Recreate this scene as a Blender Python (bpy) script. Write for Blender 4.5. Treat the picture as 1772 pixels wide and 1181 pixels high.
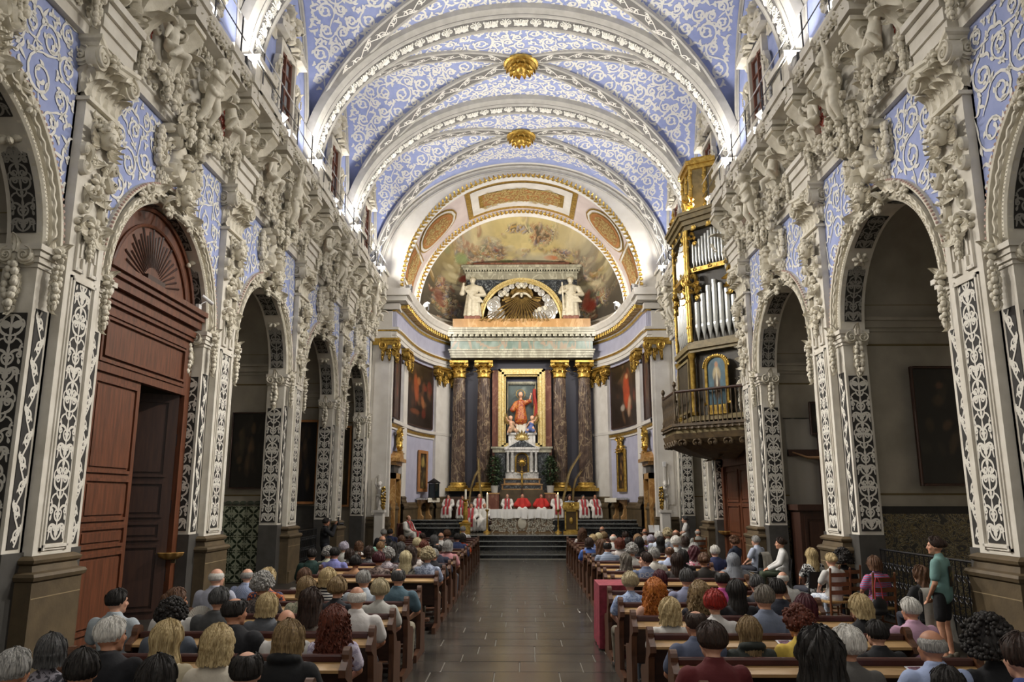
import bpy, math, random
import numpy as np
from mathutils import Matrix, Vector, noise as mnoise

for _o in list(bpy.data.objects):
    bpy.data.objects.remove(_o, do_unlink=True)
SC = bpy.context.scene
COL = SC.collection
PI = math.pi
R = math.radians
rnd = random.Random(7)

# ------------------------------------------------------------------ camera, world, exposure
cam_d = bpy.data.cameras.new('camera')
cam = bpy.data.objects.new('camera', cam_d)
COL.objects.link(cam)
cam.location = (0, 0, 2.25)
cam.rotation_euler = (PI/2 + math.atan(273/1340), 0, math.atan(17/1340))
cam_d.sensor_width = 36
cam_d.lens = 36*1340/1772
cam_d.clip_end = 200
SC.camera = cam
SC.view_settings.view_transform = 'Standard'
SC.view_settings.look = 'None'
SC.view_settings.gamma = 1
SC.view_settings.use_curve_mapping = False
SC.view_settings.exposure = 0.15
SC.cycles.adaptive_threshold = .04
SC.cycles.max_bounces = 5
SC.cycles.diffuse_bounces = 3
SC.cycles.glossy_bounces = 3
SC.cycles.transmission_bounces = 3
SC.cycles.caustics_reflective = False
SC.cycles.caustics_refractive = False
SC.cycles.sample_clamp_indirect = 4.0
W = bpy.data.worlds.new('world')
SC.world = W
W.use_nodes = True
W.node_tree.nodes['Background'].inputs[0].default_value = (1.0, 0.96, 0.9, 1)
W.node_tree.nodes['Background'].inputs[1].default_value = 0.65
FLOOD_W = 170.0       # watts of one cornice floodlight
DOWN_FILL_W = 400.0        # watts of one added downward fill light in the nave
APSE_W = 190.0        # watts of one chancel floodlight

# ------------------------------------------------------------------ helpers
def srgb(h):
    h = h.lstrip('#')
    v = [int(h[i:i+2], 16)/255 for i in (0, 2, 4)]
    return tuple(x/12.92 if x <= .04045 else ((x+.055)/1.055)**2.4 for x in v)

def nt_new(name):
    m = bpy.data.materials.new(name)
    m.use_nodes = True
    t = m.node_tree
    return m, t, t.nodes, t.links, t.nodes['Principled BSDF']

def mat(name, col, rough=.6, col2=None, scale=6., metal=0., bump=0., bscale=30., emit=None, estr=1., detail=4., spec=.5, stretch=None, coat=0., world=False):
    """plain procedural material: two tones mixed by noise, fine bump"""
    m, t, N, L, b = nt_new(name)
    c = srgb(col) if isinstance(col, str) else col
    b.inputs['Roughness'].default_value = rough
    b.inputs['Metallic'].default_value = metal
    b.inputs['Specular IOR Level'].default_value = spec
    if coat: b.inputs['Coat Weight'].default_value = coat
    b.inputs['Base Color'].default_value = (*c, 1)
    m.diffuse_color = (*c, 1)
    tc = None
    def vec():
        nonlocal tc
        if tc is None:
            tc0 = N.new('ShaderNodeTexCoord')
            mp = N.new('ShaderNodeMapping')
            if stretch: mp.inputs['Scale'].default_value = stretch
            L.new(N.new('ShaderNodeNewGeometry').outputs['Position'] if world else tc0.outputs['Object'], mp.inputs[0])
            tc = mp
        return tc.outputs[0]
    if col2 is not None:
        c2 = srgb(col2) if isinstance(col2, str) else col2
        n = N.new('ShaderNodeTexNoise'); n.inputs['Scale'].default_value = scale; n.inputs['Detail'].default_value = detail
        L.new(vec(), n.inputs['Vector'])
        r = N.new('ShaderNodeValToRGB')
        r.color_ramp.elements[0].position = .35; r.color_ramp.elements[1].position = .65
        r.color_ramp.elements[0].color = (*c, 1); r.color_ramp.elements[1].color = (*c2, 1)
        L.new(n.outputs[0], r.inputs[0]); L.new(r.outputs[0], b.inputs['Base Color'])
    if bump:
        n = N.new('ShaderNodeTexNoise'); n.inputs['Scale'].default_value = bscale; n.inputs['Detail'].default_value = 5
        L.new(vec(), n.inputs['Vector'])
        bp = N.new('ShaderNodeBump'); bp.inputs['Strength'].default_value = bump; bp.inputs['Distance'].default_value = .02
        L.new(n.outputs[0], bp.inputs['Height']); L.new(bp.outputs[0], b.inputs['Normal'])
    if emit is not None:
        b.inputs['Emission Color'].default_value = (*(srgb(emit) if isinstance(emit, str) else emit), 1)
        b.inputs['Emission Strength'].default_value = estr
    return m

def mat_marble(name, base, vein, vein2, scale=1.2, rough=.25, width=.06, stretch=(1, 1, .5)):
    m, t, N, L, b = nt_new(name)
    tc = N.new('ShaderNodeTexCoord'); mp = N.new('ShaderNodeMapping'); mp.inputs['Scale'].default_value = stretch
    L.new(tc.outputs['Object'], mp.inputs[0])
    n1 = N.new('ShaderNodeTexNoise'); n1.inputs['Scale'].default_value = scale*1.3; n1.inputs['Detail'].default_value = 7; n1.inputs['Distortion'].default_value = 1.5
    n2 = N.new('ShaderNodeTexNoise'); n2.inputs['Scale'].default_value = scale*3; n2.inputs['Detail'].default_value = 6
    L.new(mp.outputs[0], n1.inputs['Vector']); L.new(mp.outputs[0], n2.inputs['Vector'])
    r1 = N.new('ShaderNodeValToRGB'); e = r1.color_ramp
    e.elements[0].position = .5-width; e.elements[0].color = (0, 0, 0, 1)
    e.elements[1].position = .5+width; e.elements[1].color = (0, 0, 0, 1)
    k = e.elements.new(.5); k.color = (1, 1, 1, 1)
    r2 = N.new('ShaderNodeValToRGB'); r2.color_ramp.elements[0].position = .4; r2.color_ramp.elements[1].position = .62
    r2.color_ramp.elements[0].color = (*srgb(base), 1); r2.color_ramp.elements[1].color = (*srgb(vein2), 1)
    L.new(n1.outputs[0], r1.inputs[0]); L.new(n2.outputs[0], r2.inputs[0])
    mx = N.new('ShaderNodeMix'); mx.data_type = 'RGBA'
    mx.inputs[7].default_value = (*srgb(vein), 1)
    L.new(r1.outputs[0], mx.inputs[0]); L.new(r2.outputs[0], mx.inputs[6])
    L.new(mx.outputs[2], b.inputs['Base Color'])
    b.inputs['Roughness'].default_value = rough
    return m

def mat_vcol(name, rough=.5, attr='paint'):
    m, t, N, L, b = nt_new(name)
    a = N.new('ShaderNodeVertexColor'); a.layer_name = attr
    n = N.new('ShaderNodeTexNoise'); n.inputs['Scale'].default_value = 9; n.inputs['Detail'].default_value = 6
    mx = N.new('ShaderNodeMix'); mx.data_type = 'RGBA'; mx.blend_type = 'MULTIPLY'; mx.inputs[0].default_value = .35
    L.new(a.outputs[0], mx.inputs[6]); L.new(n.outputs[1], mx.inputs[7])
    L.new(a.outputs[0], b.inputs['Base Color'])
    b.inputs['Roughness'].default_value = rough
    return m

def mat_print(name, kind, c1, c2, scale=30., rough=.8, c3=None):
    """printed cloth: stripes, floral blotches or check"""
    m, t, N, L, b = nt_new(name)
    tc = N.new('ShaderNodeTexCoord')
    if kind in ('stripe', 'vstripe'):
        w = N.new('ShaderNodeTexWave'); w.inputs['Scale'].default_value = scale; w.bands_direction = 'Z' if kind == 'stripe' else 'X'
        L.new(tc.outputs['Object'], w.inputs['Vector']); fac = w.outputs[1]
    elif kind == 'check':
        w = N.new('ShaderNodeTexChecker'); w.inputs['Scale'].default_value = scale
        L.new(tc.outputs['Object'], w.inputs['Vector']); fac = w.outputs[1]
    else:
        w = N.new('ShaderNodeTexNoise'); w.inputs['Scale'].default_value = scale; w.inputs['Detail'].default_value = 2
        w.inputs['Distortion'].default_value = 1.2
        L.new(tc.outputs['Object'], w.inputs['Vector']); fac = w.outputs[0]
    r = N.new('ShaderNodeValToRGB'); r.color_ramp.interpolation = 'CONSTANT' if kind != 'check' else 'LINEAR'
    r.color_ramp.elements[0].color = (*srgb(c1), 1); r.color_ramp.elements[1].color = (*srgb(c2), 1)
    r.color_ramp.elements[0].position = 0; r.color_ramp.elements[1].position = .5 if kind != 'check' else 1
    if c3:
        k = r.color_ramp.elements.new(.6); k.color = (*srgb(c3), 1)
    L.new(fac, r.inputs[0]); L.new(r.outputs[0], b.inputs['Base Color'])
    b.inputs['Roughness'].default_value = rough
    return m

class MB:
    """collects geometry for one mesh"""
    def __init__(s): s.v = []; s.f = []; s.m = []; s.n = 0
    def add(s, v, f, m=0):
        s.v.append(np.asarray(v, float).reshape(-1, 3)); o = s.n
        s.f.extend([tuple(i+o for i in q) for q in f]); s.m.extend([m]*len(f)); s.n += len(s.v[-1])
    def merge(s, o, M=None, m=None):
        if not o.v: return
        v = np.concatenate(o.v)
        if M is not None:
            A = np.array(M); v = v @ A[:3, :3].T + A[:3, 3]
            flip = np.linalg.det(A[:3, :3]) < 0
        else: flip = False
        off = s.n; s.v.append(v)
        s.f.extend([tuple(i+off for i in (q[::-1] if flip else q)) for q in o.f])
        s.m.extend(o.m if m is None else [m]*len(o.f)); s.n += len(v)
    def grid(s, P, m=0, closeu=False, closev=False):
        P = np.asarray(P, float); a, b = P.shape[:2]; f = []
        for i in range(a if closeu else a-1):
            i2 = (i+1) % a
            for j in range(b if closev else b-1):
                j2 = (j+1) % b
                f.append((i*b+j, i2*b+j, i2*b+j2, i*b+j2))
        s.add(P.reshape(-1, 3), f, m)
    def box(s, x0, x1, y0, y1, z0, z1, m=0):
        s.add([(x0,y0,z0),(x1,y0,z0),(x1,y1,z0),(x0,y1,z0),(x0,y0,z1),(x1,y0,z1),(x1,y1,z1),(x0,y1,z1)],
              [(0,3,2,1),(4,5,6,7),(0,1,5,4),(1,2,6,5),(2,3,7,6),(3,0,4,7)], m)
    def cbox(s, x0, x1, y0, y1, z0, z1, c=.01, m=0):
        """box with chamfered vertical and top edges"""
        def ring(z, i): return [(x0+i+c,y0+i,z),(x1-i-c,y0+i,z),(x1-i,y0+i+c,z),(x1-i,y1-i-c,z),(x1-i-c,y1-i,z),(x0+i+c,y1-i,z),(x0+i,y1-i-c,z),(x0+i,y0+i+c,z)]
        v = ring(z0, 0)+ring(z1-c, 0)+ring(z1, c*.9)
        f = [tuple(range(7, -1, -1)), tuple(range(16, 24))]
        for k in (0, 8):
            for i in range(8): j = (i+1) % 8; f.append((k+i, k+j, k+8+j, k+8+i))
        s.add(v, f, m)
    def lathe(s, prof, seg=16, m=0, cx=0, cy=0, cz=0, a0=0, a1=2*PI, sx=1., sy=1.):
        full = abs(a1-a0-2*PI) < 1e-6
        A = np.linspace(a0, a1, seg, endpoint=not full)
        P = np.array([[(cx+r*math.cos(a)*sx, cy+r*math.sin(a)*sy, cz+z) for a in A] for r, z in prof])
        b = len(A); f = []
        for i in range(len(prof)-1):
            for j in range(b if full else b-1):
                j2 = (j+1) % b; f.append((i*b+j, i*b+j2, (i+1)*b+j2, (i+1)*b+j))
        s.add(P.reshape(-1, 3), f, m)
    def ell(s, c, r, seg=10, rings=6, m=0, rot=None):
        P = []
        for i in range(rings+1):
            t = PI*i/rings
            for j in range(seg):
                a = 2*PI*j/seg
                P.append((r[0]*math.sin(t)*math.cos(a), r[1]*math.sin(t)*math.sin(a), -r[2]*math.cos(t)))
        P = np.array(P)
        if rot is not None: P = P @ np.array(rot).T
        P = P+np.array(c); f = []
        for i in range(rings):
            for j in range(seg):
                j2 = (j+1) % seg; f.append((i*seg+j, i*seg+j2, (i+1)*seg+j2, (i+1)*seg+j))
        s.add(P, f, m)
    def tube(s, path, rad, seg=8, m=0, cap=True):
        path = np.asarray(path, float); n = len(path)
        rad = np.full(n, rad) if np.isscalar(rad) else np.asarray(rad, float)
        T = np.gradient(path, axis=0); T /= np.linalg.norm(T, axis=1)[:, None]+1e-9
        up = np.array([0, 0, 1.]) if abs(T[0][2]) < .9 else np.array([1., 0, 0])
        P = []
        N_ = np.cross(T[0], up); N_ /= np.linalg.norm(N_)
        for i in range(n):
            N_ = N_-T[i]*(N_@T[i]); N_ /= np.linalg.norm(N_)+1e-9; B = np.cross(T[i], N_)
            for j in range(seg):
                a = 2*PI*j/seg; P.append(path[i]+rad[i]*(math.cos(a)*N_+math.sin(a)*B))
        f = []
        for i in range(n-1):
            for j in range(seg):
                j2 = (j+1) % seg; f.append((i*seg+j, i*seg+j2, (i+1)*seg+j2, (i+1)*seg+j))
        if cap: f.append(tuple(range(seg-1, -1, -1))); f.append(tuple((n-1)*seg+j for j in range(seg)))
        s.add(P, f, m)
    def sweep(s, prof, frames, m=0, closed=False, mats=None):
        """prof [(a,b)], frames [(origin, axisA, axisB)]"""
        P = np.array([[np.array(o)+p[0]*np.array(A)+p[1]*np.array(B) for p in prof] for o, A, B in frames])
        a, b = P.shape[:2]
        if mats is None: s.grid(P, m, closev=closed)
        else:
            for j in range(b-1): s.grid(P[:, j:j+2], mats[j])
    def relief(s, path, w, d, y=0., m=0):
        """half round strip following a 2d path in the x,z plane, standing out to -y"""
        p = np.asarray(path, float); n = len(p); w = np.full(n, w) if np.isscalar(w) else np.asarray(w, float)
        T = np.gradient(p, axis=0); T /= np.linalg.norm(T, axis=1)[:, None]+1e-9; Nn = np.stack([-T[:, 1], T[:, 0]], 1)
        dd = d*np.minimum(1, w/(w.max()+1e-9)*1.3)
        P = np.zeros((n, 5, 3))
        for j, (a, b) in enumerate(((-.5, 0), (-.42, .75), (0, 1), (.42, .75), (.5, 0))):
            P[:, j, 0] = p[:, 0]+Nn[:, 0]*w*a; P[:, j, 2] = p[:, 1]+Nn[:, 1]*w*a; P[:, j, 1] = y-dd*b
        s.grid(P, m)
    def flat(s, path, w, y=0., m=0):
        p = np.asarray(path, float); n = len(p); w = np.full(n, w) if np.isscalar(w) else np.asarray(w, float)
        T = np.gradient(p, axis=0); T /= np.linalg.norm(T, axis=1)[:, None]+1e-9; Nn = np.stack([-T[:, 1], T[:, 0]], 1)
        P = np.zeros((n, 2, 3))
        for j, a in enumerate((-.5, .5)):
            P[:, j, 0] = p[:, 0]+Nn[:, 0]*w*a; P[:, j, 2] = p[:, 1]+Nn[:, 1]*w*a; P[:, j, 1] = y
        s.grid(P, m)
    def mesh(s, name, mats, smooth=35):
        me = bpy.data.meshes.new(name)
        v = np.concatenate(s.v) if s.v else np.zeros((0, 3))
        lens = np.array([len(q) for q in s.f], np.int32)
        idx = np.fromiter((i for q in s.f for i in q), np.int32, int(lens.sum()))
        me.vertices.add(len(v)); me.vertices.foreach_set('co', v.ravel())
        me.loops.add(len(idx)); me.loops.foreach_set('vertex_index', idx)
        me.polygons.add(len(lens))
        st = np.zeros(len(lens), np.int32); st[1:] = np.cumsum(lens)[:-1]
        me.polygons.foreach_set('loop_start', st)
        for mm in (mats if isinstance(mats, (list, tuple)) else [mats]): me.materials.append(mm)
        me.polygons.foreach_set('material_index', np.array(s.m, np.int32))
        me.update(calc_edges=True); me.validate()
        if smooth:
            me.polygons.foreach_set('use_smooth', np.ones(len(me.polygons), bool))
            me.set_sharp_from_angle(angle=R(smooth))
        else: me.polygons.foreach_set('use_smooth', np.zeros(len(me.polygons), bool))
        return me

def ob(name, data, parent=None, loc=(0, 0, 0), rot=(0, 0, 0), scale=1., label=None, cat=None, group=None, kind=None):
    o = bpy.data.objects.new(name, data); COL.objects.link(o)
    o.location = loc; o.rotation_euler = rot
    o.scale = (scale,)*3 if np.isscalar(scale) else scale
    if parent is not None: o.parent = parent
    if label: o['label'] = label
    if cat: o['category'] = cat
    if group: o['group'] = group
    if kind: o['kind'] = kind
    return o
def build(mb, name, mats, parent=None, smooth=35, **k):
    return ob(name, mb.mesh(name, mats, smooth), parent, **k)
def thing(name, label, cat, loc=(0, 0, 0), rz=0., group=None, scale=1.):
    return ob(name, None, None, loc, (0, 0, rz), scale, label, cat, group)
def copy_tree(o, parent=None):
    c = o.copy(); COL.objects.link(c); c.parent = parent
    for ch in list(o.children): copy_tree(ch, c)
    return c
def T(x=0, y=0, z=0, rx=0, ry=0, rz=0, s=1.):
    S = Matrix.Diagonal((s, s, s, 1)) if np.isscalar(s) else Matrix.Diagonal((*s, 1))
    return Matrix.Translation((x, y, z)) @ Matrix.Rotation(rz, 4, 'Z') @ Matrix.Rotation(ry, 4, 'Y') @ Matrix.Rotation(rx, 4, 'X') @ S

def curl(x, z, head, length, k0, k1, n=22, p=2.):
    """path whose curvature grows along its length: a stem that rolls up"""
    s = np.linspace(0, 1, n); ds = length/(n-1)
    kap = k0+k1*s**p
    th = head+np.concatenate([[0], np.cumsum((kap[1:]+kap[:-1])/2*ds)])
    return np.stack([x+np.concatenate([[0], np.cumsum(np.cos((th[1:]+th[:-1])/2)*ds)]), z+np.concatenate([[0], np.cumsum(np.sin((th[1:]+th[:-1])/2)*ds)])], 1)
def taper(n, w, tip=.35, bud=0.):
    s = np.linspace(0, 1, n); a = w*(1-(1-tip)*s)*np.minimum(1, .45+s*3)
    if bud: a = a+bud*np.clip((s-.86)/.1, 0, 1)*np.clip((1.02-s)/.06, 0, 1)
    return a
def leafw(n, w):
    s = np.linspace(0, 1, n); return w*np.sin(PI*np.clip(s, .02, 1)**.7)+.003
def sspiral(cx, cz, r0, turns, a0, d=1, dec=.32, n=26):
    t = np.linspace(0, 1, n); a = a0+d*t*turns*2*PI; r = r0*np.exp(-dec*t*turns*2*PI/2)
    return np.stack([cx+r*np.cos(a), cz+r*np.sin(a)], 1)
def mirror(p): q = np.array(p, float).copy(); q[:, 0] *= -1; return q

# ------------------------------------------------------------------ materials
M = {}
M['plaster'] = mat('plaster_white', '#d9d4c9', .75, '#c6c0b3', 2.5, bump=.12, bscale=14)
M['stucco'] = mat('stucco_cream', '#ded8c8', .7, '#c9c2b0', 5, bump=.25, bscale=25)
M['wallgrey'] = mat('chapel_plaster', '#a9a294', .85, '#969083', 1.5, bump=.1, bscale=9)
M['olive'] = mat('olive_line', '#6b5c3a', .7)
M['blue'] = mat('blue_paint', '#9fa9d3', .8, '#909cc8', 3)
M['cream'] = mat('cream_paint', '#e3e1da', .75)
M['black'] = mat('black_panel', '#23211f', .7, '#2c2926', 8)
M['sgraf'] = mat('white_scrollwork', '#d6d2c8', .75)
M['grey_relief'] = mat('grey_scrollwork', '#8d8a83', .75)
M['stone'] = mat('brown_stone', '#5f5039', .6, '#4b3f2c', 3, bump=.15, bscale=20)
M['slate'] = mat('slate_dado', '#4c4a47', .45, '#42403d', 4)
M['redpaint'] = mat('red_paint', '#a8493a', .8)
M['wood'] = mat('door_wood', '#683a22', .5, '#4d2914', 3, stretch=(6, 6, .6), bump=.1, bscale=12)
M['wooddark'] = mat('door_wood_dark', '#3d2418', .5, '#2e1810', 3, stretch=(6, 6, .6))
M['gold'] = mat('gilding', '#d6b45e', .36, '#a5823a', 9, metal=.75, bump=.3, bscale=30)
M['gold_pale'] = mat('pale_gilding', '#e0cf98', .42, '#c2a45c', 12, metal=.5, bump=.3, bscale=30)
M['iron'] = mat('black_iron', '#15151a', .45, metal=.4)
M['steel'] = mat('steel_rail', '#5a5a5c', .4, metal=.7)
M['lampbody'] = mat('lamp_white', '#dcdcdc', .4)
M['lens'] = mat('lamp_lens', '#ffffff', .3, emit='#fff6e8', estr=9.)
M['ribgrey'] = mat('rib_plaster', '#b4b1ab', .75, '#a6a39d', 4)
M['ribdark'] = mat('rib_ground', '#6f6d6b', .8)
M['lav'] = mat('lavender_wall', '#b9b9cc', .75, '#aeaec2', 2)
M['lavdark'] = mat('grey_blue_wall', '#565a6c', .75, '#4c5062', 2)
M['pinkwall'] = mat('pale_pink_wall', '#d8cac6', .75, '#cfc0bd', 2)
M['cwhite'] = mat('chancel_white', '#dedad3', .65, '#d2cdc5', 2)
M['ochre'] = mat('ochre_panel', '#b07a48', .7, '#9c683a', 5)
# ------------------------------------------------------------------ ornament shapes (front towards -y, x right, z up)
def leaf_mb(h=.3, w=.16, curl_=1.3, lobes=4, nt=11, ns=7, thick=.02):
    """acanthus leaf: lobed blade that rises and rolls outward (-y)"""
    mb = MB(); P = np.zeros((nt, ns, 3)); y = z = 0.; ds = h*1.25/(nt-1)
    for i in range(nt):
        t = i/(nt-1); a = -.15+curl_*2.1*t**2.4
        if i: y -= math.sin(a)*ds; z += math.cos(a)*ds
        ww = w*(.55+.6*math.sin(PI*min(1, t*1.02)**.8))*(1+.16*math.cos(lobes*2*PI*t))*(1-t**5*.8)
        for j in range(ns):
            u = j/(ns-1)*2-1
            P[i, j] = (u*ww/2, y-thick+abs(u)**1.5*ww*.22+.012*math.cos(u*PI*3), z-abs(u)*ww*.25)
    mb.grid(P[:, ::-1]); return mb
def flower_mb(r=.1, petals=6, d=.05):
    mb = MB()
    for k in range(petals):
        a = 2*PI*k/petals
        rot = np.array(Matrix.Rotation(-a, 3, 'Y'))
        mb.ell((math.cos(a)*r*.6, -d*.5, math.sin(a)*r*.6), (r*.5, d*.6, r*.3), 8, 5, rot=rot)
    mb.ell((0, -d*.8, 0), (r*.3, d*.7, r*.3), 8, 6); return mb
def fruit_mb(seed=0, h=.5, w=.26):
    """hanging drop of fruit, buds and leaves"""
    mb = MB(); q = random.Random(seed); n = 7
    for k in range(n):
        t = (k+.5)/n; ww = w*(.5+.5*math.sin(PI*(1-t)*.9))
        mb.merge(leaf_mb(.15, .09, .7), T(-ww*.3, 0, -h*t-.03, ry=R(150)+q.uniform(-.4, .4)))
        mb.merge(leaf_mb(.15, .09, .7), T(ww*.3, 0, -h*t-.03, ry=R(210)+q.uniform(-.4, .4)))
        for s in (-1, 1):
            r = q.uniform(.3, .5)*w*.42
            mb.ell((s*ww*.26*q.uniform(.5, 1), -.06-q.uniform(0, .03), -h*t+q.uniform(-.02, .02)), (r, r, r*1.15), 9, 6)
    mb.ell((0, -.05, -h), (.04, .04, .07), 8, 6); return mb
def cscroll_mb(s=.3, w=.07, d=.09, turns=1.5):
    """C scroll with two rolled ends and a leaf on its back"""
    mb = MB()
    for sg in (1, -1):
        p = curl(0, 0, R(90)*sg, s*2.3, -sg*1.2/s, -sg*11/s, 30)
        mb.relief(p, taper(30, w, .55, w*.7), d)
    mb.merge(leaf_mb(s*.8, s*.5, .8), T(-.02, -d*.4, 0, ry=-R(80)))
    return mb
def sscroll_mb(h=.6, w=.1, d=.12):
    mb = MB()
    for sg in (1, -1):
        p = curl(0, 0, R(80) if sg > 0 else R(260), h*1.05, 1.1/h, 13/h, 30)
        mb.relief(p, taper(30, w, .6, w*.6), d)
    mb.merge(leaf_mb(h*.5, h*.3, .9), T(0, -d*.5, -h*.1))
    for k in range(4): mb.ell((.02, -d*1.0, -.1*h+.07*h*k), (.018, .02, .018), 6, 4)
    return mb
def console_mb(h=.8, w=.34, d=.42):
    """bracket: rolled S profile seen from the side, leaf on its face"""
    mb = MB()
    n = 40; t = np.linspace(0, 1, n)
    top = curl(-d*.12, h*.98, R(180), h*.95, 2.4, 0, 12)
    prof = []
    for k in range(26):
        u = k/25
        prof.append((-(d*(1-u)**1.3*(.92+.08*math.cos(u*9)))-.05, h*(.92-u*.92)))
    prof = [(0, h), (-d, h), (-d*1.05, h*.96)]+prof+[(0, -.0)]
    k = len(prof)
    v = [(-w/2, a, b) for a, b in prof]+[(w/2, a, b) for a, b in prof]
    f = [tuple(range(k-1, -1, -1)), tuple(range(k, 2*k))]+[(i, (i+1) % k, k+(i+1) % k, k+i) for i in range(k)]
    mb.add(v, f)
    for sg in (-1, 1):   # side volutes
        p = sspiral(-d*.62, h*.72, d*.36, 2.2, R(30), 1, .35, 30)
        b = MB(); b.relief(p, taper(30, .055, .5, .03), .05)
        q = sspiral(-.11, h*.14, .1, 1.8, R(200), 1, .35, 22); b.relief(q, taper(22, .04, .5, .02), .04)
        mb.merge(b, Matrix.Translation((sg*w/2, 0, 0)) @ Matrix.Rotation(R(90)*sg, 4, 'Z') @ (Matrix.Diagonal((1, 1, 1, 1)) if sg > 0 else Matrix.Diagonal((-1, 1, 1, 1))))
    mb.merge(leaf_mb(h*.75, w*.85, 1.2), T(0, -.12, h*.05, rx=R(28)))
    mb.box(-w*.62, w*.62, -d*1.12, 0, h, h*1.09)
    return mb
def mask_mb(r=.16):
    """curly haired cherub face in relief"""
    mb = MB(); q = random.Random(3)
    mb.ell((0, -r*.55, 0), (r*.78, r*.8, r), 16, 12)
    mb.ell((0, -r*1.36, -r*.12), (r*.12, r*.16, r*.2), 8, 6)
    for s in (-1, 1):
        mb.ell((s*r*.34, -r*1.15, -r*.32), (r*.3, r*.25, r*.28), 8, 6)
        mb.ell((s*r*.3, -r*1.2, r*.16), (r*.2, r*.12, r*.06), 8, 5)
    mb.ell((0, -r*1.22, -r*.5), (r*.22, r*.12, r*.07), 8, 5)
    mb.ell((0, -r*1.1, -r*.82), (r*.3, r*.25, r*.18), 8, 5)
    for k in range(26):
        a = q.uniform(-.15, PI+.15); rr = r*q.uniform(.78, 1.06)
        mb.ell((math.cos(a)*rr, -r*q.uniform(.3, 1.1), r*.18+math.sin(a)*rr*.95), (r*.24, r*.26, r*.22), 7, 5)
    for s in (-1, 1):
        for k in range(4):
            mb.merge(leaf_mb(r*1.6-.1*k*r, r*.55, .5), T(s*r*.6, -r*.25, -r*.4-.18*r*k, ry=s*(R(70)+.2*k)))
    return mb
def cartouche_mb(w=.5, h=.9, d=.16):
    """shield with rolled border, scrolls and fruit"""
    mb = MB()
    mb.ell((0, 0, 0), (w*.42, d*.8, h*.42), 18, 10)
    for sg in (1, -1):
        for (x, z, hd, L, k0, k1) in ((w*.1, h*.45, 10, w*1.2, -1.5/w, -9/w), (w*.44, h*.1, 80, w*1.1, -.6/w, -9/w), (w*.44, -h*.05, -95, w*1.1, .6/w, 8/w), (w*.08, -h*.45, -10, w*1.1, 1.2/w, 9/w)):
            p = curl(x, z, R(hd), L, k0, k1, 24)
            if sg < 0: p = mirror(p)
            mb.relief(p, taper(24, .09*w/.5, .5, .05), d*1.1)
        mb.merge(leaf_mb(h*.4, w*.4, 1.), T(sg*w*.4, -.03, -h*.35, ry=sg*R(140)))
        mb.merge(leaf_mb(h*.35, w*.35, 1.), T(sg*w*.35, -.03, h*.3, ry=sg*R(35)))
    mb.merge(flower_mb(w*.22, 6, d*.6), T(0, -d*.7, 0))
    return mb
def pinecone_mb(h=.5, r=.14):
    mb = MB()
    for i in range(8):
        z = h*(i+.5)/8; rr = r*math.sin(PI*(i+1)/9.5)
        for k in range(8):
            a = PI+PI*(k+.5*(i % 2))/7.5
            mb.ell((math.cos(a)*rr, math.sin(a)*rr*.8, z), (.035, .035, .05), 6, 4)
    for s in (-1, 0, 1): mb.merge(leaf_mb(.22, .14, 1.2), T(s*.1, -.05, -.02, ry=s*R(40)+R(180)))
    return mb
def volute(mb, x, y, z, r, d=.12, sg=1, m=0):
    """thick rolled volute disc facing -y"""
    p = sspiral(0, 0, r, 2.4, R(90), -sg, .3, 34)
    mb2 = MB(); mb2.relief(p, taper(34, r*.36, .4, r*.2), d*.5)
    mb2.lathe([(r*.92, 0), (r*.92, d*.6), (0.01, d*.6)], 18)
    A = MB(); A.relief(p, taper(34, r*.36, .4, r*.22), d*.45)
    mb.merge(A, T(x, y, z), m)
    B = MB(); B.lathe([(r*.95, 0), (r*.95, d), (.001, d)], 20)
    mb.merge(B, T(x, y+d*1.0, z, rx=R(90)), m)
def capital_mb(w=.9, h=1., proj=.28):
    """pilaster capital: necking, two rows of acanthus, corner volutes, abacus"""
    mb = MB(); hw = w/2
    mb.box(-hw-.04, hw+.04, -.05, proj, -.06, 0)
    mb.box(-hw+.06, hw-.06, .04, proj, 0, h*.8)
    for (z0, hh, off, n) in ((0, .46, 0, 4), (.26, .5, .5, 3)):
        for k in range(n):
            x = -hw+w*(k+.5)/n if off == 0 else -hw+w*(k+1)/(n+1)
            mb.merge(leaf_mb(hh*h, w/n*1.15, 1.25, thick=.04), T(x, .02, z0*h))
    for sg in (-1, 1):
        volute(mb, sg*(hw+.0), -.14, h*.66, .19*w/.9, .16, sg)
        mb.merge(leaf_mb(.5*h, .3, 1.25), T(sg*hw*.95, .1, .1*h, rz=sg*R(45)))
        b = MB(); volute(b, 0, 0, 0, .17, .14, -sg)
        mb.merge(b, T(sg*(hw+.1), .12, h*.66, rz=sg*R(90)))
    P = []
    for (z, e) in ((h*.8, -.02), (h*.84, .08), (h*.9, .1), (h*.93, .16), (h, .16)):
        P.append([(-hw-e, proj, z), (-hw-e, -e-.04, z), (-hw*.4, -e*.6+.02, z), (hw*.4, -e*.6+.02, z), (hw+e, -e-.04, z), (hw+e, proj, z)])
    mb.grid(np.array(P)[:, ::-1]); mb.add(np.array(P[-1])[::-1], [(0, 1, 2, 3, 4, 5)])
    mb.merge(flower_mb(.13, 6, .09), T(0, -.05, h*.86))
    for k in range(7): mb.ell((-.24+.08*k, -.02, h*.74), (.03, .03, .03), 7, 5)
    return mb

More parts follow.
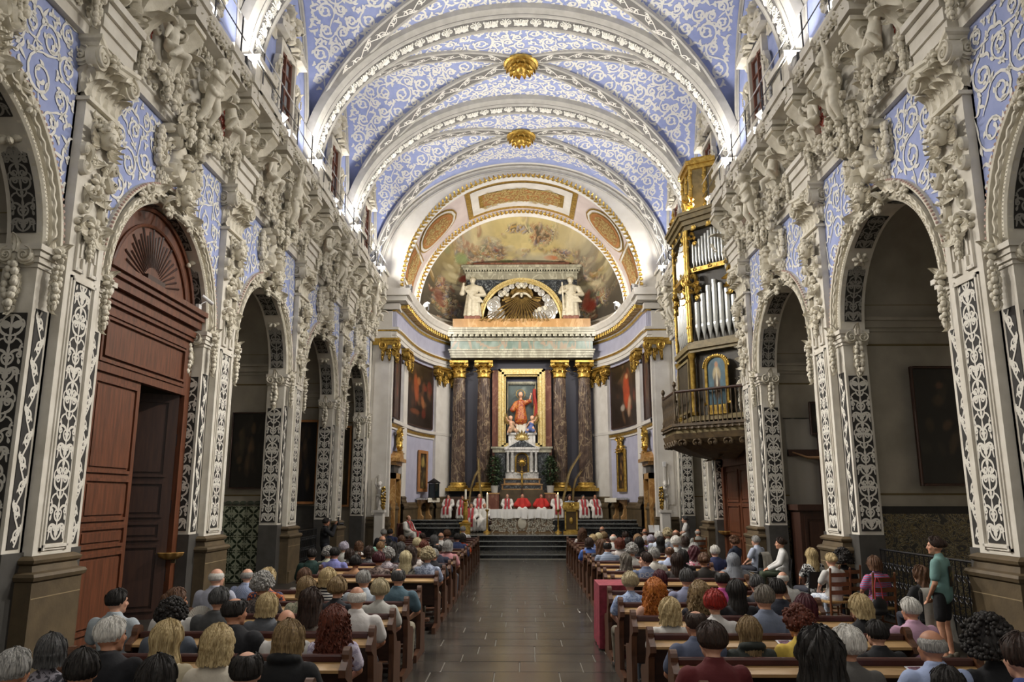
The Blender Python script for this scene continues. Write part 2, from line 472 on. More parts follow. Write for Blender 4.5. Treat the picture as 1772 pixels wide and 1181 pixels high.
# remeshed soft bodies --------------------------------------------------------------
def soft(prims, voxel=.012, smooth=4, fac=.5):
    """prims: ('c', a, ra, b, rb) tapered capsules and ('e', c, r[, rot]) ellipsoids fused into one skin"""
    mb = MB()
    for p in prims:
        if p[0] == 'c':
            a, ra, b, rb = np.array(p[1], float), p[2], np.array(p[3], float), p[4]
            L = np.linalg.norm(b-a); ax = (b-a)/(L+1e-9)
            up = np.array([0, 0, 1.]) if abs(ax[2]) < .9 else np.array([1., 0, 0])
            n1 = np.cross(ax, up); n1 /= np.linalg.norm(n1); n2 = np.cross(ax, n1)
            rings = []
            for t in (-1, -.8, -.5, 0): rings.append((a+ax*ra*t, ra*math.sqrt(max(1e-4, 1-t*t))))
            for t in (0, .5, .8, 1): rings.append((b+ax*rb*t, rb*math.sqrt(max(1e-4, 1-t*t))))
            P = np.array([[c+r*(math.cos(2*PI*k/12)*n1+math.sin(2*PI*k/12)*n2) for k in range(12)] for c, r in rings])
            i = mb.n; mb.grid(P, closev=True)
            mb.f.append(tuple(i+k for k in range(12))[::-1]); mb.f.append(tuple(i+7*12+k for k in range(12))); mb.m += [0, 0]
            # outward winding
        else:
            mb.ell(p[1], p[2], 16, 10, rot=p[3] if len(p) > 3 else None)
    me = mb.mesh('soft_tmp', [], 0)
    o = bpy.data.objects.new('soft_tmp', me); COL.objects.link(o)
    r = o.modifiers.new('r', 'REMESH'); r.mode = 'VOXEL'; r.voxel_size = voxel
    if smooth:
        s = o.modifiers.new('s', 'SMOOTH'); s.iterations = smooth; s.factor = fac
    dg = bpy.context.evaluated_depsgraph_get()
    out = bpy.data.meshes.new_from_object(o.evaluated_get(dg))
    bpy.data.objects.remove(o); bpy.data.meshes.remove(me)
    out.polygons.foreach_set('use_smooth', np.ones(len(out.polygons), bool))
    return out
def trim(me, keep, name):
    """keep only the faces whose centre passes keep(x,y,z)"""
    v = np.empty(len(me.vertices)*3); me.vertices.foreach_get('co', v); v = v.reshape(-1, 3)
    out = MB(); faces = []
    for p in me.polygons:
        c = v[list(p.vertices)].mean(0)
        if keep(*c): faces.append(tuple(p.vertices))
    used = sorted({i for f in faces for i in f}); mp = {i: k for k, i in enumerate(used)}
    out.add(v[used], [tuple(mp[i] for i in f) for f in faces])
    return out

def putto_prims(pose=0):
    """plump winged child; pose 0 stands and reaches up, 1 sits with legs out"""
    E_ = []
    if pose == 0:
        hips, chest, head = (0, -.12, .62), (.02, -.12, .86), (.05, -.17, 1.12)
        arms = (((.13, -.14, .95), (.24, -.18, 1.14), (.22, -.2, 1.34)), ((-.12, -.13, .93), (-.25, -.2, .82), (-.15, -.32, .72)))
        legs = (((.08, -.12, .56), (.11, -.2, .32), (.08, -.12, .05)), ((-.08, -.12, .56), (-.13, -.14, .3), (-.16, -.05, .04)))
    else:
        hips, chest, head = (0, -.14, .3), (.04, -.13, .55), (.1, -.2, .82)
        arms = (((.15, -.13, .64), (.32, -.16, .7), (.44, -.22, .84)), ((-.1, -.13, .62), (-.24, -.18, .46), (-.34, -.2, .3)))
        legs = (((.09, -.15, .26), (.26, -.34, .24), (.34, -.22, .02)), ((-.09, -.15, .26), (-.14, -.36, .14), (-.3, -.3, -.04)))
    E_ += [('e', hips, (.145, .13, .13)), ('e', chest, (.14, .12, .16)), ('c', hips, .12, chest, .12)]
    E_ += [('e', head, (.105, .115, .12)), ('c', chest, .08, head, .06)]
    h = np.array(head)
    E_ += [('e', h+(0, -.115, -.01), (.02, .025, .025)), ('e', h+(.04, -.085, -.03), (.035, .03, .03)), ('e', h+(-.04, -.085, -.03), (.035, .03, .03)), ('e', h+(0, -.085, -.085), (.03, .03, .02))]
    q = random.Random(pose)
    for k in range(24):
        a = q.uniform(-.2, PI+.2); b = q.uniform(-.6, 1.)
        E_.append(('e', h+(math.cos(a)*.1*math.cos(b*.5), .02+b*.06, .035+math.sin(a)*.09), (.034, .034, .032)))
    for a, b, c in arms:
        E_ += [('c', a, .058, b, .047), ('c', b, .047, c, .032)]
        for k in range(4):
            d = np.array(c)-np.array(b); d /= np.linalg.norm(d); E_.append(('c', c, .014, np.array(c)+d*.06+np.array([(k-1.5)*.016, -.01, 0]), .009))
    for a, b, c in legs:
        E_ += [('c', a, .09, b, .07), ('c', b, .068, c, .042), ('c', c, .038, np.array(c)+(0, -.09, -.02), .024)]
    # drapery sash
    for k in range(10):
        t = k/9; E_.append(('e', (math.cos(t*PI*1.1)*.17, -.14-.1*math.sin(t*PI), hips[2]-.02+.05*math.sin(t*7)), (.05, .04, .05)))
    return E_
# ------------------------------------------------------------------ nave dimensions (metres)
WY, PY = 6.64, 6.50           # wall face and pilaster face, distance from the nave axis
BAY = 5.65
PIL = [5.35+BAY*k for k in range(6)]         # pilaster centres along the nave; the last is the chancel corner
BC = [p+BAY/2 for p in PIL[:-1]]
AR, AZ = 1.95, 5.65           # arch radius, springing
END = 33.75

def candelabra(w, h, seed=0, wid=1.):
    """symmetrical scroll ornament on a tall panel, base at z=0, centred on x"""
    mb = MB(); z = .01; k = 0; hw = w/2
    t = .034*w/.4*wid
    while z < h-.3*w:
        U = min(w*(1.0 if k % 3 == 0 else .8 if k % 3 == 1 else 1.15), h-z)
        for sg in (1, -1):
            def st(p, ww, fl=True, bud=0):
                p = np.array(p); p[:, 0] = np.clip(p[:, 0], -.02, hw*.985)
                if sg < 0: p = mirror(p)
                mb.flat(p, taper(len(p), ww, .5, bud) if fl else leafw(len(p), ww), 0, 0)
            if k % 3 == 0:      # heart of two C scrolls
                st(curl(0, z, R(20), 2.7*hw, .8/hw, 10/hw, 32), t*1.35, bud=t*1.3)
                st(curl(hw*.96, z+.02*U, R(105), hw*1.5, -.3/hw, -9/hw, 24), t*1.1, bud=t)
                st(curl(hw*.05, z+.42*U, R(50), 2.1*hw, -1.1/hw, -10/hw, 28), t*1.3, bud=t*1.2)
                st(curl(0, z+.66*U, R(25), hw*1.8, 1.0/hw, 9/hw, 28), t*1.15, bud=t)
                st(curl(hw*.03, z+.14*U, R(62), hw*.5, .6/hw, 1/hw, 9), t*1.3, False)
                st(curl(hw*.92, z+.7*U, R(95), hw*.5, .5/hw, 2/hw, 9), t*1.3, False)
            elif k % 3 == 1:    # opposed S scrolls
                st(curl(hw*.06, z, R(65), hw*2.4, -1.0/hw, -9/hw, 30), t*1.35, bud=t*1.2)
                st(curl(hw*.97, z, R(112), hw*1.9, -.5/hw, -9/hw, 26), t*1.15, bud=t)
                st(curl(hw*.04, z+.62*U, R(30), hw*.95, .9/hw, 4/hw, 14), t*1.2)
                st(curl(hw*.96, z+.62*U, R(120), hw*.8, .9/hw, 4/hw, 12), t*1.1)
            else:               # lyre
                st(curl(hw*.05, z, R(0), hw*3.1, 1.0/hw, 7.2/hw, 34), t*1.4, bud=t*1.3)
                st(curl(hw*.05, z+U*.98, R(-6), hw*2.7, -1.1/hw, -7.4/hw, 32), t*1.3, bud=t*1.2)
                st(curl(hw*.04, z+.4*U, R(40), hw*.5, .8/hw, 1/hw, 9), t*1.3, False)
                st(curl(hw*.97, z+.36*U, R(85), hw*.9, .2/hw, 8/hw), t*1.05, bud=t)
        mb.flat([(0, z), (0, z+U*.3), (0, z+U*.5), (0, z+U*.75), (0, z+U)], [t*.7, t*1.5, t*.7, t*1.3, t*.5], 0)
        for j in range(-1, 2):
            p = curl(0, z+U*.78, R(90)+j*.5, U*.2, -j*1./hw, 0, 8); mb.flat(p, leafw(8, t*1.1), 0)
        z += U; k += 1
    return mb
def running(w, h, seed=0, wid=1.):
    """wavy stem with scrolls filling each loop"""
    mb = MB(); n = max(2, round(h/(w*1.35))); L = h/n; t = .055*w/.2*wid*.5
    zz = np.linspace(0, h, n*14); xx = np.sin(zz/L*PI)*w*.27
    mb.flat(np.stack([xx, zz], 1), t, 0)
    for k in range(n):
        sg = 1 if k % 2 == 0 else -1; z = k*L
        p = curl(sg*w*.1, z+L*.12, R(90)+sg*R(55), L*1.5, -sg*2.3/L, -sg*13/L, 22); p[:, 0] = np.clip(p[:, 0], -w*.46, w*.46)
        mb.flat(p, taper(22, t*1.2, .5, t), 0)
        for (f, hd, l) in ((.3, -50, .5), (.55, 60, .45), (.8, 120, .5)):
            p = curl(sg*w*.25, z+L*f, R(90)-sg*R(hd), L*l, sg*3/L, sg*5/L, 8); p[:, 0] = np.clip(p[:, 0], -w*.47, w*.47)
            mb.flat(p, leafw(8, t*1.6), 0)
    return mb
def panel_mb(w, h, kind, seed=0, wid=1., e=.006):
    mb = MB(); nz = max(2, int(h/.12)); mb.grid(np.array([[(-w/2, .02, z), (-w/2, -e, z), (w/2, -e, z), (w/2, .02, z)] for z in np.linspace(0, h, nz)]), 0)
    o = candelabra(w*.94, h*.985, seed, wid) if kind == 'c' else running(w*.94, h*.985, seed, wid)
    mb.merge(o, T(0, -e-.006, h*.008), 1)
    return mb
ORN = {}
def orn_data():
    st = M['stucco']
    ORN['leaf'] = leaf_mb(.4, .26, 1.25).mesh('acanthus_leaf', st)
    ORN['flower'] = flower_mb(.17, 6, .1).mesh('rosette', st)
    ORN['drop'] = fruit_mb(1, .62, .3).mesh('fruit_drop', st)
    ORN['drop2'] = fruit_mb(5, .75, .34).mesh('fruit_drop', st)
    ORN['cscroll'] = cscroll_mb(.27, .085, .13).mesh('c_scroll', st)
    ORN['sscroll'] = sscroll_mb(.5, .1, .15).mesh('s_scroll', st)
    ORN['console'] = console_mb(.95, .42, .5).mesh('console', st)
    ORN['mask'] = mask_mb(.17).mesh('mask', st)
    ORN['cart'] = cartouche_mb(.6, .95, .2).mesh('cartouche', st)
    ORN['cone'] = pinecone_mb(.55, .17).mesh('pine_cone', st)
    ORN['capital'] = capital_mb(.9, .95, .3).mesh('capital', st)
    ORN['putto0'] = soft(putto_prims(0), .014, 3); ORN['putto1'] = soft(putto_prims(1), .014, 3)
    for k in ('putto0', 'putto1'): ORN[k].materials.append(M['stucco']); ORN[k].name = 'cherub'
    vol = MB(); volute(vol, -.12, 0, 0, .13, .12, -1); volute(vol, .12, 0, 0, .13, .12, 1)
    vol.merge(leaf_mb(.22, .16, .6), T(0, -.03, .05)); vol.merge(fruit_mb(2, .62, .26), T(0, .02, -.1))
    ORN['imposteflower'] = vol.mesh('volute_drop', st)
    b = MB(); b.merge(flower_mb(.12, 5, .1), T(0, 0, .05)); b.merge(leaf_mb(.25, .15, .8), T(.05, 0, .05, ry=R(30))); b.merge(leaf_mb(.25, .15, .8), T(-.05, 0, .05, ry=R(-30)))
    b.merge(fruit_mb(8, .6, .22), T(0, 0, -.08)); ORN['budrop'] = b.mesh('flower_drop', st)
    P = [M['black'], M['sgraf']]
    ORN['pil_panel'] = panel_mb(.4, 3.7, 'c', 1).mesh('scroll_panel', P, 0)
    ORN['jamb_panel'] = panel_mb(.38, 3.1, 'c', 2, 1.05).mesh('scroll_panel', P, 0)
    ORN['strip_panel'] = panel_mb(.24, 3.2, 'r', 3).mesh('scroll_panel', P, 0)
    # curved panels on the arch soffit
    for nm, arc in (('soffA', (6, 38)), ('soffB', (53, 80))):
        h = R(arc[1]-arc[0])*AR; mb = panel_mb(.34, h, 'c', 4)
        v = np.concatenate(mb.v); th = R(arc[0])+v[:, 2]/AR; rr = AR+v[:, 1]-.012
        mb.v = [np.stack([np.cos(th)*rr, v[:, 0], np.sin(th)*rr], 1)]
        ORN[nm] = mb.mesh('soffit_panel', [M['black'], M['grey_relief']], 0)
    # archivolt
    a = MB(); n = 48; th = np.linspace(0, PI, n)
    prof = [(0, .05), (0, -.02), (.03, -.05), (.07, -.05), (.08, -.02), (.12, -.02), (.13, -.07), (.2, -.08), (.205, -.01), (.3, -.01), (.31, -.09), (.35, -.1), (.38, -.06), (.385, .05)]
    P_ = np.array([[((AR+r)*math.cos(t), y, (AR+r)*math.sin(t)) for r, y in prof] for t in th]); 
    for j in range(len(prof)-1): a.grid(P_[:, j:j+2], 1 if j in (8,) else 0)
    for t in np.linspace(.01, PI-.01, 84): a.ell((math.cos(t)*(AR+.365), -.085, math.sin(t)*(AR+.365)), (.028, .028, .028), 6, 4, 2)
    w = np.linspace(0, PI, 260); rr = AR+.165+.018*np.sin(w*64)
    a.tube(np.stack([np.cos(w)*rr, np.full(260, -.085), np.sin(w)*rr], 1), .026, 5)
    for t in np.linspace(.01, PI-.01, 110): a.ell((math.cos(t)*(AR+.05), -.05, math.sin(t)*(AR+.05)), (.016, .016, .016), 5, 3)
    ORN['archivolt'] = a.mesh('archivolt', [st, M['slate'], mat('bead_pink', '#b89c90', .7)])
    # impost moulding round the pier (jamb plus strip), built for one pier side: x from 0 (arch edge) outwards
    # pilaster shaft with sunk panel
    s = MB(); hw = .45
    s.box(-hw, hw, 0, .16, 1.5, 8.1)
    for (z0, z1, w0) in ((1.56, 5.42, .27),):
        for (i, d) in ((0, .02), (.035, .04)):
            s.box(-w0-.06+i, -w0-.02+i, -d, 0, z0, z1); s.box(w0+.02-i, w0+.06-i, -d, 0, z0, z1)
            s.box(-w0-.06+i, w0+.06-i, -d, 0, z0+i, z0+.04+i); s.box(-w0-.06+i, w0+.06-i, -d, 0, z1-.04-i, z1-i)
    for sg in (-1, 1):        # stepped key frame above the panel
        s.box(sg*.27-.025, sg*.27+.025, -.04, 0, 5.5, 6.1); s.box(min(sg*.27, sg*.1), max(sg*.27, sg*.1), -.04, 0, 5.5, 5.55)
        s.box(sg*.1-.025, sg*.1+.025, -.04, 0, 5.5, 5.72); s.box(sg*.18-.02, sg*.18+.02, -.04, 0, 5.72, 5.95)
    ORN['shaft'] = s.mesh('shaft', M['plaster'], 0)
    p = MB(); hw = .56
    def ring(z, e): return [(-hw+.1-e, .3, z), (-hw+.1-e, -e, z), (hw-.1+e, -e, z), (hw-.1+e, .3, z)]
    pr = [(0, .12), (1.18, .12), (1.19, .15), (1.24, .17), (1.28, .15), (1.3, .08), (1.38, .06), (1.41, .1), (1.45, .11), (1.48, .07), (1.5, .02)]
    p.grid(np.array([ring(z, e) for z, e in pr])); p.box(-.5, .5, -.155, .3, 0, .3)
    p.box(-.57, .57, -.124, .3, .96, .972, 1)
    ORN['pedestal'] = p.mesh('pedestal', [M['stone'], mat('joint_line', '#8b7a5c', .8)], 25)

def side_wall(s, name):
    """one long wall of the nave; local X = s * distance along the nave, local Y = distance from its axis"""
    X = lambda y: s*y
    root = MB()
    # wall face with arched openings (0 plaster, 1 blue)
    def face(pts, m=0): root.add(pts if s > 0 else pts, [tuple(range(len(pts)))], m)
    root.box(min(X(-5), X(PIL[0]+.45)), max(X(-5), X(PIL[0]+.45)), WY, WY+.5, 0, 11.5)
    for c in BC:
        xs = [-2.45, -2.35, -AR]+[AR*-math.cos(PI*k/32) for k in range(1, 32)]+[AR, 2.35, 2.45]
        zl = [0 if abs(x) >= AR else AZ+math.sqrt(max(0, AR*AR-x*x)) for x in xs]; zl[2] = zl[-3] = 0
        zl2 = list(zl); 
        for i in range(len(xs)-1):
            x0, x1 = X(c+xs[i]), X(c+xs[i+1])
            in_arch = abs(xs[i]+xs[i+1])/2 < AR
            la, lb = (AZ if (in_arch and abs(xs[i]) >= AR-1e-6) else zl[i]), (AZ if (in_arch and abs(xs[i+1]) >= AR-1e-6) else zl[i+1])
            ba, bb = max(la, AZ+.2), max(lb, AZ+.2)
            face([(x0, WY, la), (x1, WY, lb), (x1, WY, bb), (x0, WY, ba)], 0)
            face([(x0, WY, ba), (x1, WY, bb), (x1, WY, 9.15), (x0, WY, 9.15)], 1)
            face([(x0, WY, 9.15), (x1, WY, 9.15), (x1, WY, 11.5), (x0, WY, 11.5)], 0)
        # soffit and jambs
        pts = [(-AR, 0), (-AR, AZ)]+[(-AR*math.cos(PI*k/32), AZ+AR*math.sin(PI*k/32)) for k in range(1, 32)]+[(AR, AZ), (AR, 0)]
        root.grid(np.array([[(X(c+a), WY, z), (X(c+a), WY+.48, z)] for a, z in pts]))
        root.grid(np.array([[(X(c+a), WY+.48, z), (X(c+a*1.28), WY+.48, z if z <= AZ else AZ+(z-AZ)*1.3)] for a, z in pts]))
        # arch-to-attic filler behind the face
    for p in PIL:     # pier cores
        root.box(min(X(p-.5), X(p+.5)), max(X(p-.5), X(p+.5)), WY, WY+.48, 0, 11.5)
    wall = build(root, name, [M['plaster'], M['blue']], None, 0, rot=(0, 0, s*PI/2), kind='structure')
    # side chapels behind the arches
    for i, c in enumerate(BC):
        ch = MB()
        x0, x1 = X(c-2.35), X(c+2.35); far, near = X(c+2.35), X(c-2.35)
        ch.add([(x0, 10, 0), (x1, 10, 0), (x1, 10, 9), (x0, 10, 9)], [(0, 1, 2, 3)])
        for xx in (x0, x1): ch.add([(xx, WY+.48, 0), (xx, 10, 0), (xx, 10, 9), (xx, WY+.48, 9)], [(0, 1, 2, 3)])
        n = 16; ch.grid(np.array([[(X(c-2.35*math.cos(PI*k/n)), y, 6.2+2.2*math.sin(PI*k/n)) for y in (WY+.48, 10)] for k in range(n+1)]))
        dx = -s*.06
        for (z0, z1, d) in ((5.72, 5.8, .04), (5.8, 5.95, .1), (5.95, 6.02, .15)):
            ch.box(min(far, far-s*d), max(far, far-s*d), WY+.48, 10, z0, z1)
            ch.box(min(x0, x1), max(x0, x1), 10-d, 10, z0, z1)
        ch.box(min(far, far-s*.012), max(far, far-s*.012), WY+.48, 10, 5.42, 5.46, 1); ch.box(min(far, far-s*.012), max(far, far-s*.012), WY+.48, 10, 6.3, 6.34, 1)
        ch.box(min(far, far-s*.012), max(far, far-s*.012), WY+.48, 10, 2.32, 2.36, 1)
        th = np.linspace(0, PI/2, 16)
        ch.tube(np.stack([np.full(16, far-s*.01), 8.35-1.15*np.cos(th), 6.32+1.0*np.sin(th)], 1), .02, 5, 1)
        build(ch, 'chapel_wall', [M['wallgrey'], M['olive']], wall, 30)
    # arches
    for i, c in enumerate(BC):
        arch = ob('archivolt', ORN['archivolt'], wall, (X(c), WY, AZ))
        for sg in (-1, 1):
            for k in ('soffA', 'soffB'): ob('soffit_panel', ORN[k], arch, (0, .24, 0), scale=(sg, 1, 1))
            a = R(45.5)
            # rosette turned to face the middle of the arch
            m3 = Matrix(((0, math.cos(a)*sg, -math.sin(a)*sg), (1, 0, 0), (0, math.sin(a), math.cos(a))))
            r = ob('rosette', ORN['flower'], arch, (sg*math.cos(a)*(AR-.005), .24, math.sin(a)*(AR-.005)), scale=.95); r.rotation_euler = m3.to_euler()
            ob('leaf', ORN['leaf'], arch, (sg*math.cos(R(70))*(AR+.18), -.08, math.sin(R(70))*(AR+.18)), (0, -sg*R(35), 0), .8)
            ob('c_scroll', ORN['cscroll'], arch, (sg*math.cos(R(62))*(AR+.2), -.06, math.sin(R(62))*(AR+.2)), (0, -sg*R(60), 0), (sg*.75, .75, .75))
            ob('rosette', ORN['flower'], arch, (sg*math.cos(R(54))*(AR+.2), -.06, math.sin(R(54))*(AR+.2)), (0, 0, 0), .75)
        dro = ob('keystone_drop', ORN['drop'], arch, (0, .1, AR+.02), (R(-50), 0, 0), .8)
        # keystone group above the crown
        key = ob('keystone_cartouche', ORN['cart'], wall, (X(c), WY-.02, AZ+AR+.98), (0, 0, 0), 1.15)
        ob('pine_cone', ORN['cone'], key, (-.46, .02, -.75)); ob('pine_cone', ORN['cone'], key, (.46, .02, -.75))
        ob('mask', ORN['mask'], key, (0, -.12, -.62), (0, 0, 0), .9)
        for sg in (-1, 1):
            ob('s_scroll', ORN['sscroll'], key, (sg*.55, .0, -.05), (0, 0, 0), (sg, 1, 1))
            ob('fruit_drop', ORN['drop'], key, (sg*.72, .0, .3), scale=.9)
            ob('leaf', ORN['leaf'], key, (sg*.2, -.08, .3), (0, sg*R(35), 0))
            ob('leaf', ORN['leaf'], key, (sg*.3, -.1, -.95), (0, sg*R(65), 0), .9)
            ob('rosette', ORN['flower'], key, (sg*.38, -.1, -1.0), scale=.7)
    # impost mouldings on jambs
    for i, c in enumerate(BC):
        for sg in (-1, 1):
            im = MB()
            for (z0, z1, d) in ((5.36, 5.42, .03), (5.42, 5.5, .07), (5.5, 5.58, .1), (5.58, 5.66, .14)):
                e = c+sg*AR; a, b = X(e-sg*d), X(e+sg*.42)
                im.box(min(a, b), max(a, b), WY-d*.8, WY+.5, z0, z1)
            imp = build(im, 'impost', M['plaster'], wall, 0)
            ob('flower_drop', ORN['budrop'], imp, (X(c+sg*(AR+.22)), WY-.1, 5.55), scale=1.)
            ja = ob('volute_drop', ORN['imposteflower'], imp, (X(c+sg*(AR-.12)), WY+.24, 5.5), (0, 0, (-1 if sg > 0 else 1)*s*PI/2), 1.)
            jm = MB(); e = X(c+sg*AR)
            jm.box(min(e, e-s*sg*.03), max(e, e-s*sg*.03), WY-.03, WY+.48, 0, 1.55); 
            q = X(c+sg*(AR+.42)); jm.box(min(e, q), max(e, q), WY-.03, WY, 0, 1.55)
            build(jm, 'dado', M['slate'], wall, 0)
            ob('scroll_panel', ORN['jamb_panel'], wall, (X(c+sg*AR)-s*sg*.008, WY+.24, 1.62), (0, 0, (-1 if sg > 0 else 1)*s*PI/2))
            ob('scroll_panel', ORN['strip_panel'], wall, (X(c+sg*(AR+.2)), WY-.005, 1.6))
    # pilasters
    for i, p in enumerate(PIL[:-1]):
        sh = ob('pilaster', ORN['shaft'], wall, (X(p), PY, 0))
        ob('pedestal', ORN['pedestal'], sh); ob('scroll_panel', ORN['pil_panel'], sh, (0, -.004, 1.65))
        ob('capital', ORN['capital'], sh, (0, -.02, 8.15))
        ob('mask', ORN['mask'], sh, (0, -.02, 7.7), scale=1.15)
        ob('c_scroll', ORN['cscroll'], sh, (-.2, 0, 7.93), (0, R(30), 0), .6); ob('c_scroll', ORN['cscroll'], sh, (.2, 0, 7.93), (0, -R(30), 0), (-.6, .6, .6))
        ob('rosette', ORN['flower'], sh, (0, -.02, 6.95), scale=.9); ob('rosette', ORN['flower'], sh, (0, -.02, 6.25), scale=.95)
        for sg in (-1, 1):
            ob('oval_scroll', ORN['cscroll'], sh, (sg*.25, 0, 7.2), (0, 0, 0), (sg*.95, 1, 1.25))
            ob('s_scroll', ORN['sscroll'], sh, (sg*.2, 0, 6.62), (0, sg*R(10), 0), (sg*.8, .8, .8))
            ob('leaf', ORN['leaf'], sh, (sg*.1, -.04, 6.85), (0, sg*R(150), 0), .85)
            ob('leaf', ORN['leaf'], sh, (sg*.12, -.04, 6.2), (0, sg*R(65), 0), .75); ob('leaf', ORN['leaf'], sh, (sg*.1, -.04, 6.15), (0, sg*R(140), 0), .75)
            ob('rosette', ORN['flower'], sh, (sg*.14, -.02, 7.28), scale=.55); ob('c_scroll', ORN['cscroll'], sh, (sg*.27, 0, 6.2), (0, sg*R(20), 0), (sg*.5, .6, .5))
        ob('pendant', ORN['drop'], sh, (0, -.02, 6.15), scale=.62)
    # entablature
    en = MB(); a, b = X(-5), X(END)
    prof = [(0, 9.1), (.1, 9.1), (.1, 9.28), (.14, 9.3), (.14, 9.5), (.19, 9.53), (.19, 9.68), (.27, 9.75), (.27, 9.8), (.1, 9.83), (.1, 10.82), (.2, 10.86), (.24, 10.95), (.3, 11.0), (.3, 11.08), (.56, 11.12), (.56, 11.3), (.6, 11.33), (.66, 11.46), (.66, 11.52), (0, 11.54)]
    en.grid(np.array([[(x, WY-d, z) for d, z in prof] for x in (a, b)]))
    ent = build(en, 'entablature', M['plaster'], wall, 20)
    bd = MB()
    for k in range(int((END-3)/.16)):
        x = X(3+.16*k); bd.ell((x, WY-.27, 9.78), (.05, .035, .035), 6, 4); bd.box(x-.045, x+.045, WY-.36, WY-.28, 10.98, 11.07)
        bd.ell((x, WY-.63, 11.4), (.055, .03, .045), 6, 4)
    build(bd, 'beading', M['stucco'], ent, 30, kind='stuff')
    cv = MB(); lf1, lf2, fl1, sc1 = leaf_mb(.2, .16, 1., nt=7, ns=5), leaf_mb(.17, .13, .9, nt=7, ns=5), flower_mb(.07, 5, .05), cscroll_mb(.1, .035, .05)
    for k in range(int((END-5)/.24)):      # carved leaf bands along the mouldings
        x = X(5+.24*k)
        cv.merge(lf1, T(x, WY-.57, 11.32, ry=PI)); cv.merge(lf2, T(x+.12, WY-.28, 10.98, ry=PI)); cv.merge(lf2, T(x, WY-.2, 9.68, ry=PI)); cv.merge(fl1 if k % 2 else sc1, T(x, WY-.15, 9.4)); cv.merge(sc1 if k % 2 else fl1, T(x, WY-.6, 11.22, ry=.6 if k % 4 else -.6))
    build(cv, 'carved_band', M['stucco'], ent, 60, kind='stuff')
    for i, p in enumerate(PIL):
        if p > 32: break
        rb = MB()
        for (z0, z1, d) in ((9.08, 9.3, .26), (9.3, 9.52, .3), (9.52, 9.7, .35), (9.7, 9.82, .42)): rb.box(X(p)-.48-d*.1, X(p)+.48+d*.1, WY-d, WY, z0, z1)
        rb.box(X(p)-.5, X(p)+.5, WY-.24, WY, 9.82, 10.9); rb.box(X(p)-.6, X(p)+.6, WY-.68, WY, 11.12, 11.34); rb.box(X(p)-.63, X(p)+.63, WY-.74, WY, 11.34, 11.53)
        rs = build(rb, 'ressaut', M['plaster'], ent, 0)
        ob('cartouche', ORN['cart'], rs, (X(p), WY-.26, 10.35), scale=.85)
        for sg in (-1, 1): ob('leaf', ORN['leaf'], rs, (X(p)+sg*.2, WY-.34, 9.75), (0, sg*R(50), 0), .8)
    q = random.Random(11)
    for i, p in enumerate(PIL[:-1]):
        c = BC[i]
        fr = ob('frieze_panel', ORN['redpanel'], ent, (X(p+1.05), WY-.1, 9.86)); ob('frieze_panel', ORN['redpanel'], ent, (X(p+BAY-1.05), WY-.1, 9.86))
        for (dx, kind, dz, sc, mir) in (
            (.72, 'console', 9.84, 1.05, 1), (BAY-.72, 'console', 9.84, 1.05, 1), (1.95, 'console', 9.84, 1., 1), (BAY-1.95, 'console', 9.84, 1., 1),
            (1.38, 'putto1', 9.84, 1., 1), (BAY-1.38, 'putto1', 9.84, 1., -1), (BAY/2, 'putto0', 9.35, 1.18, 1 if i % 2 else -1),
            (.3, 'sscroll', 10.3, .9, 1), (BAY-.3, 'sscroll', 10.3, .9, -1),
            (2.4, 'cscroll', 10.45, 1.15, 1), (BAY-2.4, 'cscroll', 10.45, 1.15, -1), (2.35, 'sscroll', 9.95, .9, 1), (BAY-2.35, 'sscroll', 9.95, .9, -1),
            (1.38, 'cscroll', 10.72, .9, 1), (BAY-1.38, 'cscroll', 10.72, .9, -1), (1.1, 'cscroll', 9.62, .9, -1), (BAY-1.1, 'cscroll', 9.62, .9, 1),
            (1.65, 'drop', 9.85, .9, 1), (BAY-1.65, 'drop', 9.85, .9, 1), (1.38, 'flower', 9.6, 1.1, 1), (BAY-1.38, 'flower', 9.6, 1.1, 1),
            (2.15, 'leaf', 9.5, 1., 1), (BAY-2.15, 'leaf', 9.5, 1., -1), (.72, 'flower', 9.72, 1., 1), (BAY-.72, 'flower', 9.72, 1., 1),
            (1.95, 'flower', 9.75, 1., 1), (BAY-1.95, 'flower', 9.75, 1., 1), (.72, 'drop', 9.7, .8, 1), (BAY-.72, 'drop', 9.7, .8, 1),
            (2.5, 'leaf', 9.3, 1.1, 1), (BAY-2.5, 'leaf', 9.3, 1.1, 1), (2.55, 'flower', 10.85, .9, 1), (BAY-2.55, 'flower', 10.85, .9, 1),
            (.45, 'cscroll', 10.7, 1., 1), (BAY-.45, 'cscroll', 10.7, 1., -1), (.48, 'leaf', 9.85, .9, 1), (BAY-.48, 'leaf', 9.85, .9, -1), (1.95, 'cscroll', 10.95, 1., 1), (BAY-1.95, 'cscroll', 10.95, 1., -1), (.72, 'cscroll', 10.95, 1., -1), (BAY-.72, 'cscroll', 10.95, 1., 1), (2.2, 'sscroll', 10.3, 1., 1), (BAY-2.2, 'sscroll', 10.3, 1., -1), (2.6, 'drop2', 9.6, 1., 1), (BAY-2.6, 'drop2', 9.6, 1., 1), (2.3, 'cscroll', 9.15, 1.1, 1), (BAY-2.3, 'cscroll', 9.15, 1.1, -1), (1.9, 'flower', 9.3, 1., 1), (BAY-1.9, 'flower', 9.3, 1., 1),
            (1.0, 'cscroll', 10.35, .8, 1), (BAY-1.0, 'cscroll', 10.35, .8, -1), (1.68, 'sscroll', 10.35, .75, 1), (BAY-1.68, 'sscroll', 10.35, .75, -1)):
            nm = {'console': 'console', 'putto0': 'cherub', 'putto1': 'cherub', 'sscroll': 's_scroll', 'cscroll': 'c_scroll', 'drop': 'fruit_drop', 'drop2': 'fruit_drop', 'flower': 'rosette', 'leaf': 'leaf'}[kind]
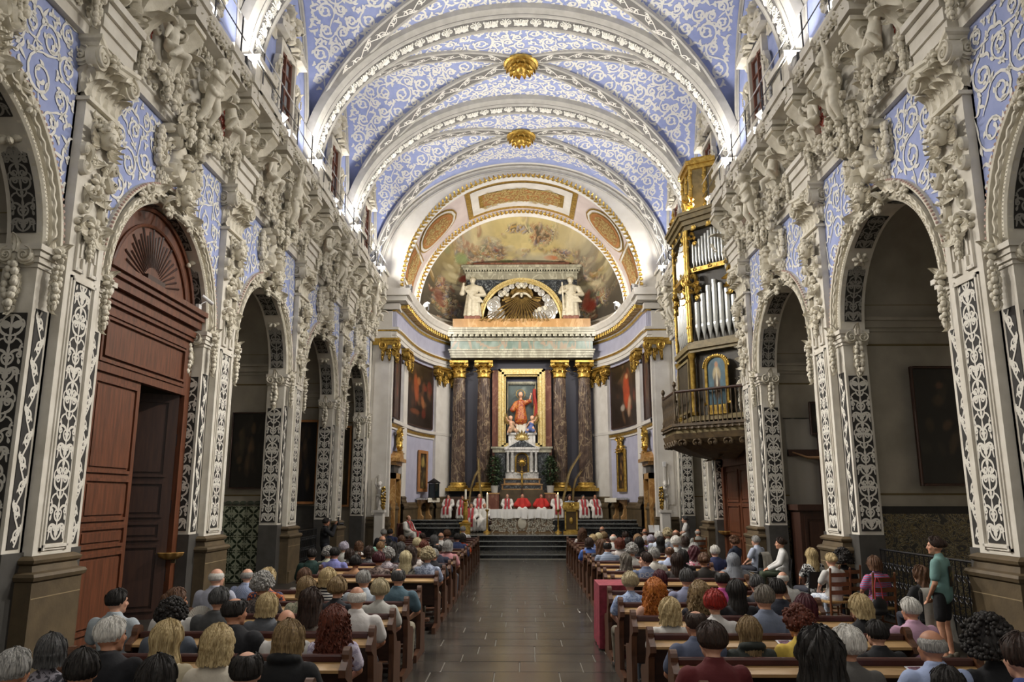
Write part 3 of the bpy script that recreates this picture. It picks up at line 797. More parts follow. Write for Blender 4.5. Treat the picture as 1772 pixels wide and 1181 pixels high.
            out = {'console': .1, 'putto0': .38, 'putto1': .28, 'sscroll': .2, 'cscroll': .24, 'drop': .26, 'drop2': .3, 'flower': .3, 'leaf': .28}[kind]
            ob(nm, ORN[kind], ent, (X(p+dx), WY-out, dz), (R(8) if kind == 'putto0' else 0, R(q.uniform(-12, 12)) if kind in ('cscroll', 'sscroll', 'leaf') else 0, 0), (mir*sc, sc, sc))
        for dx in (.72, 1.95, BAY-1.95, BAY-.72):
            m_ = MB(); m_.box(-.26, .26, -.66, 0, 11.0, 11.34); m_.box(-.29, .29, -.72, 0, 11.34, 11.53); ob('cornice_block', m_.mesh('cornice_block', M['plaster'], 0), ent, (X(p+dx), WY, 0))
    return wall

def redpanel():
    mb = MB(); mb.box(-.24, .24, -.01, .01, 0, .92, 0)
    o = candelabra(.44, .86, 9, 1.2); mb.merge(o, T(0, -.016, .03), 1)
    return mb.mesh('frieze_panel', [M['sgraf'], M['redpaint']], 0)
orn_data(); ORN['redpanel'] = redpanel()
wall_left = side_wall(1, 'wall_left')
wall_right = side_wall(-1, 'wall_right')
# ------------------------------------------------------------------ painted foliage
def fill_scrolls(inside, x0, x1, z0, z1, r=.4, seed=0, t=.07, dens=1.):
    """foliage scrolls packed over a flat region; returns flat ribbons in the x,z plane"""
    mb = MB(); q = random.Random(seed); cs = []
    tries = int((x1-x0)*(z1-z0)/(r*r)*14*dens)
    for _ in range(tries):
        x, z = q.uniform(x0, x1), q.uniform(z0, z1); rr = r*q.uniform(.5, 1.05)
        if not inside(x, z) : continue
        ok = all((x-a)**2+(z-b)**2 > (.86*(rr+c))**2 for a, b, c in cs)
        if ok and all(inside(x+rr*.8*math.cos(k), z+rr*.8*math.sin(k)) for k in (0, 1.57, 3.14, 4.71)): cs.append((x, z, rr))
    for (lo, hi, k_) in ((.24, .42, 1.2), (.13, .22, 1.6)):
        for _ in range(int(tries*k_)):
            x, z = q.uniform(x0, x1), q.uniform(z0, z1); rr = r*q.uniform(lo, hi)
            if inside(x, z) and all((x-a)**2+(z-b)**2 > (.92*(rr+c))**2 for a, b, c in cs) and all(inside(x+rr*math.cos(k), z+rr*math.sin(k)) for k in (0, 1.57, 3.14, 4.71)): cs.append((x, z, rr))
    for (x, z, rr) in cs:
        d = q.choice((-1, 1)); a0 = q.uniform(0, 6.28)
        if rr < r*.42:       # small leaf sprig
            for k in range(3):
                p = curl(x-math.cos(a0)*rr*.8, z-math.sin(a0)*rr*.8, a0+(k-1)*.7, rr*1.8, (k-1)*1.2/rr, (k-1)*1./rr, 8); mb.flat(p, leafw(8, t*1.1), 0)
            continue
        p = sspiral(x, z, rr*.98, 1.7, a0, d, .27, 24)
        mb.flat(p, taper(24, t*1.15, .5, t*.9), 0)
        # tail that sweeps off to feed the scroll
        tl = curl(p[0, 0], p[0, 1], a0-d*PI/2, rr*1.1, d*.9/rr, -d*2.5/rr, 10); mb.flat(tl, taper(10, t, .3), 0)
        for k in range(7):   # leaves flaring off the outside and inside of the roll
            i = 1+k*3; a = a0+d*(i/23)*1.7*2*PI
            outw = a+(0 if k % 2 == 0 or k < 3 else PI)
            pp = curl(p[i, 0], p[i, 1], outw+d*.9, rr*(.52 if k < 4 else .34), d*1.3/rr, d*2.5/rr, 8); mb.flat(pp, leafw(8, t*1.35), 0)
    return mb

# blue spandrels over the arches
def spandrel():
    ins = lambda x, z: abs(x) < 2.33 and z < 3.42 and x*x+z*z > (AR+.42)**2 and (abs(x) > .62)
    mb = fill_scrolls(ins, -2.35, 2.35, .25, 3.45, .38, 5, .05, 1.5)
    return mb.mesh('spandrel_foliage', M['cream'], 0)
_sp = spandrel()
for s, wl in ((1, wall_left), (-1, wall_right)):
    for c in BC: ob('spandrel_foliage', _sp, wl, (s*c, WY-.012, AZ), kind='stuff')

# ------------------------------------------------------------------ attic, clerestory windows
VA, VZ, VR = 6.6, 12.2, 5.35           # vault half span, springing, rise
VB = BAY/2
def window_thing(loc, rz, n):
    w = ob('window_%d' % n, None, None, loc, (0, 0, rz), kind='structure')
    f = MB(); hw = .55
    f.box(-hw-.14, -hw, -.14, .1, 0, 2.0); f.box(hw, hw+.14, -.14, .1, 0, 2.0); f.box(-hw-.14, hw+.14, -.14, .1, 2.0, 2.14); f.box(-hw-.22, hw+.22, -.22, .1, -.14, 0)
    build(f, 'surround', M['plaster'], w, 0)
    g = MB(); g.box(-hw, hw, .02, .03, 0, 2.0); build(g, 'glass', M['pane'], w, 0)
    r = MB()
    for x in (-hw+.05, 0, hw-.05): r.box(x-.03, x+.03, -.06, .02, 0, 2.)
    for z in (.05, .55, 1.0, 1.45, 1.95): r.box(-hw, hw, -.05, .02, z-.02, z+.02)
    build(r, 'frame', M['winwood'], w, 0)
    for sg in (-1, 1):
        ob('s_scroll', ORN['sscroll'], w, (sg*.95, -.05, 1.0), (0, 0, 0), (sg*1.4, 1.2, 1.9))
        ob('c_scroll', ORN['cscroll'], w, (sg*.62, -.1, 2.45), (0, sg*R(-40), 0), (sg*1.6, 1.4, 1.6))
        ob('leaf', ORN['leaf'], w, (sg*.9, -.05, 1.95), (0, sg*R(20), 0), 1.2); ob('fruit_drop', ORN['drop'], w, (sg*.98, -.05, .75), scale=1.1)
        pd = MB(); pd.add([(0, -.3, 0), (.95, -.3, 0), (.95, -.3, .16), (0, -.3, .5), (0, .1, 0), (.95, .1, 0), (.95, .1, .16), (0, .1, .5)], [(0, 1, 2, 3), (7, 6, 5, 4), (0, 4, 5, 1), (1, 5, 6, 2), (2, 6, 7, 3), (3, 7, 4, 0)])
        build(pd, 'pediment', M['plaster'], w, 0, loc=(sg*.25, 0, 2.2), scale=(sg, 1, 1))
    ob('cartouche', ORN['cart'], w, (0, -.12, 2.75), scale=1.05)
    return w
M['pane'] = mat('window_pane', '#8f959a', .15, spec=.6)
M['winwood'] = mat('window_wood', '#6f4334', .5)
_n = 1
for s, wl in ((1, wall_left), (-1, wall_right)):
    X = lambda y: s*y
    for c in BC:
        at = MB(); n = 24
        at.grid(np.array([[(X(c+VB*-math.cos(PI*k/n)), VA, 11.5), (X(c+VB*-math.cos(PI*k/n)), VA, VZ+VR*math.sin(PI*k/n))] for k in range(n+1)]), 0)
        a = build(at, 'lunette_wall', M['blue'], wl, 0)
        th = np.linspace(.12, PI-.12, 40)
        fr = MB(); fr.tube(np.stack([X(c)-s*np.cos(th)*(VB-.42), np.full(40, VA-.05), VZ-.1+np.sin(th)*(VR-.15)], 1), .06, 6); fr.tube(np.stack([X(c)-s*np.cos(th)*(VB-.55), np.full(40, VA-.03), VZ-.1+np.sin(th)*(VR-.3)], 1), .03, 5)
        build(fr, 'lunette_moulding', M['ribgrey'], wl)
        window_thing((-s*(VA-.02), c, 12.35), s*PI/2, _n); _n += 1
    for p in PIL:
        b = MB(); pp = min(p, 33.2)
        b.box(X(pp)-.62, X(pp)+.62, 6.02, VA+.1, 11.5, 11.62); b.box(X(pp)-.55, X(pp)+.55, 6.08, VA+.1, 11.62, 12.1); b.box(X(pp)-.64, X(pp)+.64, 5.98, VA+.1, 12.1, 12.25)
        build(b, 'attic_plinth', M['plaster'], wl, 0)

# ------------------------------------------------------------------ vault
def bay_vault():
    mb = MB(); n, k = 28, 20
    for half in (-1, 1):
        P = [[None]*(n+1) for _ in range(k+1)]
        for i in range(k+1):
            v = half*i/k
            for j in range(n+1):
                t = math.sin((j/n*2-1)*PI/2); x = t*abs(v); P[i][j] = (VA*x, VB*v, VZ+VR*math.sqrt(max(0, 1-x*x)))
        mb.grid(np.array(P))
        P = [[None]*(n+1) for _ in range(k+1)]
        for i in range(k+1):
            u = half*i/k
            for j in range(n+1):
                t = math.sin((j/n*2-1)*PI/2); y = t*abs(u); P[i][j] = (VA*u, VB*y, VZ+VR*math.sqrt(max(0, 1-y*y)))
        mb.grid(np.array(P))
    return mb.mesh('vault_web', M['blue'], 25)
def arc_table(a, r, n=600):
    t = np.linspace(-PI/2, PI/2, n); x = a*np.sin(t); z = r*np.cos(t)
    s = np.concatenate([[0], np.cumsum(np.hypot(np.diff(x), np.diff(z)))]); return s-s[-1]/2, x
def vault_foliage():
    out = MB()
    sA, xA = arc_table(VA, VR); sB, xB = arc_table(VB, VR)
    # main cells: flat (arc s, along y)
    for half in (-1, 1):
        def ins(s, y):
            y *= half; x = abs(np.interp(s, sA, xA)); return .1 < y < 2.3 and x < VA*y/VB-.36 and x < 6.3
        mb = fill_scrolls(ins, -8.6, 8.6, (.1 if half > 0 else -2.3), (2.3 if half > 0 else -.1), .37, 21+half, .066)
        v = np.concatenate(mb.v); x = np.interp(v[:, 0], sA, xA); 
        zz = VZ+VR*np.sqrt(np.maximum(0, 1-(x/VA)**2)); nx = x/VA**2; nz = (zz-VZ)/VR**2; L = np.hypot(nx, nz)
        mb.v = [np.stack([x-nx/L*.015, v[:, 2], zz-nz/L*.015], 1)]; out.merge(mb)
        def ins2(s, x):
            x *= half; y = abs(np.interp(s, sB, xB)); return .3 < x < 6.45 and y < VB*x/VA-.16 and y < 2.5
        mb = fill_scrolls(ins2, -6.6, 6.6, (.3 if half > 0 else -6.45), (6.45 if half > 0 else -.3), .37, 31+half, .066)
        v = np.concatenate(mb.v); y = np.interp(v[:, 0], sB, xB)
        zz = VZ+VR*np.sqrt(np.maximum(0, 1-(y/VB)**2)); ny = y/VB**2; nz = (zz-VZ)/VR**2; L = np.hypot(ny, nz)
        mb.v = [np.stack([v[:, 2], y-ny/L*.015, zz-nz/L*.015], 1)]; out.merge(mb)
    return out.mesh('vault_foliage', M['cream'], 0)
ceiling = ob('ceiling', None, kind='structure')
_w, _f = bay_vault(), vault_foliage()
vbays = []
for c in BC:
    b = ob('vault_bay', _w, ceiling, (0, c, 0)); ob('vault_foliage', _f, b, kind='stuff'); vbays.append(b)
# diagonal ribs with scroll band
def diag():
    mb = MB(); n = 48; D = math.hypot(VA, VB)
    for sx in (1,):
        ax = np.array([VA/D, sx*VB/D, 0]); sd = np.array([-sx*VB/D, VA/D, 0]); fr = []; Ls = []
        for th in np.linspace(.06, PI-.06, n):
            cth, sth = math.cos(th), math.sin(th); o = ax*D*cth+np.array([0, 0, VZ+VR*sth]); nn = ax*cth/D+np.array([0, 0, sth/VR]); nn /= np.linalg.norm(nn)
            fr.append((o, sd, -nn))
        prof = [(-.3, -.05), (-.3, .06), (-.25, .09), (-.21, .05), (.21, .05), (.25, .09), (.3, .06), (.3, -.05)]
        mb.sweep(prof, fr, mats=[0, 0, 0, 1, 0, 0, 0])
        # scrolls along the band
        s_ = np.concatenate([[0], np.cumsum(np.linalg.norm(np.diff(np.array([f[0] for f in fr]), axis=0), axis=1))]); Ltot = s_[-1]
        r = running(.4, Ltot, 3, .62); v = np.concatenate(r.v); O = np.array([f[0] for f in fr]); Nn = np.array([f[2] for f in fr])
        pos = np.stack([np.interp(v[:, 2], s_, O[:, k]) for k in range(3)], 1); nor = np.stack([np.interp(v[:, 2], s_, Nn[:, k]) for k in range(3)], 1)
        r.v = [pos+v[:, :1]*sd+nor*.062]; mb.merge(r, None, 2)
    return mb.mesh('diagonal_rib', [M['ribgrey'], M['ribdark'], M['cream']], 30)
_d = diag()
for b in vbays: ob('diagonal_rib', _d, b); ob('diagonal_rib', _d, b, scale=(-1, 1, 1))
# transverse ribs
RA, RR_ = 6.28, 5.0
def trib():
    mb = MB(); n = 64; fr = []
    for th in np.linspace(.0, PI, n):
        c, s = math.cos(th), math.sin(th); nn = np.array([c/RA, 0, s/RR_]); nn /= np.linalg.norm(nn); fr.append((np.array([RA*c, 0, VZ+RR_*s]), np.array([0, 1, 0]), nn))
    prof = [(-.58, .42), (-.58, .16), (-.53, .1), (-.5, .12), (-.44, .05), (-.4, .05), (-.36, 0), (-.3, 0), (-.28, .05), (.28, .05), (.3, 0), (.36, 0), (.4, .05), (.44, .05), (.5, .12), (.53, .1), (.58, .16), (.58, .42)]
    mats = [0]*17; mats[8] = 1; mats[4] = mats[12] = 1
    mb.sweep(prof, fr, mats=mats)
    return mb.mesh('transverse_rib', [M['ribgrey'], M['ribdark']], 25)
def shell_unit():
    mb = MB()
    for k in range(-4, 5):
        a = k*.33; p = curl(0, -.16, R(90)-a, .36*(1-.04*abs(k)), -a*.8, -a*1.2, 9); mb.relief(p, np.linspace(.025, .075, 9), .035)
    for sg in (-1, 1):
        p = curl(sg*.06, -.2, R(90)-sg*R(75), .62, sg*2., sg*20, 20); mb.relief(p, taper(20, .05, .5, .03), .04)
        mb.ell((sg*.3, -.02, .12), (.05, .03, .05), 6, 4)
    return mb.mesh('shell_ornament', M['cream'])
def scroll_unit():
    mb = MB()
    for sg in (-1, 1):
        mb.relief(sspiral(sg*.16, .03, .15, 1.7, R(90), sg, .3, 22), taper(22, .055, .5, .04), .04)
        p = curl(sg*.03, -.24, R(90)-sg*R(30), .3, sg*3, sg*6, 10); mb.relief(p, leafw(10, .07), .03)
    mb.relief([(0, -.25), (0, -.05), (0, .22)], [.03, .08, .02], .045)
    return mb.mesh('scroll_ornament', M['cream'])
_r, _sh, _so = trib(), shell_unit(), scroll_unit()
ribs = []
for p in PIL[:-1]:
    rb = ob('transverse_rib', _r, ceiling, (0, p, 0)); ribs.append(rb)
    if p < 10: continue
    N_ = 41
    for k in range(N_):
        th = PI*(k+.5)/N_; c, s = math.cos(th), math.sin(th); nn = Vector((c/RA, 0, s/RR_)).normalized(); tt = Vector((nn.z, 0, -nn.x))
        # local x -> tangent, local z -> across (y), local -y -> inward
        m3 = Matrix((tt, nn, Vector((0, 1, 0)))).transposed()
        o = ob('scroll_ornament' if k % 2 else 'shell_ornament', _so if k % 2 else _sh, rb, (RA*c+nn.x*.05, 0, VZ+RR_*s+nn.z*.05)); o.rotation_euler = m3.to_euler(); o.scale = (.72, 1.2, .95)
# gilded bosses
bo = MB()
for k in range(14):
    a = 2*PI*k/14
    for rr, z, l in ((.2, -.05, .3), (.38, .02, .28)):
        bo.merge(leaf_mb(l, .17, .9), Matrix.Rotation(a+rr*3, 4, 'Z') @ T(0, -rr*.6, z, rx=R(100)))
bo.ell((0, 0, -.12), (.16, .16, .12), 12, 8); bo.lathe([(.5, .05), (.5, .0), (.42, -.06), (.1, -.08)], 20)
_b = bo.mesh('gilded_boss', M['gold'])
for c in BC[1:]:
    ob('gilded_boss', _b, ceiling, (0, c, VZ+VR-.12), scale=1.25)

# ------------------------------------------------------------------ wall to the chancel with its arch
CA, CZ, CR = 5.55, 11.6, 5.4        # chancel arch half span, springing, rise
we = MB(); n = 48
def el(a, z, r, k): th = PI*k/n; return (-a*math.cos(th), z+r*math.sin(th))
we.grid(np.array([[(el(CA, CZ, CR, k)[0], END, el(CA, CZ, CR, k)[1]), (el(VA+.1, VZ, VR+.1, k)[0], END, el(VA+.1, VZ, VR+.1, k)[1])] for k in range(n+1)]))
we.grid(np.array([[(el(VA-.02, VZ, VR-.02, k)[0], y, el(VA-.02, VZ, VR-.02, k)[1]) for y in (33.5, END+.02)] for k in range(n+1)]))
for sg in (-1, 1):
    we.box(min(sg*CA, sg*6.75), max(sg*CA, sg*6.75), END+.012, END+.3, 11.3, 12.3); we.box(min(sg*5.8, sg*6.9), max(sg*5.8, sg*6.9), END+.02, END+.5, 0, 11.4)
    we.box(min(sg*6.7, sg*10.2), max(sg*6.7, sg*10.2), END, END+.4, 0, 12)
wall_end = build(we, 'wall_end', M['cwhite'], None, 20, kind='structure')
mo = MB()
for (d, w_, m_) in ((.12, .07, 0), (.3, .05, 0)):
    P = [(el(VA-d, VZ, VR-d, k)[0], END-.03, el(VA-d, VZ, VR-d, k)[1]) for k in range(n+1)]; mo.tube(P, w_, 6)
build(mo, 'arch_moulding', M['ribgrey'], wall_end)
# ------------------------------------------------------------------ floor, steps
M['slab'] = mat('dark_slab', '#45423d', .2, '#33312e', 1.6, bump=.04, bscale=8, spec=.5, world=True)
M['floor2'] = mat('dark_floor', '#35332f', .35, '#2b2927', 3)
M['stepblack'] = mat_marble('black_marble', '#17191a', '#4a4e4e', '#202222', 1.6, .15, .018, (1, 1, 1))
M['nosing'] = mat('grey_nosing', '#8b8d8a', .35)
M['tread'] = mat('dark_tread', '#55544f', .12, '#45443f', 3)
M['stepedge'] = mat('pale_edge', '#b9b4a6', .4)
fl = MB(); fl.box(-10.2, 10.2, -6, 45.5, -.3, -.012)
floor = build(fl, 'floor', mat('joint_mortar', '#6f6a60', .7), None, 0, kind='structure')
_sl = {}
q = random.Random(5)
y = 3.0; row = 0
while y < 30.0:
    d = (.6, .66, .56, .62)[row % 4]; x = -1.75-q.uniform(.1, .9)
    while x < 1.75:
        w = q.choice((.85, 1.05, 1.25)); a, b = max(x, -1.75), min(x+w, 1.75)
        if b-a > .12:
            key = (round(b-a, 2), d)
            if key not in _sl:
                m_ = MB(); hw = (b-a)/2-.008; m_.cbox(-hw, hw, -d/2+.008, d/2-.008, -.012, 0, .004); _sl[key] = m_.mesh('slab', M['slab'], 0)
            ob('slab', _sl[key], floor, ((a+b)/2, y+d/2, q.uniform(-.001, .001)), (q.uniform(-.0012, .0012), q.uniform(-.0012, .0012), 0))
        x += w
    y += d; row += 1
for sx in (-1, 1):
    f2 = MB(); f2.box(min(sx*1.75, sx*10), max(sx*1.75, sx*10), 2, 33, -.012, 0); build(f2, 'side_paving', M['floor2'], floor, 0)
st = MB()
def step(x0, x1, y0, y1, z0, z1):
    st.box(x0, x1, y0, y1, z0, z1-.03, 0); st.box(x0-.02, x1+.02, y0-.03, y1, z1-.03, z1, 1)
steps = ob('floor_sanctuary', None, kind='structure')
for nm, a in (('step', (-2.6, 2.6, 30.3, 46, 0, .18)), ('step', (-2.7, 2.7, 32.55, 46, .18, .36)), ('step', (-2.75, 2.75, 32.9, 46, .36, .54)), ('step', (-2.8, 2.8, 33.25, 46, .54, .76)),
              ('side_step', (-5.75, -2.6, 36.4, 46, 0, .95)), ('side_step', (-5.75, -2.6, 36.8, 46, .9, 1.12)), ('side_step', (-5.75, -2.6, 37.2, 46, 1.1, 1.28)),
              ('side_step', (2.6, 5.75, 36.4, 46, 0, .95)), ('side_step', (2.6, 5.75, 36.8, 46, .9, 1.12)), ('side_step', (2.6, 5.75, 37.2, 46, 1.1, 1.28)),
              ('upper_floor', (-2.62, 2.62, 37.6, 46, .7, 1.28))):
    st = MB(); step(*a); o_ = build(st, nm, [M['stepblack'], M['tread']], steps, 0); nz_ = MB(); nz_.box(a[0]-.03, a[1]+.03, a[2]-.045, a[2]-.02, a[5]-.032, a[5]+.002); build(nz_, 'nosing', M['nosing'], o_, 0)
_ln = MB(); _ln.box(-2.6, 2.6, 30.26, 30.3, 0, .03); build(_ln, 'edge_strip', M['stepedge'], steps, 0)

# ------------------------------------------------------------------ chancel wall on its curved plan
_pl = np.array([(-5.83, 34.05), (-5.76, 35), (-5.7, 36.1), (-5.62, 37.2), (-5.45, 38.6), (-5.15, 39.9), (-4.7, 41.1), (-4.05, 42.3), (-3.1, 43.3), (-1.6, 44.05), (0, 44.3)])
_pl = np.concatenate([_pl, mirror(_pl)[::-1][1:]])
def catmull(P, per=6):
    out = []
    for i in range(len(P)-1):
        p0, p1, p2, p3 = P[max(i-1, 0)], P[i], P[i+1], P[min(i+2, len(P)-1)]
        for k in range(per):
            t = k/per; out.append(.5*((2*p1)+(-p0+p2)*t+(2*p0-5*p1+4*p2-p3)*t*t+(-p0+3*p1-3*p2+p3)*t**3))
    out.append(P[-1]); return np.array(out)
PLAN = catmull(_pl)
_t = np.gradient(PLAN, axis=0); _t /= np.linalg.norm(_t, axis=1)[:, None]
PN = np.stack([_t[:, 1], -_t[:, 0]], 1)      # inward normal
PS = np.concatenate([[0], np.cumsum(np.linalg.norm(np.diff(PLAN, axis=0), axis=1))]); PL = PS[-1]
def plan_at(s, off=0.):
    p = np.array([np.interp(s, PS, PLAN[:, 0]), np.interp(s, PS, PLAN[:, 1])]); n = np.array([np.interp(s, PS, PN[:, 0]), np.interp(s, PS, PN[:, 1])]); n /= np.linalg.norm(n)
    return p+n*off, n
def plan_sweep(mb, prof, s0=0., s1=None, mats=None, m=0, n=90):
    s1 = PL if s1 is None else s1; S = np.linspace(s0, s1, max(2, int(n*(s1-s0)/PL)+2)); P = []
    for s in S:
        p, nn = plan_at(s); P.append([(p[0]+nn[0]*o, p[1]+nn[1]*o, z) for o, z in prof])
    P = np.array(P)
    if mats is None: mb.grid(P, m)
    else:
        for j in range(len(prof)-1): mb.grid(P[:, j:j+2], mats[j])
cw = MB(); plan_sweep(cw, [(0, .5), (0, 11.5)])
wall_chancel = build(cw, 'wall_chancel', M['lav'], None, 30, kind='structure')
en = MB()
plan_sweep(en, [(0, 9.26), (.2, 9.26), (.2, 9.42), (.24, 9.44), (.24, 9.6), (.29, 9.62), (.33, 9.72), (.33, 9.78), (.2, 9.8), (.2, 10.52), (.26, 10.54), (.3, 10.66), (.36, 10.7), (.36, 10.84), (.7, 10.9), (.7, 11.1), (.76, 11.14), (.86, 11.36), (.86, 11.44), (0, 11.46)], mats=[0]*5+[1]+[0]*2+[2]+[2]+[1]+[0]+[1]+[0]*6)
for sg in (-1, 1):    # return across the pier face
    for (o, z0, z1, mm) in ((.2, 9.26, 9.42, 0), (.24, 9.42, 9.6, 0), (.29, 9.6, 9.66, 1), (.33, 9.66, 9.78, 0), (.18, 9.78, 10.52, 2), (.26, 10.52, 10.58, 1), (.36, 10.58, 10.86, 0), (.7, 10.9, 11.12, 0), (.84, 11.12, 11.44, 0)):
        en.box(min(sg*(5.83-o), sg*6.7), max(sg*(5.83-o), sg*6.7), END+.28-o, 34.4, z0, z1, mm)
entab = build(en, 'chancel_entablature', [M['cwhite'], M['gold'], M['lav']], wall_chancel, 20)
for k in range(int(PL/.3)):   # gilded modillions
    s = .15+.3*k; p, nn = plan_at(s, .52)
    if k == 0:
        m_ = MB(); m_.cbox(-.09, .09, -.17, .17, 0, .18, .02); m_.merge(leaf_mb(.2, .14, .9), T(0, -.14, 0)); _mo = m_.mesh('modillion', M['gold'])
    ob('modillion', _mo, entab, (p[0], p[1], 10.72), (0, 0, math.atan2(nn[1], nn[0])+PI/2))
# string course, base, pilasters
sc_ = MB(); plan_sweep(sc_, [(0, 5.28), (.06, 5.3), (.06, 5.38), (.1, 5.4), (.1, 5.52), (.18, 5.56), (.2, 5.7), (0, 5.72)], mats=[0, 0, 1, 1, 0, 0, 0])
build(sc_, 'string_course', [M['cwhite'], M['gold']], wall_chancel, 20)
bs = MB(); plan_sweep(bs, [(.12, .5), (.12, 1.75), (.16, 1.78), (.16, 1.86), (.1, 1.92), (.1, 2.02), (.06, 2.06), (0, 2.08)]); build(bs, 'stone_base', M['stone'], wall_chancel, 20)
M['capgold'] = M['gold']
ic = MB()          # gilded scroll capital
for sg in (-1, 1):
    volute(ic, sg*.34, -.12, .42, .24, .2, sg); b_ = MB(); volute(b_, 0, 0, 0, .2, .16, -sg); ic.merge(b_, T(sg*.44, .1, .42, rz=sg*R(90)))
ic.box(-.42, .42, -.06, .3, .52, .66); ic.box(-.5, .5, -.16, .3, .66, .76)
for k in range(5): ic.merge(leaf_mb(.34, .22, 1.1), T(-.32+.16*k, -.0, .0))
ic.merge(fruit_mb(3, .45, .2), T(0, -.06, .3)); ic.merge(fruit_mb(4, .35, .16), T(.36, -.1, .2)); ic.merge(fruit_mb(6, .35, .16), T(-.36, -.1, .2))
_ic = ic.mesh('gilded_capital', M['gold'])
def cpil(s0, s1, sc=1.):
    pm = MB(); plan_sweep(pm, [(0, 2.0), (.16, 2.0), (.16, 8.5), (0, 8.5)], s0, s1)
    for s in (s0, s1):
        p, nn = plan_at(s); pm.add([(p[0], p[1], 2), (p[0]+nn[0]*.16, p[1]+nn[1]*.16, 2), (p[0]+nn[0]*.16, p[1]+nn[1]*.16, 8.5), (p[0], p[1], 8.5)], [(0, 1, 2, 3)])
    o = build(pm, 'pilaster', M['cwhite'], wall_chancel, 20)
    b = MB(); plan_sweep(b, [(.16, 2.0), (.22, 2.0), (.24, 2.1), (.2, 2.2), (.22, 2.3), (.16, 2.36)], s0-.04, s1+.04); plan_sweep(b, [(0, 1.0), (.3, 1.0), (.3, 1.75), (.34, 1.8), (.34, 1.9), (.28, 2.02), (0, 2.04)], s0-.08, s1+.08)
    build(b, 'base', M['stone'], o, 20)
    p, nn = plan_at((s0+s1)/2, .2); ob('gilded_capital', _ic, o, (p[0], p[1], 8.48), (0, 0, math.atan2(nn[1], nn[0])+PI/2), (sc*(s1-s0+.1)/.9, 1, 1))
def s_of(x, y): return PS[np.argmin((PLAN[:, 0]-x)**2+(PLAN[:, 1]-y)**2)]
for sg in (-1, 1):
    for (a, b) in (((5.7, 36.1), (5.63, 37.0)), ((4.66, 41.2), (4.08, 42.25))):
        s0, s1 = sorted((s_of(sg*a[0], a[1]), s_of(sg*b[0], b[1]))); cpil(s0, s1)
    # pier pilaster facing the nave
    pm = MB(); a, b = sorted((sg*5.72, sg*6.62)); pm.box(a, b, END-.02, END+.3, 1.5, 9.3); pm.box(a+.12, b-.12, END-.05, END, 2.0, 8.4)
    o = build(pm, 'pier_pilaster', M['cwhite'], wall_end, 0)
    pb = MB(); pb.box(a-.06, b+.06, END-.12, END+.3, 0, 1.12); pb.box(a-.1, b+.1, END-.16, END+.3, 1.12, 1.24); pb.box(a-.04, b+.04, END-.1, END+.3, 1.24, 1.38); pb.box(a-.08, b+.08, END-.13, END+.3, 1.38, 1.5); build(pb, 'pedestal', M['stone'], o, 0)
    gc = MB(); gc.box(a, b, END-.1, END, 8.95, 9.25); build(gc, 'gilded_band', M['gold'], o, 0)
    ob('gilded_capital', _ic, o, (sg*5.85, END-.02, 8.5), (0, 0, 0), (.85, 1, 1)); ob('gilded_capital', _ic, o, (sg*5.68, END+.3, 8.5), (0, 0, sg*-PI/2), (.6, .8, 1))
# barrel over the chancel, its panels and gilded rings
cb = MB(); n = 48; Y0, Y1 = END, 38.2
def cel(th, d=0.): return (-(CA-d)*math.cos(th), CZ+(CR-d)*math.sin(th))
cb.grid(np.array([[(*[cel(PI*k/n)[0]], y, cel(PI*k/n)[1]) for y in (Y0, Y1)] for k in range(n+1)]))
ceil_ch = build(cb, 'ceiling_chancel', M['pinkwall'], None, 30, kind='structure')
def barrel_patch(mb, t0, t1, y0, y1, d, m, shape='rect'):
    P = []
    for i in range(25):
        u = i/24; th = t0+(t1-t0)*u
        k = 1. if shape == 'rect' else math.sqrt(max(0, 1-(2*u-1)**2)); yc = (y0+y1)/2; hy = (y1-y0)/2*k
        P.append([(cel(th, d)[0], yc+hy*v, cel(th, d)[1]) for v in (-1, -.33, .33, 1)])
    mb.grid(np.array(P), m)
for (t0, t1, y0, y1, sh) in ((70, 110, 35.3, 36.7, 'rect'), (30, 52, 34.8, 37.1, 'oval'), (128, 150, 34.8, 37.1, 'oval'), (9, 24, 34.7, 37.1, 'rect'), (156, 171, 34.7, 37.1, 'rect')):
    pm = MB()
    e = 3. if t0 != 70 else 9.; barrel_patch(pm, R(t0-e), R(t1+e), y0-.38*e/3, y1+.38*e/3, .03, 1, sh); barrel_patch(pm, R(t0-e*.7), R(t1+e*.7), y0-.26*e/3, y1+.26*e/3, .05, 2, sh); barrel_patch(pm, R(t0-e*.25), R(t1+e*.25), y0-.09, y1+.09, .06, 1, sh); barrel_patch(pm, R(t0), R(t1), y0, y1, .07, 0, sh)
    o = build(pm, 'vault_panel', [M['ochre'], M['gold'], M['cwhite']], ceil_ch, 0)
    fo = fill_scrolls(lambda x, z: True, -R(t1-t0)/2*5.2, R(t1-t0)/2*5.2, -.8, .8, .3, int(t0), .06) if sh == 'rect' and t0 > 60 else fill_scrolls(lambda x, z: x*x+z*z < .8, -.9, .9, -.9, .9, .3, int(t0), .06)
    v = np.concatenate(fo.v); th = R((t0+t1)/2)+v[:, 0]/5.45
    fo.v = [np.stack([-(CA-.09)*np.cos(th), (y0+y1)/2+v[:, 2], CZ+(CR-.09)*np.sin(th)], 1)]
    build(fo, 'relief', M['gold_pale'], o, 0)
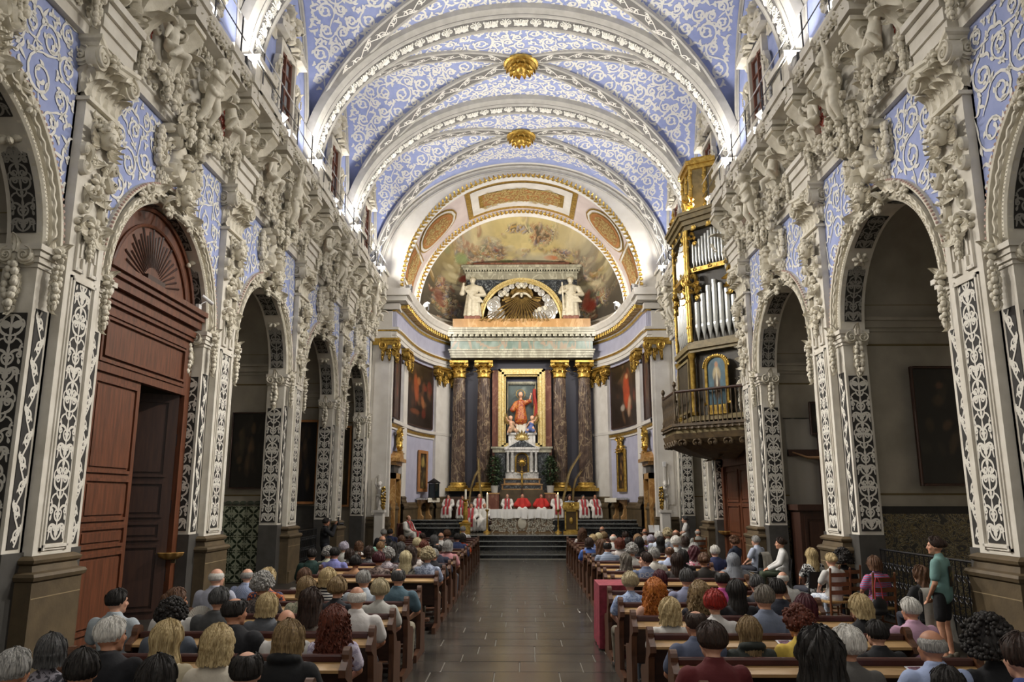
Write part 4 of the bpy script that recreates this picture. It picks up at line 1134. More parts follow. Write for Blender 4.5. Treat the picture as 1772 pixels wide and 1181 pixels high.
def ring(y, d0, d1, name, yo):
    mb = MB(); P = []
    for k in range(73):
        th = PI*k/72; row = []
        for (d, oy) in ((d0, 0), (d0, -yo), ((d0+d1)/2, -yo-.04), (d1, -yo), (d1, 0)): a = cel(th, d); row.append((a[0], y+oy, a[1]))
        P.append(row)
    P = np.array(P)
    for j in range(4): mb.grid(P[:, j:j+2], 0 if j in (0, 3) else 1)
    o = build(mb, name, [M['cwhite'], M['cwhite']], ceil_ch, 20)
    lm = MB(); N_ = 150
    for k in range(N_):
        th = PI*(k+.5)/N_; a = cel(th, (d0+d1)/2); l = leaf_mb(.19, .1, .6, nt=6, ns=5)
        lm.merge(l, T(a[0], y-yo-.05, a[1], ry=-(th-PI/2)+(R(50) if k % 2 else -R(50))))
    build(lm, 'gilded_leaves', M['gold'], o, 30, kind='stuff')
    return o
ring(END-.0, -.04, .26, 'gilded_arch', .06); ring(38.2, .0, .36, 'gilded_arch', .06)

# fresco on the half dome
def fbm(x, y, oct=5, seed=0):
    out = np.zeros_like(x); amp = 1.
    rs = np.random.RandomState(seed)
    for o in range(oct):
        n = 4*2**o; g = rs.rand(n+2, n+2); fx = (x*n) % n; fy = (y*n) % n; i = fx.astype(int); j = fy.astype(int); u = fx-i; v = fy-j; u = u*u*(3-2*u); v = v*v*(3-2*v)
        out += amp*((g[j, i]*(1-u)+g[j, i+1]*u)*(1-v)+(g[j+1, i]*(1-u)+g[j+1, i+1]*u)*v); amp *= .55
    return out/2.1
def blobs(col, U, V, L):
    for (u, v, a, b, rot, h, k) in L:
        c, s = math.cos(rot), math.sin(rot); du, dv = U-u, V-v; x = (du*c+dv*s)/a; y = (-du*s+dv*c)/b; f = np.clip(1.35-(x*x+y*y), 0, 1)[..., None]**.6*k
        col[:] = col*(1-f)+np.array(srgb(h))*f
def vcol_mesh(P, C, name, material):
    mb = MB(); mb.grid(P); me = mb.mesh(name, material, 60)
    at = me.color_attributes.new('paint', 'FLOAT_COLOR', 'POINT')
    c = np.concatenate([C.reshape(-1, 3), np.ones((C.shape[0]*C.shape[1], 1))], 1); at.data.foreach_set('color', c.ravel().astype(np.float32))
    return me
M['fresco'] = mat_vcol('fresco', .7)
nu, nv = 420, 230
def fresco():
    # dome surface
    th = np.linspace(-PI/2, PI/2, nu)[None, :]; ph = np.linspace(0, PI/2, nv)[:, None]
    a, r, dep = CA-.3, CR-.3, 7.2
    x = a*np.sin(th)*np.cos(ph); y = 38.2+dep*np.maximum(1e-6, (np.cos(th)*np.cos(ph))**2)**(.5-.13*np.minimum(1, np.sin(ph)/.35)); z = CZ-.1+(r+.1)*np.sin(ph)+0*th
    rho = np.sqrt((x/a)**2+((z-CZ)/r)**2)+1e-6; st_ = (.72*rho+.28*(1-np.sqrt(np.maximum(0, 1-np.minimum(rho, 1)**2))))/rho; U = x/a*st_*1.06; V = (z-CZ)/r*st_*1.06-.1       # picture coordinates on the wall
    U = U+0*V
    n1 = fbm(U*.5+.5, V*.6, 5, 1); n2 = fbm(U*.5+.5, V*.9, 6, 4)
    col = np.zeros(U.shape+(3,))
    def lerp(c1, c2, f): return np.array(srgb(c1))*(1-f[..., None])+np.array(srgb(c2))*f[..., None]
    base = lerp('#5c5344', '#cbb678', np.clip((V-.12)*1.5-.35*np.abs(U)+.15, 0, 1))
    cl = np.clip((n1-.46)*5, 0, 1)*np.exp(-((V-.55)/.28)**2)
    col[:] = base; col[:] = col*(1-cl[..., None])+lerp('#8d867a', '#d9cfb0', np.clip((n2-.3)*2.2, 0, 1))*cl[..., None]
    low = np.clip((.42-V)*3.2, 0, 1)*np.clip((np.abs(U)-.2)*3, 0, 1)*np.clip(1.1-n2, .4, 1); col[:] = col*(1-low[..., None]*.75)+np.array(srgb('#38342f'))*low[..., None]*.75
    core = np.exp(-((U-.02)/.3)**2-((V-.86)/.25)**2)[..., None]*.7; col[:] = col*(1-core)+np.array(srgb('#e3d298'))*core
    # painterly masses of figures: warped noise cut into robe colours inside soft zones
    wu = U*.5+.5+.12*(fbm(U+1, V+1, 4, 11)-.5); wv = V*.7+.12*(fbm(U+2, V+1, 4, 12)-.5)
    n3 = fbm(wu*2.2, wv*2.6, 5, 13); n4 = fbm(wu*3.1, wv*3.6, 5, 14)
    zone = np.zeros_like(U)
    for (zu, zv, a_, b_) in ((-.5, .62, .2, .12), (-.26, .72, .16, .1), (-.1, .6, .12, .07), (.22, .84, .15, .06), (.38, .66, .12, .07), (.62, .5, .13, .1), (.78, .3, .1, .17), (.66, .14, .12, .09), (-.82, .24, .09, .16), (-.7, .12, .12, .09), (-.58, .42, .09, .07), (0, .9, .2, .04)): zone = np.maximum(zone, np.exp(-((U-zu)/a_)**2-((V-zv)/b_)**2))
    zone = np.clip((zone-.22+1.0*(n3-.5))*2.6, 0, 1)
    tones = [srgb(h) for h in ('#54463a', '#8d6a55', '#b98d62', '#d2bf98', '#9c5a42', '#c7a878', '#7f8a68', '#e0d2ac', '#6a5848', '#a9a0a0', '#bf9a55', '#5a4c40', '#cbb48c', '#8a7f92')]
    bins = np.clip(((n4-.25)*34).astype(int), 0, 60) % len(tones); fig = np.array(tones)[bins]
    col[:] = col*(1-.88*zone[..., None])+fig*.88*zone[..., None]
    q = random.Random(2); L = []
    pal = ['#a9714e', '#8d6a55', '#c9b48d', '#cdbb97', '#7d8a62', '#8c8f9c', '#9c5540', '#bf9a55', '#6c5a48', '#a59580', '#85768c', '#c7a582']
    def group(u, v, n, su, sv, sz):
        for _ in range(n):
            x, y_ = u+q.gauss(0, su), v+q.gauss(0, sv); a = q.uniform(-1.2, 1.2); s_ = sz*q.uniform(.55, 1.1)
            L.append((x+.006, y_-.008, s_*1.15, s_*.62, a, '#5a4a38', .3)); L.append((x, y_, s_, s_*.5, a, q.choice(pal), .45))
            L.append((x-math.sin(a)*s_*.2, y_+s_*.25, s_*.5, s_*.2, a+.4, '#d9c9a4', .55)); L.append((x-math.cos(a)*s_*.8, y_+abs(math.sin(a))*s_*.6, s_*.26, s_*.26, 0, '#c39a78', .75))
    for _ in range(46):
        cx, y_ = q.uniform(-.85, .85), q.uniform(.3, .8); w_ = q.uniform(.06, .16); L.append((cx, y_-.03, w_, w_*.4, 0, '#7d7466', .35)); L.append((cx+.01, y_+.01, w_*.8, w_*.32, 0, q.choice(['#cdbf96', '#bdb294', '#d8c894', '#a9a08c']), .5)); L.append((cx+.02, y_+.03, w_*.4, w_*.16, 0, '#e2d6ae', .5))
    for g in ((-.4, .56, 14, .16, .05, .036), (.45, .6, 12, .14, .06, .034), (-.1, .76, 9, .18, .05, .028), (-.52, .62, 16, .13, .07, .04), (-.3, .72, 12, .1, .06, .034), (-.12, .6, 7, .07, .05, .034), (.2, .84, 11, .1, .05, .03), (.36, .66, 7, .08, .05, .03), (.6, .5, 14, .08, .07, .038), (.76, .32, 16, .07, .12, .038), (.66, .16, 9, .07, .06, .04), (-.82, .24, 15, .05, .1, .038), (-.72, .16, 10, .06, .06, .04), (-.56, .44, 7, .05, .04, .034), (0, .9, 5, .12, .03, .024)): group(*g)
    L += [(-.62, .6, .07, .045, .3, '#8fa06a', .85), (-.15, .6, .11, .05, 0, '#8fa070', .8), (-.42, .52, .1, .04, .2, '#8d8aa6', .8), (-.58, .44, .06, .03, .4, '#9c3a30', .9), (.3, .66, .07, .02, -.1, '#d08050', .9), (.5, .34, .045, .05, 0, '#9fae7c', .8), (.68, .16, .07, .06, 1, '#b5442e', .9), (.64, .22, .03, .1, -.4, '#c2644a', .8), (-.84, .2, .05, .09, .3, '#8f5a46', .8), (.1, .6, .2, .1, .2, '#c9c2a8', .6), (.2, .5, .25, .06, 0, '#87827a', .6), (-.1, .5, .2, .05, 0, '#77716c', .6), (-.5, .12, .2, .1, 0, '#3a3a40', .7)]
    blobs(col, U, V, L)
    col *= (.75+.5*fbm(U*2+2, V*2.5, 4, 9))[..., None]
    return vcol_mesh(np.stack([x, y, z], -1), np.clip(col, 0, 1), 'fresco', M['fresco'])
ob('fresco', fresco(), ceil_ch)
lw = MB(); plan_sweep(lw, [(.3, 11.4), (.3, 12.1)], 0, s_of(-5.55, 38.2)); plan_sweep(lw, [(.3, 11.4), (.3, 12.1)], s_of(5.55, 38.2), PL)
for sg in (-1, 1): lw.box(min(sg*5.5, sg*5.9), max(sg*5.5, sg*5.9), END+.025, END+.35, 11.3, 12.2)
build(lw, 'springing_wall', M['cwhite'], wall_chancel, 20)
ap = MB(); plan_sweep(ap, [(.0, 11.4), (.0, 12.05)]); build(ap, 'apse_drum', M['wallgrey'], wall_chancel, 30)
am = MB(); plan_sweep(am, [(.0, 11.6), (.12, 11.62), (.14, 11.72), (.06, 11.76), (.06, 11.84), (0, 11.88)]); build(am, 'drum_moulding', M['cwhite'], wall_chancel, 20)

# small dark canvases -------------------------------------------------------------
def canvas_colors(U, V, base, pal, seed, n=40, spot=None):
    q = random.Random(seed); col = np.zeros(U.shape+(3,)); f = fbm(U*.8+seed*.37, V*.8+.2, 5, seed)
    col[:] = np.array(srgb(base))*(.5+1.1*f[..., None]); L = []
    for _ in range(n):
        u, v = (q.gauss(.5, .2), q.gauss(.5, .22)); L.append((u, v, q.uniform(.03, .09), q.uniform(.03, .12), q.uniform(-.5, .5), q.choice(pal), q.uniform(.3, .75)))
    if spot: L += spot
    blobs(col, U, V, L); return np.clip(col*(.6+.7*fbm(U*2, V*2, 4, seed+3))[..., None], 0, 1)
M['canvas'] = mat_vcol('old_canvas', .35)
def painting(name, label, w, h, loc, rz, base, pal, seed, frame=None, fw=.1, spot=None, n=40, cat='painting', curve=None):
    t = thing(name, label, cat, loc, rz)
    U, V = np.meshgrid(np.linspace(0, 1, 40), np.linspace(0, 1, 60)); P = np.stack([(U-.5)*w, np.full_like(U, -.03), V*h], -1)
    ob('canvas', vcol_mesh(P, canvas_colors(U, V, base, pal, seed, n, spot), 'canvas', M['canvas']), t)
    f = MB(); a = w/2
    for (x0, x1, z0, z1) in ((-a-fw, -a, -fw, h+fw), (a, a+fw, -fw, h+fw), (-a, a, -fw, 0), (-a, a, h, h+fw)): f.cbox(x0, x1, -.08, .02, z0, z1, .015)
    build(f, 'frame', M[frame or 'wooddark'], t, 0)
    return t
DP = ['#5a3a2a', '#6e4a34', '#3a2a22', '#7a5a40', '#8c3a2a', '#4a3a30']
for sg in (-1, 1):      # curved canvases on the apse wall, flat ones on its straight part
    s0, s1 = sorted((s_of(sg*5.6, 37.25), s_of(sg*4.78, 40.95))); U, V = np.meshgrid(np.linspace(0, 1, 50), np.linspace(0, 1, 60)); P = np.zeros(U.shape+(3,))
    for j, u in enumerate(U[0]):
        p, nn = plan_at(s0+(s1-s0)*u, .05); P[:, j, 0] = p[0]; P[:, j, 1] = p[1]; P[:, j, 2] = 5.85+V[:, j]*3.2
    lab = 'dark curved painting of crowded orange-lit figures on the apse wall left of the altar columns' if sg < 0 else 'dark curved painting of a red-robed figure on the apse wall right of the altar columns'
    sp = [(.45, .6, .1, .2, .2, '#a8552e', .8), (.55, .72, .06, .06, 0, '#c07a4a', .7), (.7, .4, .05, .1, .4, '#b07048', .7), (.4, .22, .2, .04, 0, '#8a4a28', .6)] if sg < 0 else [(.5, .55, .12, .26, .05, '#c0502e', .9), (.52, .78, .05, .04, 0, '#c89a70', .8), (.3, .5, .08, .14, 0, '#2a2420', .8), (.6, .3, .06, .16, -.2, '#d8b090', .7), (.35, .3, .07, .05, 0, '#d0c8b8', .6)]
    c_ = ob('painting', None, None, (0, 0, 0), label=lab, cat='painting'); ob('canvas', vcol_mesh(P, canvas_colors(U, V, '#2a211c', DP, 5+sg, 50, sp), 'canvas', M['canvas']), c_)
    f = MB(); 
    for z in (5.82, 9.05): f.tube([(*(plan_at(s0+(s1-s0)*k/12, .06)[0]), z) for k in range(13)], .04, 5)
    for s in (s0, s1): p = plan_at(s, .06)[0]; f.tube([(p[0], p[1], 5.82), (p[0], p[1], 9.05)], .04, 5)
    build(f, 'frame', M['wooddark'], c_)
    painting('painting', 'narrow dark reddish painting on the chancel side wall %s' % ('behind the left pier' if sg < 0 else 'behind the right pier'), 1.5, 3.0, (sg*5.73, 35.1, 5.85), -sg*PI/2, '#3a2622', DP, 8+sg, None, .05)
# dark plain wall between the inner pilasters
dk = MB(); plan_sweep(dk, [(.012, 1.2), (.012, 9.26)], s_of(-4.0, 42.35), s_of(4.0, 42.35)); build(dk, 'niche_wall', M['lavdark'], wall_chancel, 30)
# ------------------------------------------------------------------ high altar
M['colmarble'] = mat_marble('brown_marble', '#43352f', '#96836a', '#665448', 1.3, .25, .03, (1, 1, .6))
M['redmarble'] = mat_marble('red_marble', '#6e4032', '#936a54', '#7a4c3c', 1.2, .35, .04)
M['greymarble'] = mat_marble('grey_marble', '#979380', '#b4b09c', '#858170', .9, .35, .04)
M['greenmarble'] = mat_marble('green_marble', '#64746a', '#98806a', '#7f8c82', 1.0, .35, .06)
M['orangemarble'] = mat_marble('orange_marble', '#b48a58', '#c4a072', '#a67e4c', .9, .35, .05)
M['darkmarble'] = mat_marble('dark_marble', '#24272b', '#8a8f90', '#34383c', 2.5, .25, .03, (1, 1, 1))
M['whitemarble'] = mat_marble('white_marble', '#cfcdc8', '#a5a29c', '#dedcd8', 2., .3, .04)
M['statue'] = mat('statue_stone', '#d5cdb8', .6, '#bfb69e', 6, bump=.1)
M['silver'] = mat('silver_leaf', '#bdbab3', .35, '#938f88', 8, metal=.4)
RY = 42.0
ret = thing('altar_retable', 'tall high altar with four fluted marble columns, gilded capitals and a framed saint', 'altar', (0, RY, 1.28))
RZ = -1.28
def rpart(mb, name, m, parent=None, smooth=30, **k): return build(mb, name, m, parent or ret, smooth, **k)
b = MB()
for sg in (-1, 1): b.cbox(min(sg*1.55, sg*3.95), max(sg*1.55, sg*3.95), -.62, .55, 0, 2.35+RZ+.0, .03)
b.box(-1.6, 1.6, -.1, .6, 0, 2.35+RZ); b.box(-3.95, 3.95, .3, .75, 0, 9.8+RZ)
rpart(b, 'base', mat('brown_base', '#54402f', .5, '#45342a', 3), smooth=0)
bk = MB(); bk.box(-1.62, -1.28, .1, .32, 1.1, 9.4+RZ); bk.box(1.28, 1.62, .1, .32, 1.1, 9.4+RZ); rpart(bk, 'red_marble_strip', M['redmarble'], smooth=0)
dk2 = MB()
for sg in (-1, 1): dk2.box(min(sg*1.62, sg*3.94), max(sg*1.62, sg*3.94), .26, .32, 1.0, 9.7+RZ)
dk2.box(-1.7, 1.7, .05, .34, 9.2+RZ, 9.75+RZ)
rpart(dk2, 'dark_backing', mat('dark_backing', '#3a3a44', .6), smooth=0)
# columns
col = MB(); nseg = 48; prof = []
zz = np.linspace(0, 5.6, 22); P = []
for z in zz:
    r0 = .37*(1-.13*(z/5.6)**1.8); row = []
    for k in range(nseg*2):
        a = 2*PI*k/(nseg*2); fl_ = .022*abs(math.sin(a*12)) if .15 < z < 5.45 else 0
        row.append(((r0-fl_)*math.cos(a), (r0-fl_)*math.sin(a), z))
    P.append(row)
col.grid(np.array(P), closev=True)
_cs = col.mesh('shaft', M['colmarble'], 50)
cbm = MB(); cbm.box(-.55, .55, -.55, .55, 0, .17); cbm.lathe([(.53, .17), (.54, .23), (.5, .29), (.43, .31), (.42, .36), (.45, .39), (.44, .43), (.38, .46)], 28); _cb = cbm.mesh('gilded_base', M['gold'])
cc = MB(); cc.lathe([(.34, 0), (.38, .04), (.34, .06), (.33, .5), (.42, .72), (.46, .76)], 24)
for k in range(8):
    cc.merge(leaf_mb(.42, .26, 1.2), Matrix.Rotation(2*PI*k/8, 4, 'Z') @ T(0, -.33, .05)); cc.merge(leaf_mb(.5, .26, 1.2), Matrix.Rotation(2*PI*(k+.5)/8, 4, 'Z') @ T(0, -.33, .25))
for k in range(4):
    b_ = MB(); volute(b_, 0, 0, 0, .14, .12, 1); cc.merge(b_, Matrix.Rotation(PI/4+PI/2*k, 4, 'Z') @ T(0, -.52, .7, rz=R(60))); b_ = MB(); volute(b_, 0, 0, 0, .14, .12, -1); cc.merge(b_, Matrix.Rotation(PI/4+PI/2*k, 4, 'Z') @ T(0, -.52, .7, rz=-R(60)))
cc.box(-.5, .5, -.5, .5, .8, .92)
_cc = cc.mesh('gilded_capital', M['gold'])
for x in (-3.42, -2.07, 2.07, 3.42):
    c = ob('column', _cs, ret, (x, 0, 3.1+RZ), (0, 0, x*3)); ob('gilded_base', _cb, c, (0, 0, -.46)); ob('gilded_capital', _cc, c, (0, 0, 5.62), (0, 0, -x*3))
# entablature
e = MB()
def lay(z0, z1, ex, m, y0=-.72): e.box(-3.86-ex, 3.86+ex, y0-ex, .7, z0+RZ, z1+RZ, m)
for L_ in ((9.74, 9.86, .0, 0), (9.86, 10.0, .03, 0), (10.0, 10.12, .07, 0), (10.12, 10.2, .12, 0), (10.2, 10.66, .0, 1), (10.66, 10.74, .06, 0), (10.86, 10.98, .2, 0), (10.98, 11.12, .34, 0), (11.12, 11.22, .4, 0), (11.22, 11.34, .46, 0), (10.74, 10.86, .12, 0)): lay(*L_)
ent = rpart(e, 'entablature', [M['greymarble'], M['greenmarble']], smooth=0)
dn = MB(); dn.cbox(-.1, .1, -.12, .12, 0, .13, .02); _dn = dn.mesh('dentil', M['greymarble'], 0)
for k in range(27): ob('dentil', _dn, ent, (-3.9+.3*k, -1.0, 10.85+RZ))
at = MB(); at.box(-3.78, 3.78, -.6, .7, 11.34+RZ, 11.94+RZ); rpart(at, 'attic_slab', M['orangemarble'], smooth=0)
# upper story with its arch
up = MB(); AZ0 = 11.94+RZ; n = 32
zt = 14.3+RZ
pts = [(-2.12*math.cos(PI*k/n), AZ0+.02+2.2*math.sin(PI*k/n)) for k in range(n+1)]
up.grid(np.array([[(x, -.1, z), (x, -.1, zt)] for x, z in pts])); up.grid(np.array([[(x, -.1, z), (x, .5, z)] for x, z in pts]))
for sg in (-1, 1): up.box(min(sg*2.12, sg*3.1), max(sg*2.12, sg*3.1), -.1, .6, AZ0, zt)
rpart(up, 'upper_wall', M['darkmarble'], smooth=20)
uc = MB()
for (z0, z1, ex) in ((14.28, 14.62, 0), (14.62, 14.72, .06), (14.8, 14.92, .16), (14.92, 15.06, .24)): uc.box(-3.12-ex, 3.12+ex, -.25-ex, .6, z0+RZ, z1+RZ)
for k in range(44): uc.box(-3.2+.148*k, -3.12+.148*k, -.4, -.2, 14.72+RZ, 14.8+RZ)
rpart(uc, 'upper_cornice', M['greymarble'], smooth=0)
tp = MB(); tp.box(-2.7, 2.7, -.1, .6, 15.06+RZ, 15.3+RZ); rpart(tp, 'top_slab', M['redmarble'], smooth=0)
ar = MB(); pr = [(2.12, -.1), (2.12, -.22), (2.2, -.28), (2.28, -.24), (2.4, -.26), (2.46, -.1)]
ar.grid(np.array([[(-r*math.cos(PI*k/40), y, AZ0+.02+r*math.sin(PI*k/40)) for r, y in pr] for k in range(41)]))
for k in range(60): a = PI*(k+.5)/60; ar.ell((-2.34*math.cos(a), -.27, AZ0+2.34*math.sin(a)), (.035, .03, .05), 6, 4)
rpart(ar, 'gilded_arch', M['gold_pale'])
nb = MB(); nb.grid(np.array([[(-2.15*math.cos(PI*k/24)*t, .35, AZ0+2.2*math.sin(PI*k/24)*t) for t in (0, .5, 1)] for k in range(25)])); rpart(nb, 'arch_ground', mat('dark_gold', '#5b4526', .5, metal=.4))
ry_ = random.Random(4); gl = MB(); OX, OZ = 0., AZ0+1.45
for k in range(44):
    a = R(-178+k*4.05*2.0) if k < 44 else 0
    L_ = ry_.uniform(.9, 1.35) if abs(math.sin(a)) < .5 or math.sin(a) > 0 else ry_.uniform(1.5, 2.15)
    if math.sin(a) > 0: L_ = .62
    dx, dz = math.cos(a), math.sin(a); w = .035
    p0, p1 = np.array((OX+dx*.2, -.05, OZ+dz*.2)), np.array((OX+dx*L_*1.05, -.3 if dz < -.3 else -.05, OZ+dz*L_)); nn = np.array((-dz, 0, dx))
    gl.add([p0-nn*w*.4, p0+nn*w*.4, p1+nn*w*1.6, p1-nn*w*1.6, (p0+p1)/2+(0, -.07, 0)], [(0, 1, 4), (1, 2, 4), (2, 3, 4), (3, 0, 4)])
for k in range(17):
    u = -1+2*k/16; p0 = np.array((u*1.25-.1, -.3, AZ0+.5)); p1 = np.array((u*1.9-.4, -.75, AZ0-.12-.12*ry_.random())); nn = np.array((1, 0, u*.6)); w = .034
    gl.add([p0-nn*w*.4, p0+nn*w*.4, p1+nn*w, p1-nn*w, (p0+p1)/2+(0, -.08, 0)], [(0, 1, 4), (1, 2, 4), (2, 3, 4), (3, 0, 4)])
rpart(gl, 'gilded_rays', mat('dull_gilding', '#9c8048', .45, '#7a6234', 8, metal=.5), smooth=0)
dv = MB(); dv.ell((0, -.28, OZ), (.1, .22, .1), 10, 8); dv.ell((0, -.42, OZ-.13), (.06, .07, .07), 8, 6)
for sg in (-1, 1):
    for k in range(5): dv.ell((sg*(.18+.07*k), -.28, OZ+.06-.012*k*k), (.14, .04, .07-.008*k), 8, 5, rot=np.array(Matrix.Rotation(sg*(.2+.08*k), 3, 'Y')))
rpart(dv, 'dove', M['statue'])
def cloud_mb(r):
    m_ = MB(); m_.lathe([(.01, .16), (.22, .16), (.3, .1), (.36, .13), (.5, .1), (.58, .03), (.66, .06), (.82, .02), (.95, -.02), (1., -.1)], 18)
    v = np.concatenate(m_.v); m_.v = [np.stack([v[:, 0]*r, -v[:, 2]*r*1.2-.05, v[:, 1]*r], 1)]; return m_
_cl = cloud_mb(1.).mesh('cloud', M['silver'])
cl_spots = [(-1.55, .85, .4), (-1.4, .32, .5), (.95, .32, .34), (1.45, .32, .46), (1.72, .62, .34), (1.58, .95, .32), (1.38, 1.28, .24), (1.1, 1.55, .2), (.85, 1.78, .18), (.55, 1.95, .17), (-.55, 1.95, .17), (-.85, 1.78, .18), (-1.12, 1.52, .2), (-1.4, 1.2, .22), (.2, 2.02, .15), (-.2, 2.02, .15), (1.25, .5, .3)]
for x, z, r in cl_spots: ob('cloud', _cl, ret, (x, -.12-.2*ry_.random(), AZ0+z), (0, 0, 0), (r, .8*r, r))
for x, z in ((0, 1.95), (-.95, 1.5), (1.3, .62), (1.0, .55)): ob('cherub_head', ORN['mask'], ret, (x, -.3, AZ0+z), scale=.7)
# saints standing beside the arch
def robed(arm=1):
    q = random.Random(arm+5); E_ = []
    for k in range(9):
        a = 2*PI*k/9; E_.append(('c', (math.cos(a)*.3, math.sin(a)*.22, .05), .1, (math.cos(a)*.17, math.sin(a)*.13, 1.15), .1))
    E_ += [('c', (0, 0, .1), .24, (0, 0, 1.2), .2), ('c', (0, 0, 1.1), .24, (0, 0, 1.55), .23), ('e', (0, .02, 1.62), (.33, .2, .16)), ('c', (0, 0, 1.7), .09, (0, -.03, 1.9), .08), ('e', (0, -.05, 2.0), (.125, .15, .17))]
    E_ += [('e', (0, -.2, 1.98), (.025, .035, .04)), ('e', (0, -.13, 1.88), (.09, .08, .09)), ('e', (0, .02, 2.06), (.135, .14, .13))]
    E_ += [('c', (-.32, 0, 1.6), .11, (-.44, -.05, 1.25), .12), ('c', (-.44, -.05, 1.25), .1, (-.38, -.2, 1.62), .07), ('e', (-.37, -.22, 1.74), (.05, .05, .09))] if arm > 0 else [('c', (-.32, 0, 1.6), .11, (-.42, -.08, 1.3), .11), ('c', (-.42, -.08, 1.3), .1, (-.2, -.28, 1.35), .07), ('e', (-.36, -.25, 1.75), (.04, .04, .1)), ('c', (-.3, -.22, .3), .05, (-.36, -.24, 1.7), .035)]
    E_ += [('c', (.32, 0, 1.6), .11, (.46, -.04, 1.2), .13), ('c', (.46, -.04, 1.2), .12, (.2, -.28, 1.1), .08), ('e', (.14, -.3, 1.1), (.07, .05, .05))]
    for k in range(5): E_.append(('c', (-.3+.1*k, -.2, 1.45-.03*k), .04, (.1+.08*k, -.22, .75), .05))
    return soft(E_, .022, 3)
for sg in (-1, 1):
    me = robed(-sg); me.name = 'saint_statue'; me.materials.append(M['statue'])
    s_ = thing('saint_statue', 'pale stone saint statue standing %s of the dove arch above the high altar' % ('left' if sg < 0 else 'right'), 'statue', (sg*2.72, RY-.35, 11.94))
    p_ = MB(); p_.cbox(-.45, .45, -.3, .3, 0, .18, .03); build(p_, 'plinth', M['redmarble'], s_, 0); ob('figure', me, s_, (0, 0, .18), scale=(1.32, 1.2, 1.03))
# framed niche
fr = MB(); x0, x1, z0, z1 = -1.28, 1.28, 4.75+RZ, 9.22+RZ
for (i, d) in ((0, .1), (.07, .2), (.2, .26), (.3, .12)):
    w = .12
    for (a, b_, c, d_) in ((x0+i, x0+i+w, z0+i, z1-i), (x1-i-w, x1-i, z0+i, z1-i), (x0+i, x1-i, z0+i, z0+i+w), (x0+i, x1-i, z1-i-w, z1-i)): fr.box(a, b_, -d-.05, .1, c, d_)
rpart(fr, 'gilded_frame', M['gold_pale'], smooth=0)
nch = MB(); nch.box(-.95, .95, .24, .29, 5+RZ, 9+RZ, 0)
for k in range(20): nch.ell((-.7+.074*k, .12, 8.42+RZ), (.03, .03, .045), 6, 4, 1)
for sg in (-1, 1):
    nch.box(min(sg*.74, sg*.8), max(sg*.74, sg*.8), .1, .24, 5.6+RZ, 8.46+RZ, 1)
nch.box(-.8, .8, .1, .24, 8.46+RZ, 8.55+RZ, 1)
U, V = np.meshgrid(np.linspace(0, 1, 30), np.linspace(0, 1, 40)); Pn = np.stack([(U-.5)*1.5, np.full_like(U, .22), 5.6+RZ+V*2.85], -1)
nc = rpart(nch, 'niche', [M['lavdark'], M['greymarble']], smooth=30)
ob('painted_back', vcol_mesh(Pn, canvas_colors(U, V, '#55605e', ['#5f6d6a', '#7a8078', '#4a5454', '#6a6a5a'], 3, 30), 'painted_back', M['canvas']), nc)
pdm = MB(); pdm.box(-.72, .72, -.25, .2, 5.02+RZ, 5.62+RZ); pdm.box(-.8, .8, -.32, .2, 5.62+RZ, 5.72+RZ); pdm.box(-.76, .76, -.28, .2, 5.0+RZ, 5.06+RZ); rpart(pdm, 'statue_pedestal', M['whitemarble'], smooth=0)
# saint in a red dalmatic
sa = thing('saint_statue', 'painted saint statue in a red and gold dalmatic inside the gilded frame', 'statue', (0, RY-.05, 5.72))
skin = mat('painted_skin', '#d9a98a', .5)
body = soft([('e', (-.06, -.08, 2.08), (.12, .14, .16)), ('e', (-.06, -.21, 2.06), (.02, .03, .03)), ('c', (-.05, 0, 1.75), .07, (-.06, -.05, 1.98), .06), ('c', (.42, -.08, 1.75), .05, (.48, -.14, 2.0), .04), ('e', (.5, -.16, 2.1), (.035, .03, .08)), ('c', (.5, -.16, 2.08), .012, (.54, -.18, 2.2), .01), ('c', (.49, -.16, 2.08), .012, (.48, -.18, 2.22), .01), ('c', (.51, -.16, 2.06), .012, (.58, -.16, 2.12), .01), ('c', (-.05, 0, .2), .1, (-.05, 0, 1.75), .1), ('c', (-.05, 0, 1.65), .08, (.42, -.08, 1.75), .06), ('c', (-.05, 0, 1.6), .08, (-.44, -.1, 1.35), .05)], .02, 3)
body.materials.append(skin); ob('body', body, sa)
M['dalm'] = mat_print('red_gold_brocade', 'floral', '#8f3420', '#b5702e', 9, .5)
dal = soft([('c', (-.05, 0, 1.3), .26, (-.06, 0, 1.62), .22), ('c', (-.05, -.02, .72), .36, (-.05, 0, 1.3), .26), ('e', (-.05, 0, 1.68), (.3, .17, .12)), ('c', (-.32, 0, 1.6), .13, (-.5, -.08, 1.25), .15), ('c', (.2, 0, 1.62), .13, (.42, -.08, 1.72), .13)], .024, 3); dal.materials.append(M['dalm']); ob('dalmatic', dal, sa)
alb = soft([('c', (math.cos(k)*.24-.02, math.sin(k)*.16, .06), .1, (math.cos(k)*.18-.04, math.sin(k)*.12, .8), .1) for k in (0, .9, 1.8, 2.7, 3.6, 4.5, 5.4)], .024, 3); alb.materials.append(mat('alb_white', '#d8d2c2', .8)); ob('alb', alb, sa)
hr = MB(); 
for k in range(40): a = ry_.uniform(0, 2*PI); b_ = ry_.uniform(.1, 1); hr.ell((-.06+math.cos(a)*.12*b_, -.03+math.sin(a)*.1*b_+.02, 2.14+.1*(1-b_)-(.12*b_ if math.sin(a) > 0 else 0)), (.05, .05, .05), 6, 4)
build(hr, 'hair', mat('brown_hair_paint', '#4a3020', .6), sa)
fg = MB(); P = []
for i in range(14):
    t = i/13; P.append([(.62+.03*math.sin(t*6)+u*.26*(1-t*.35), -.02+.05*math.sin(u*5+t*3), .9+t*1.5) for u in np.linspace(0, 1, 7)])
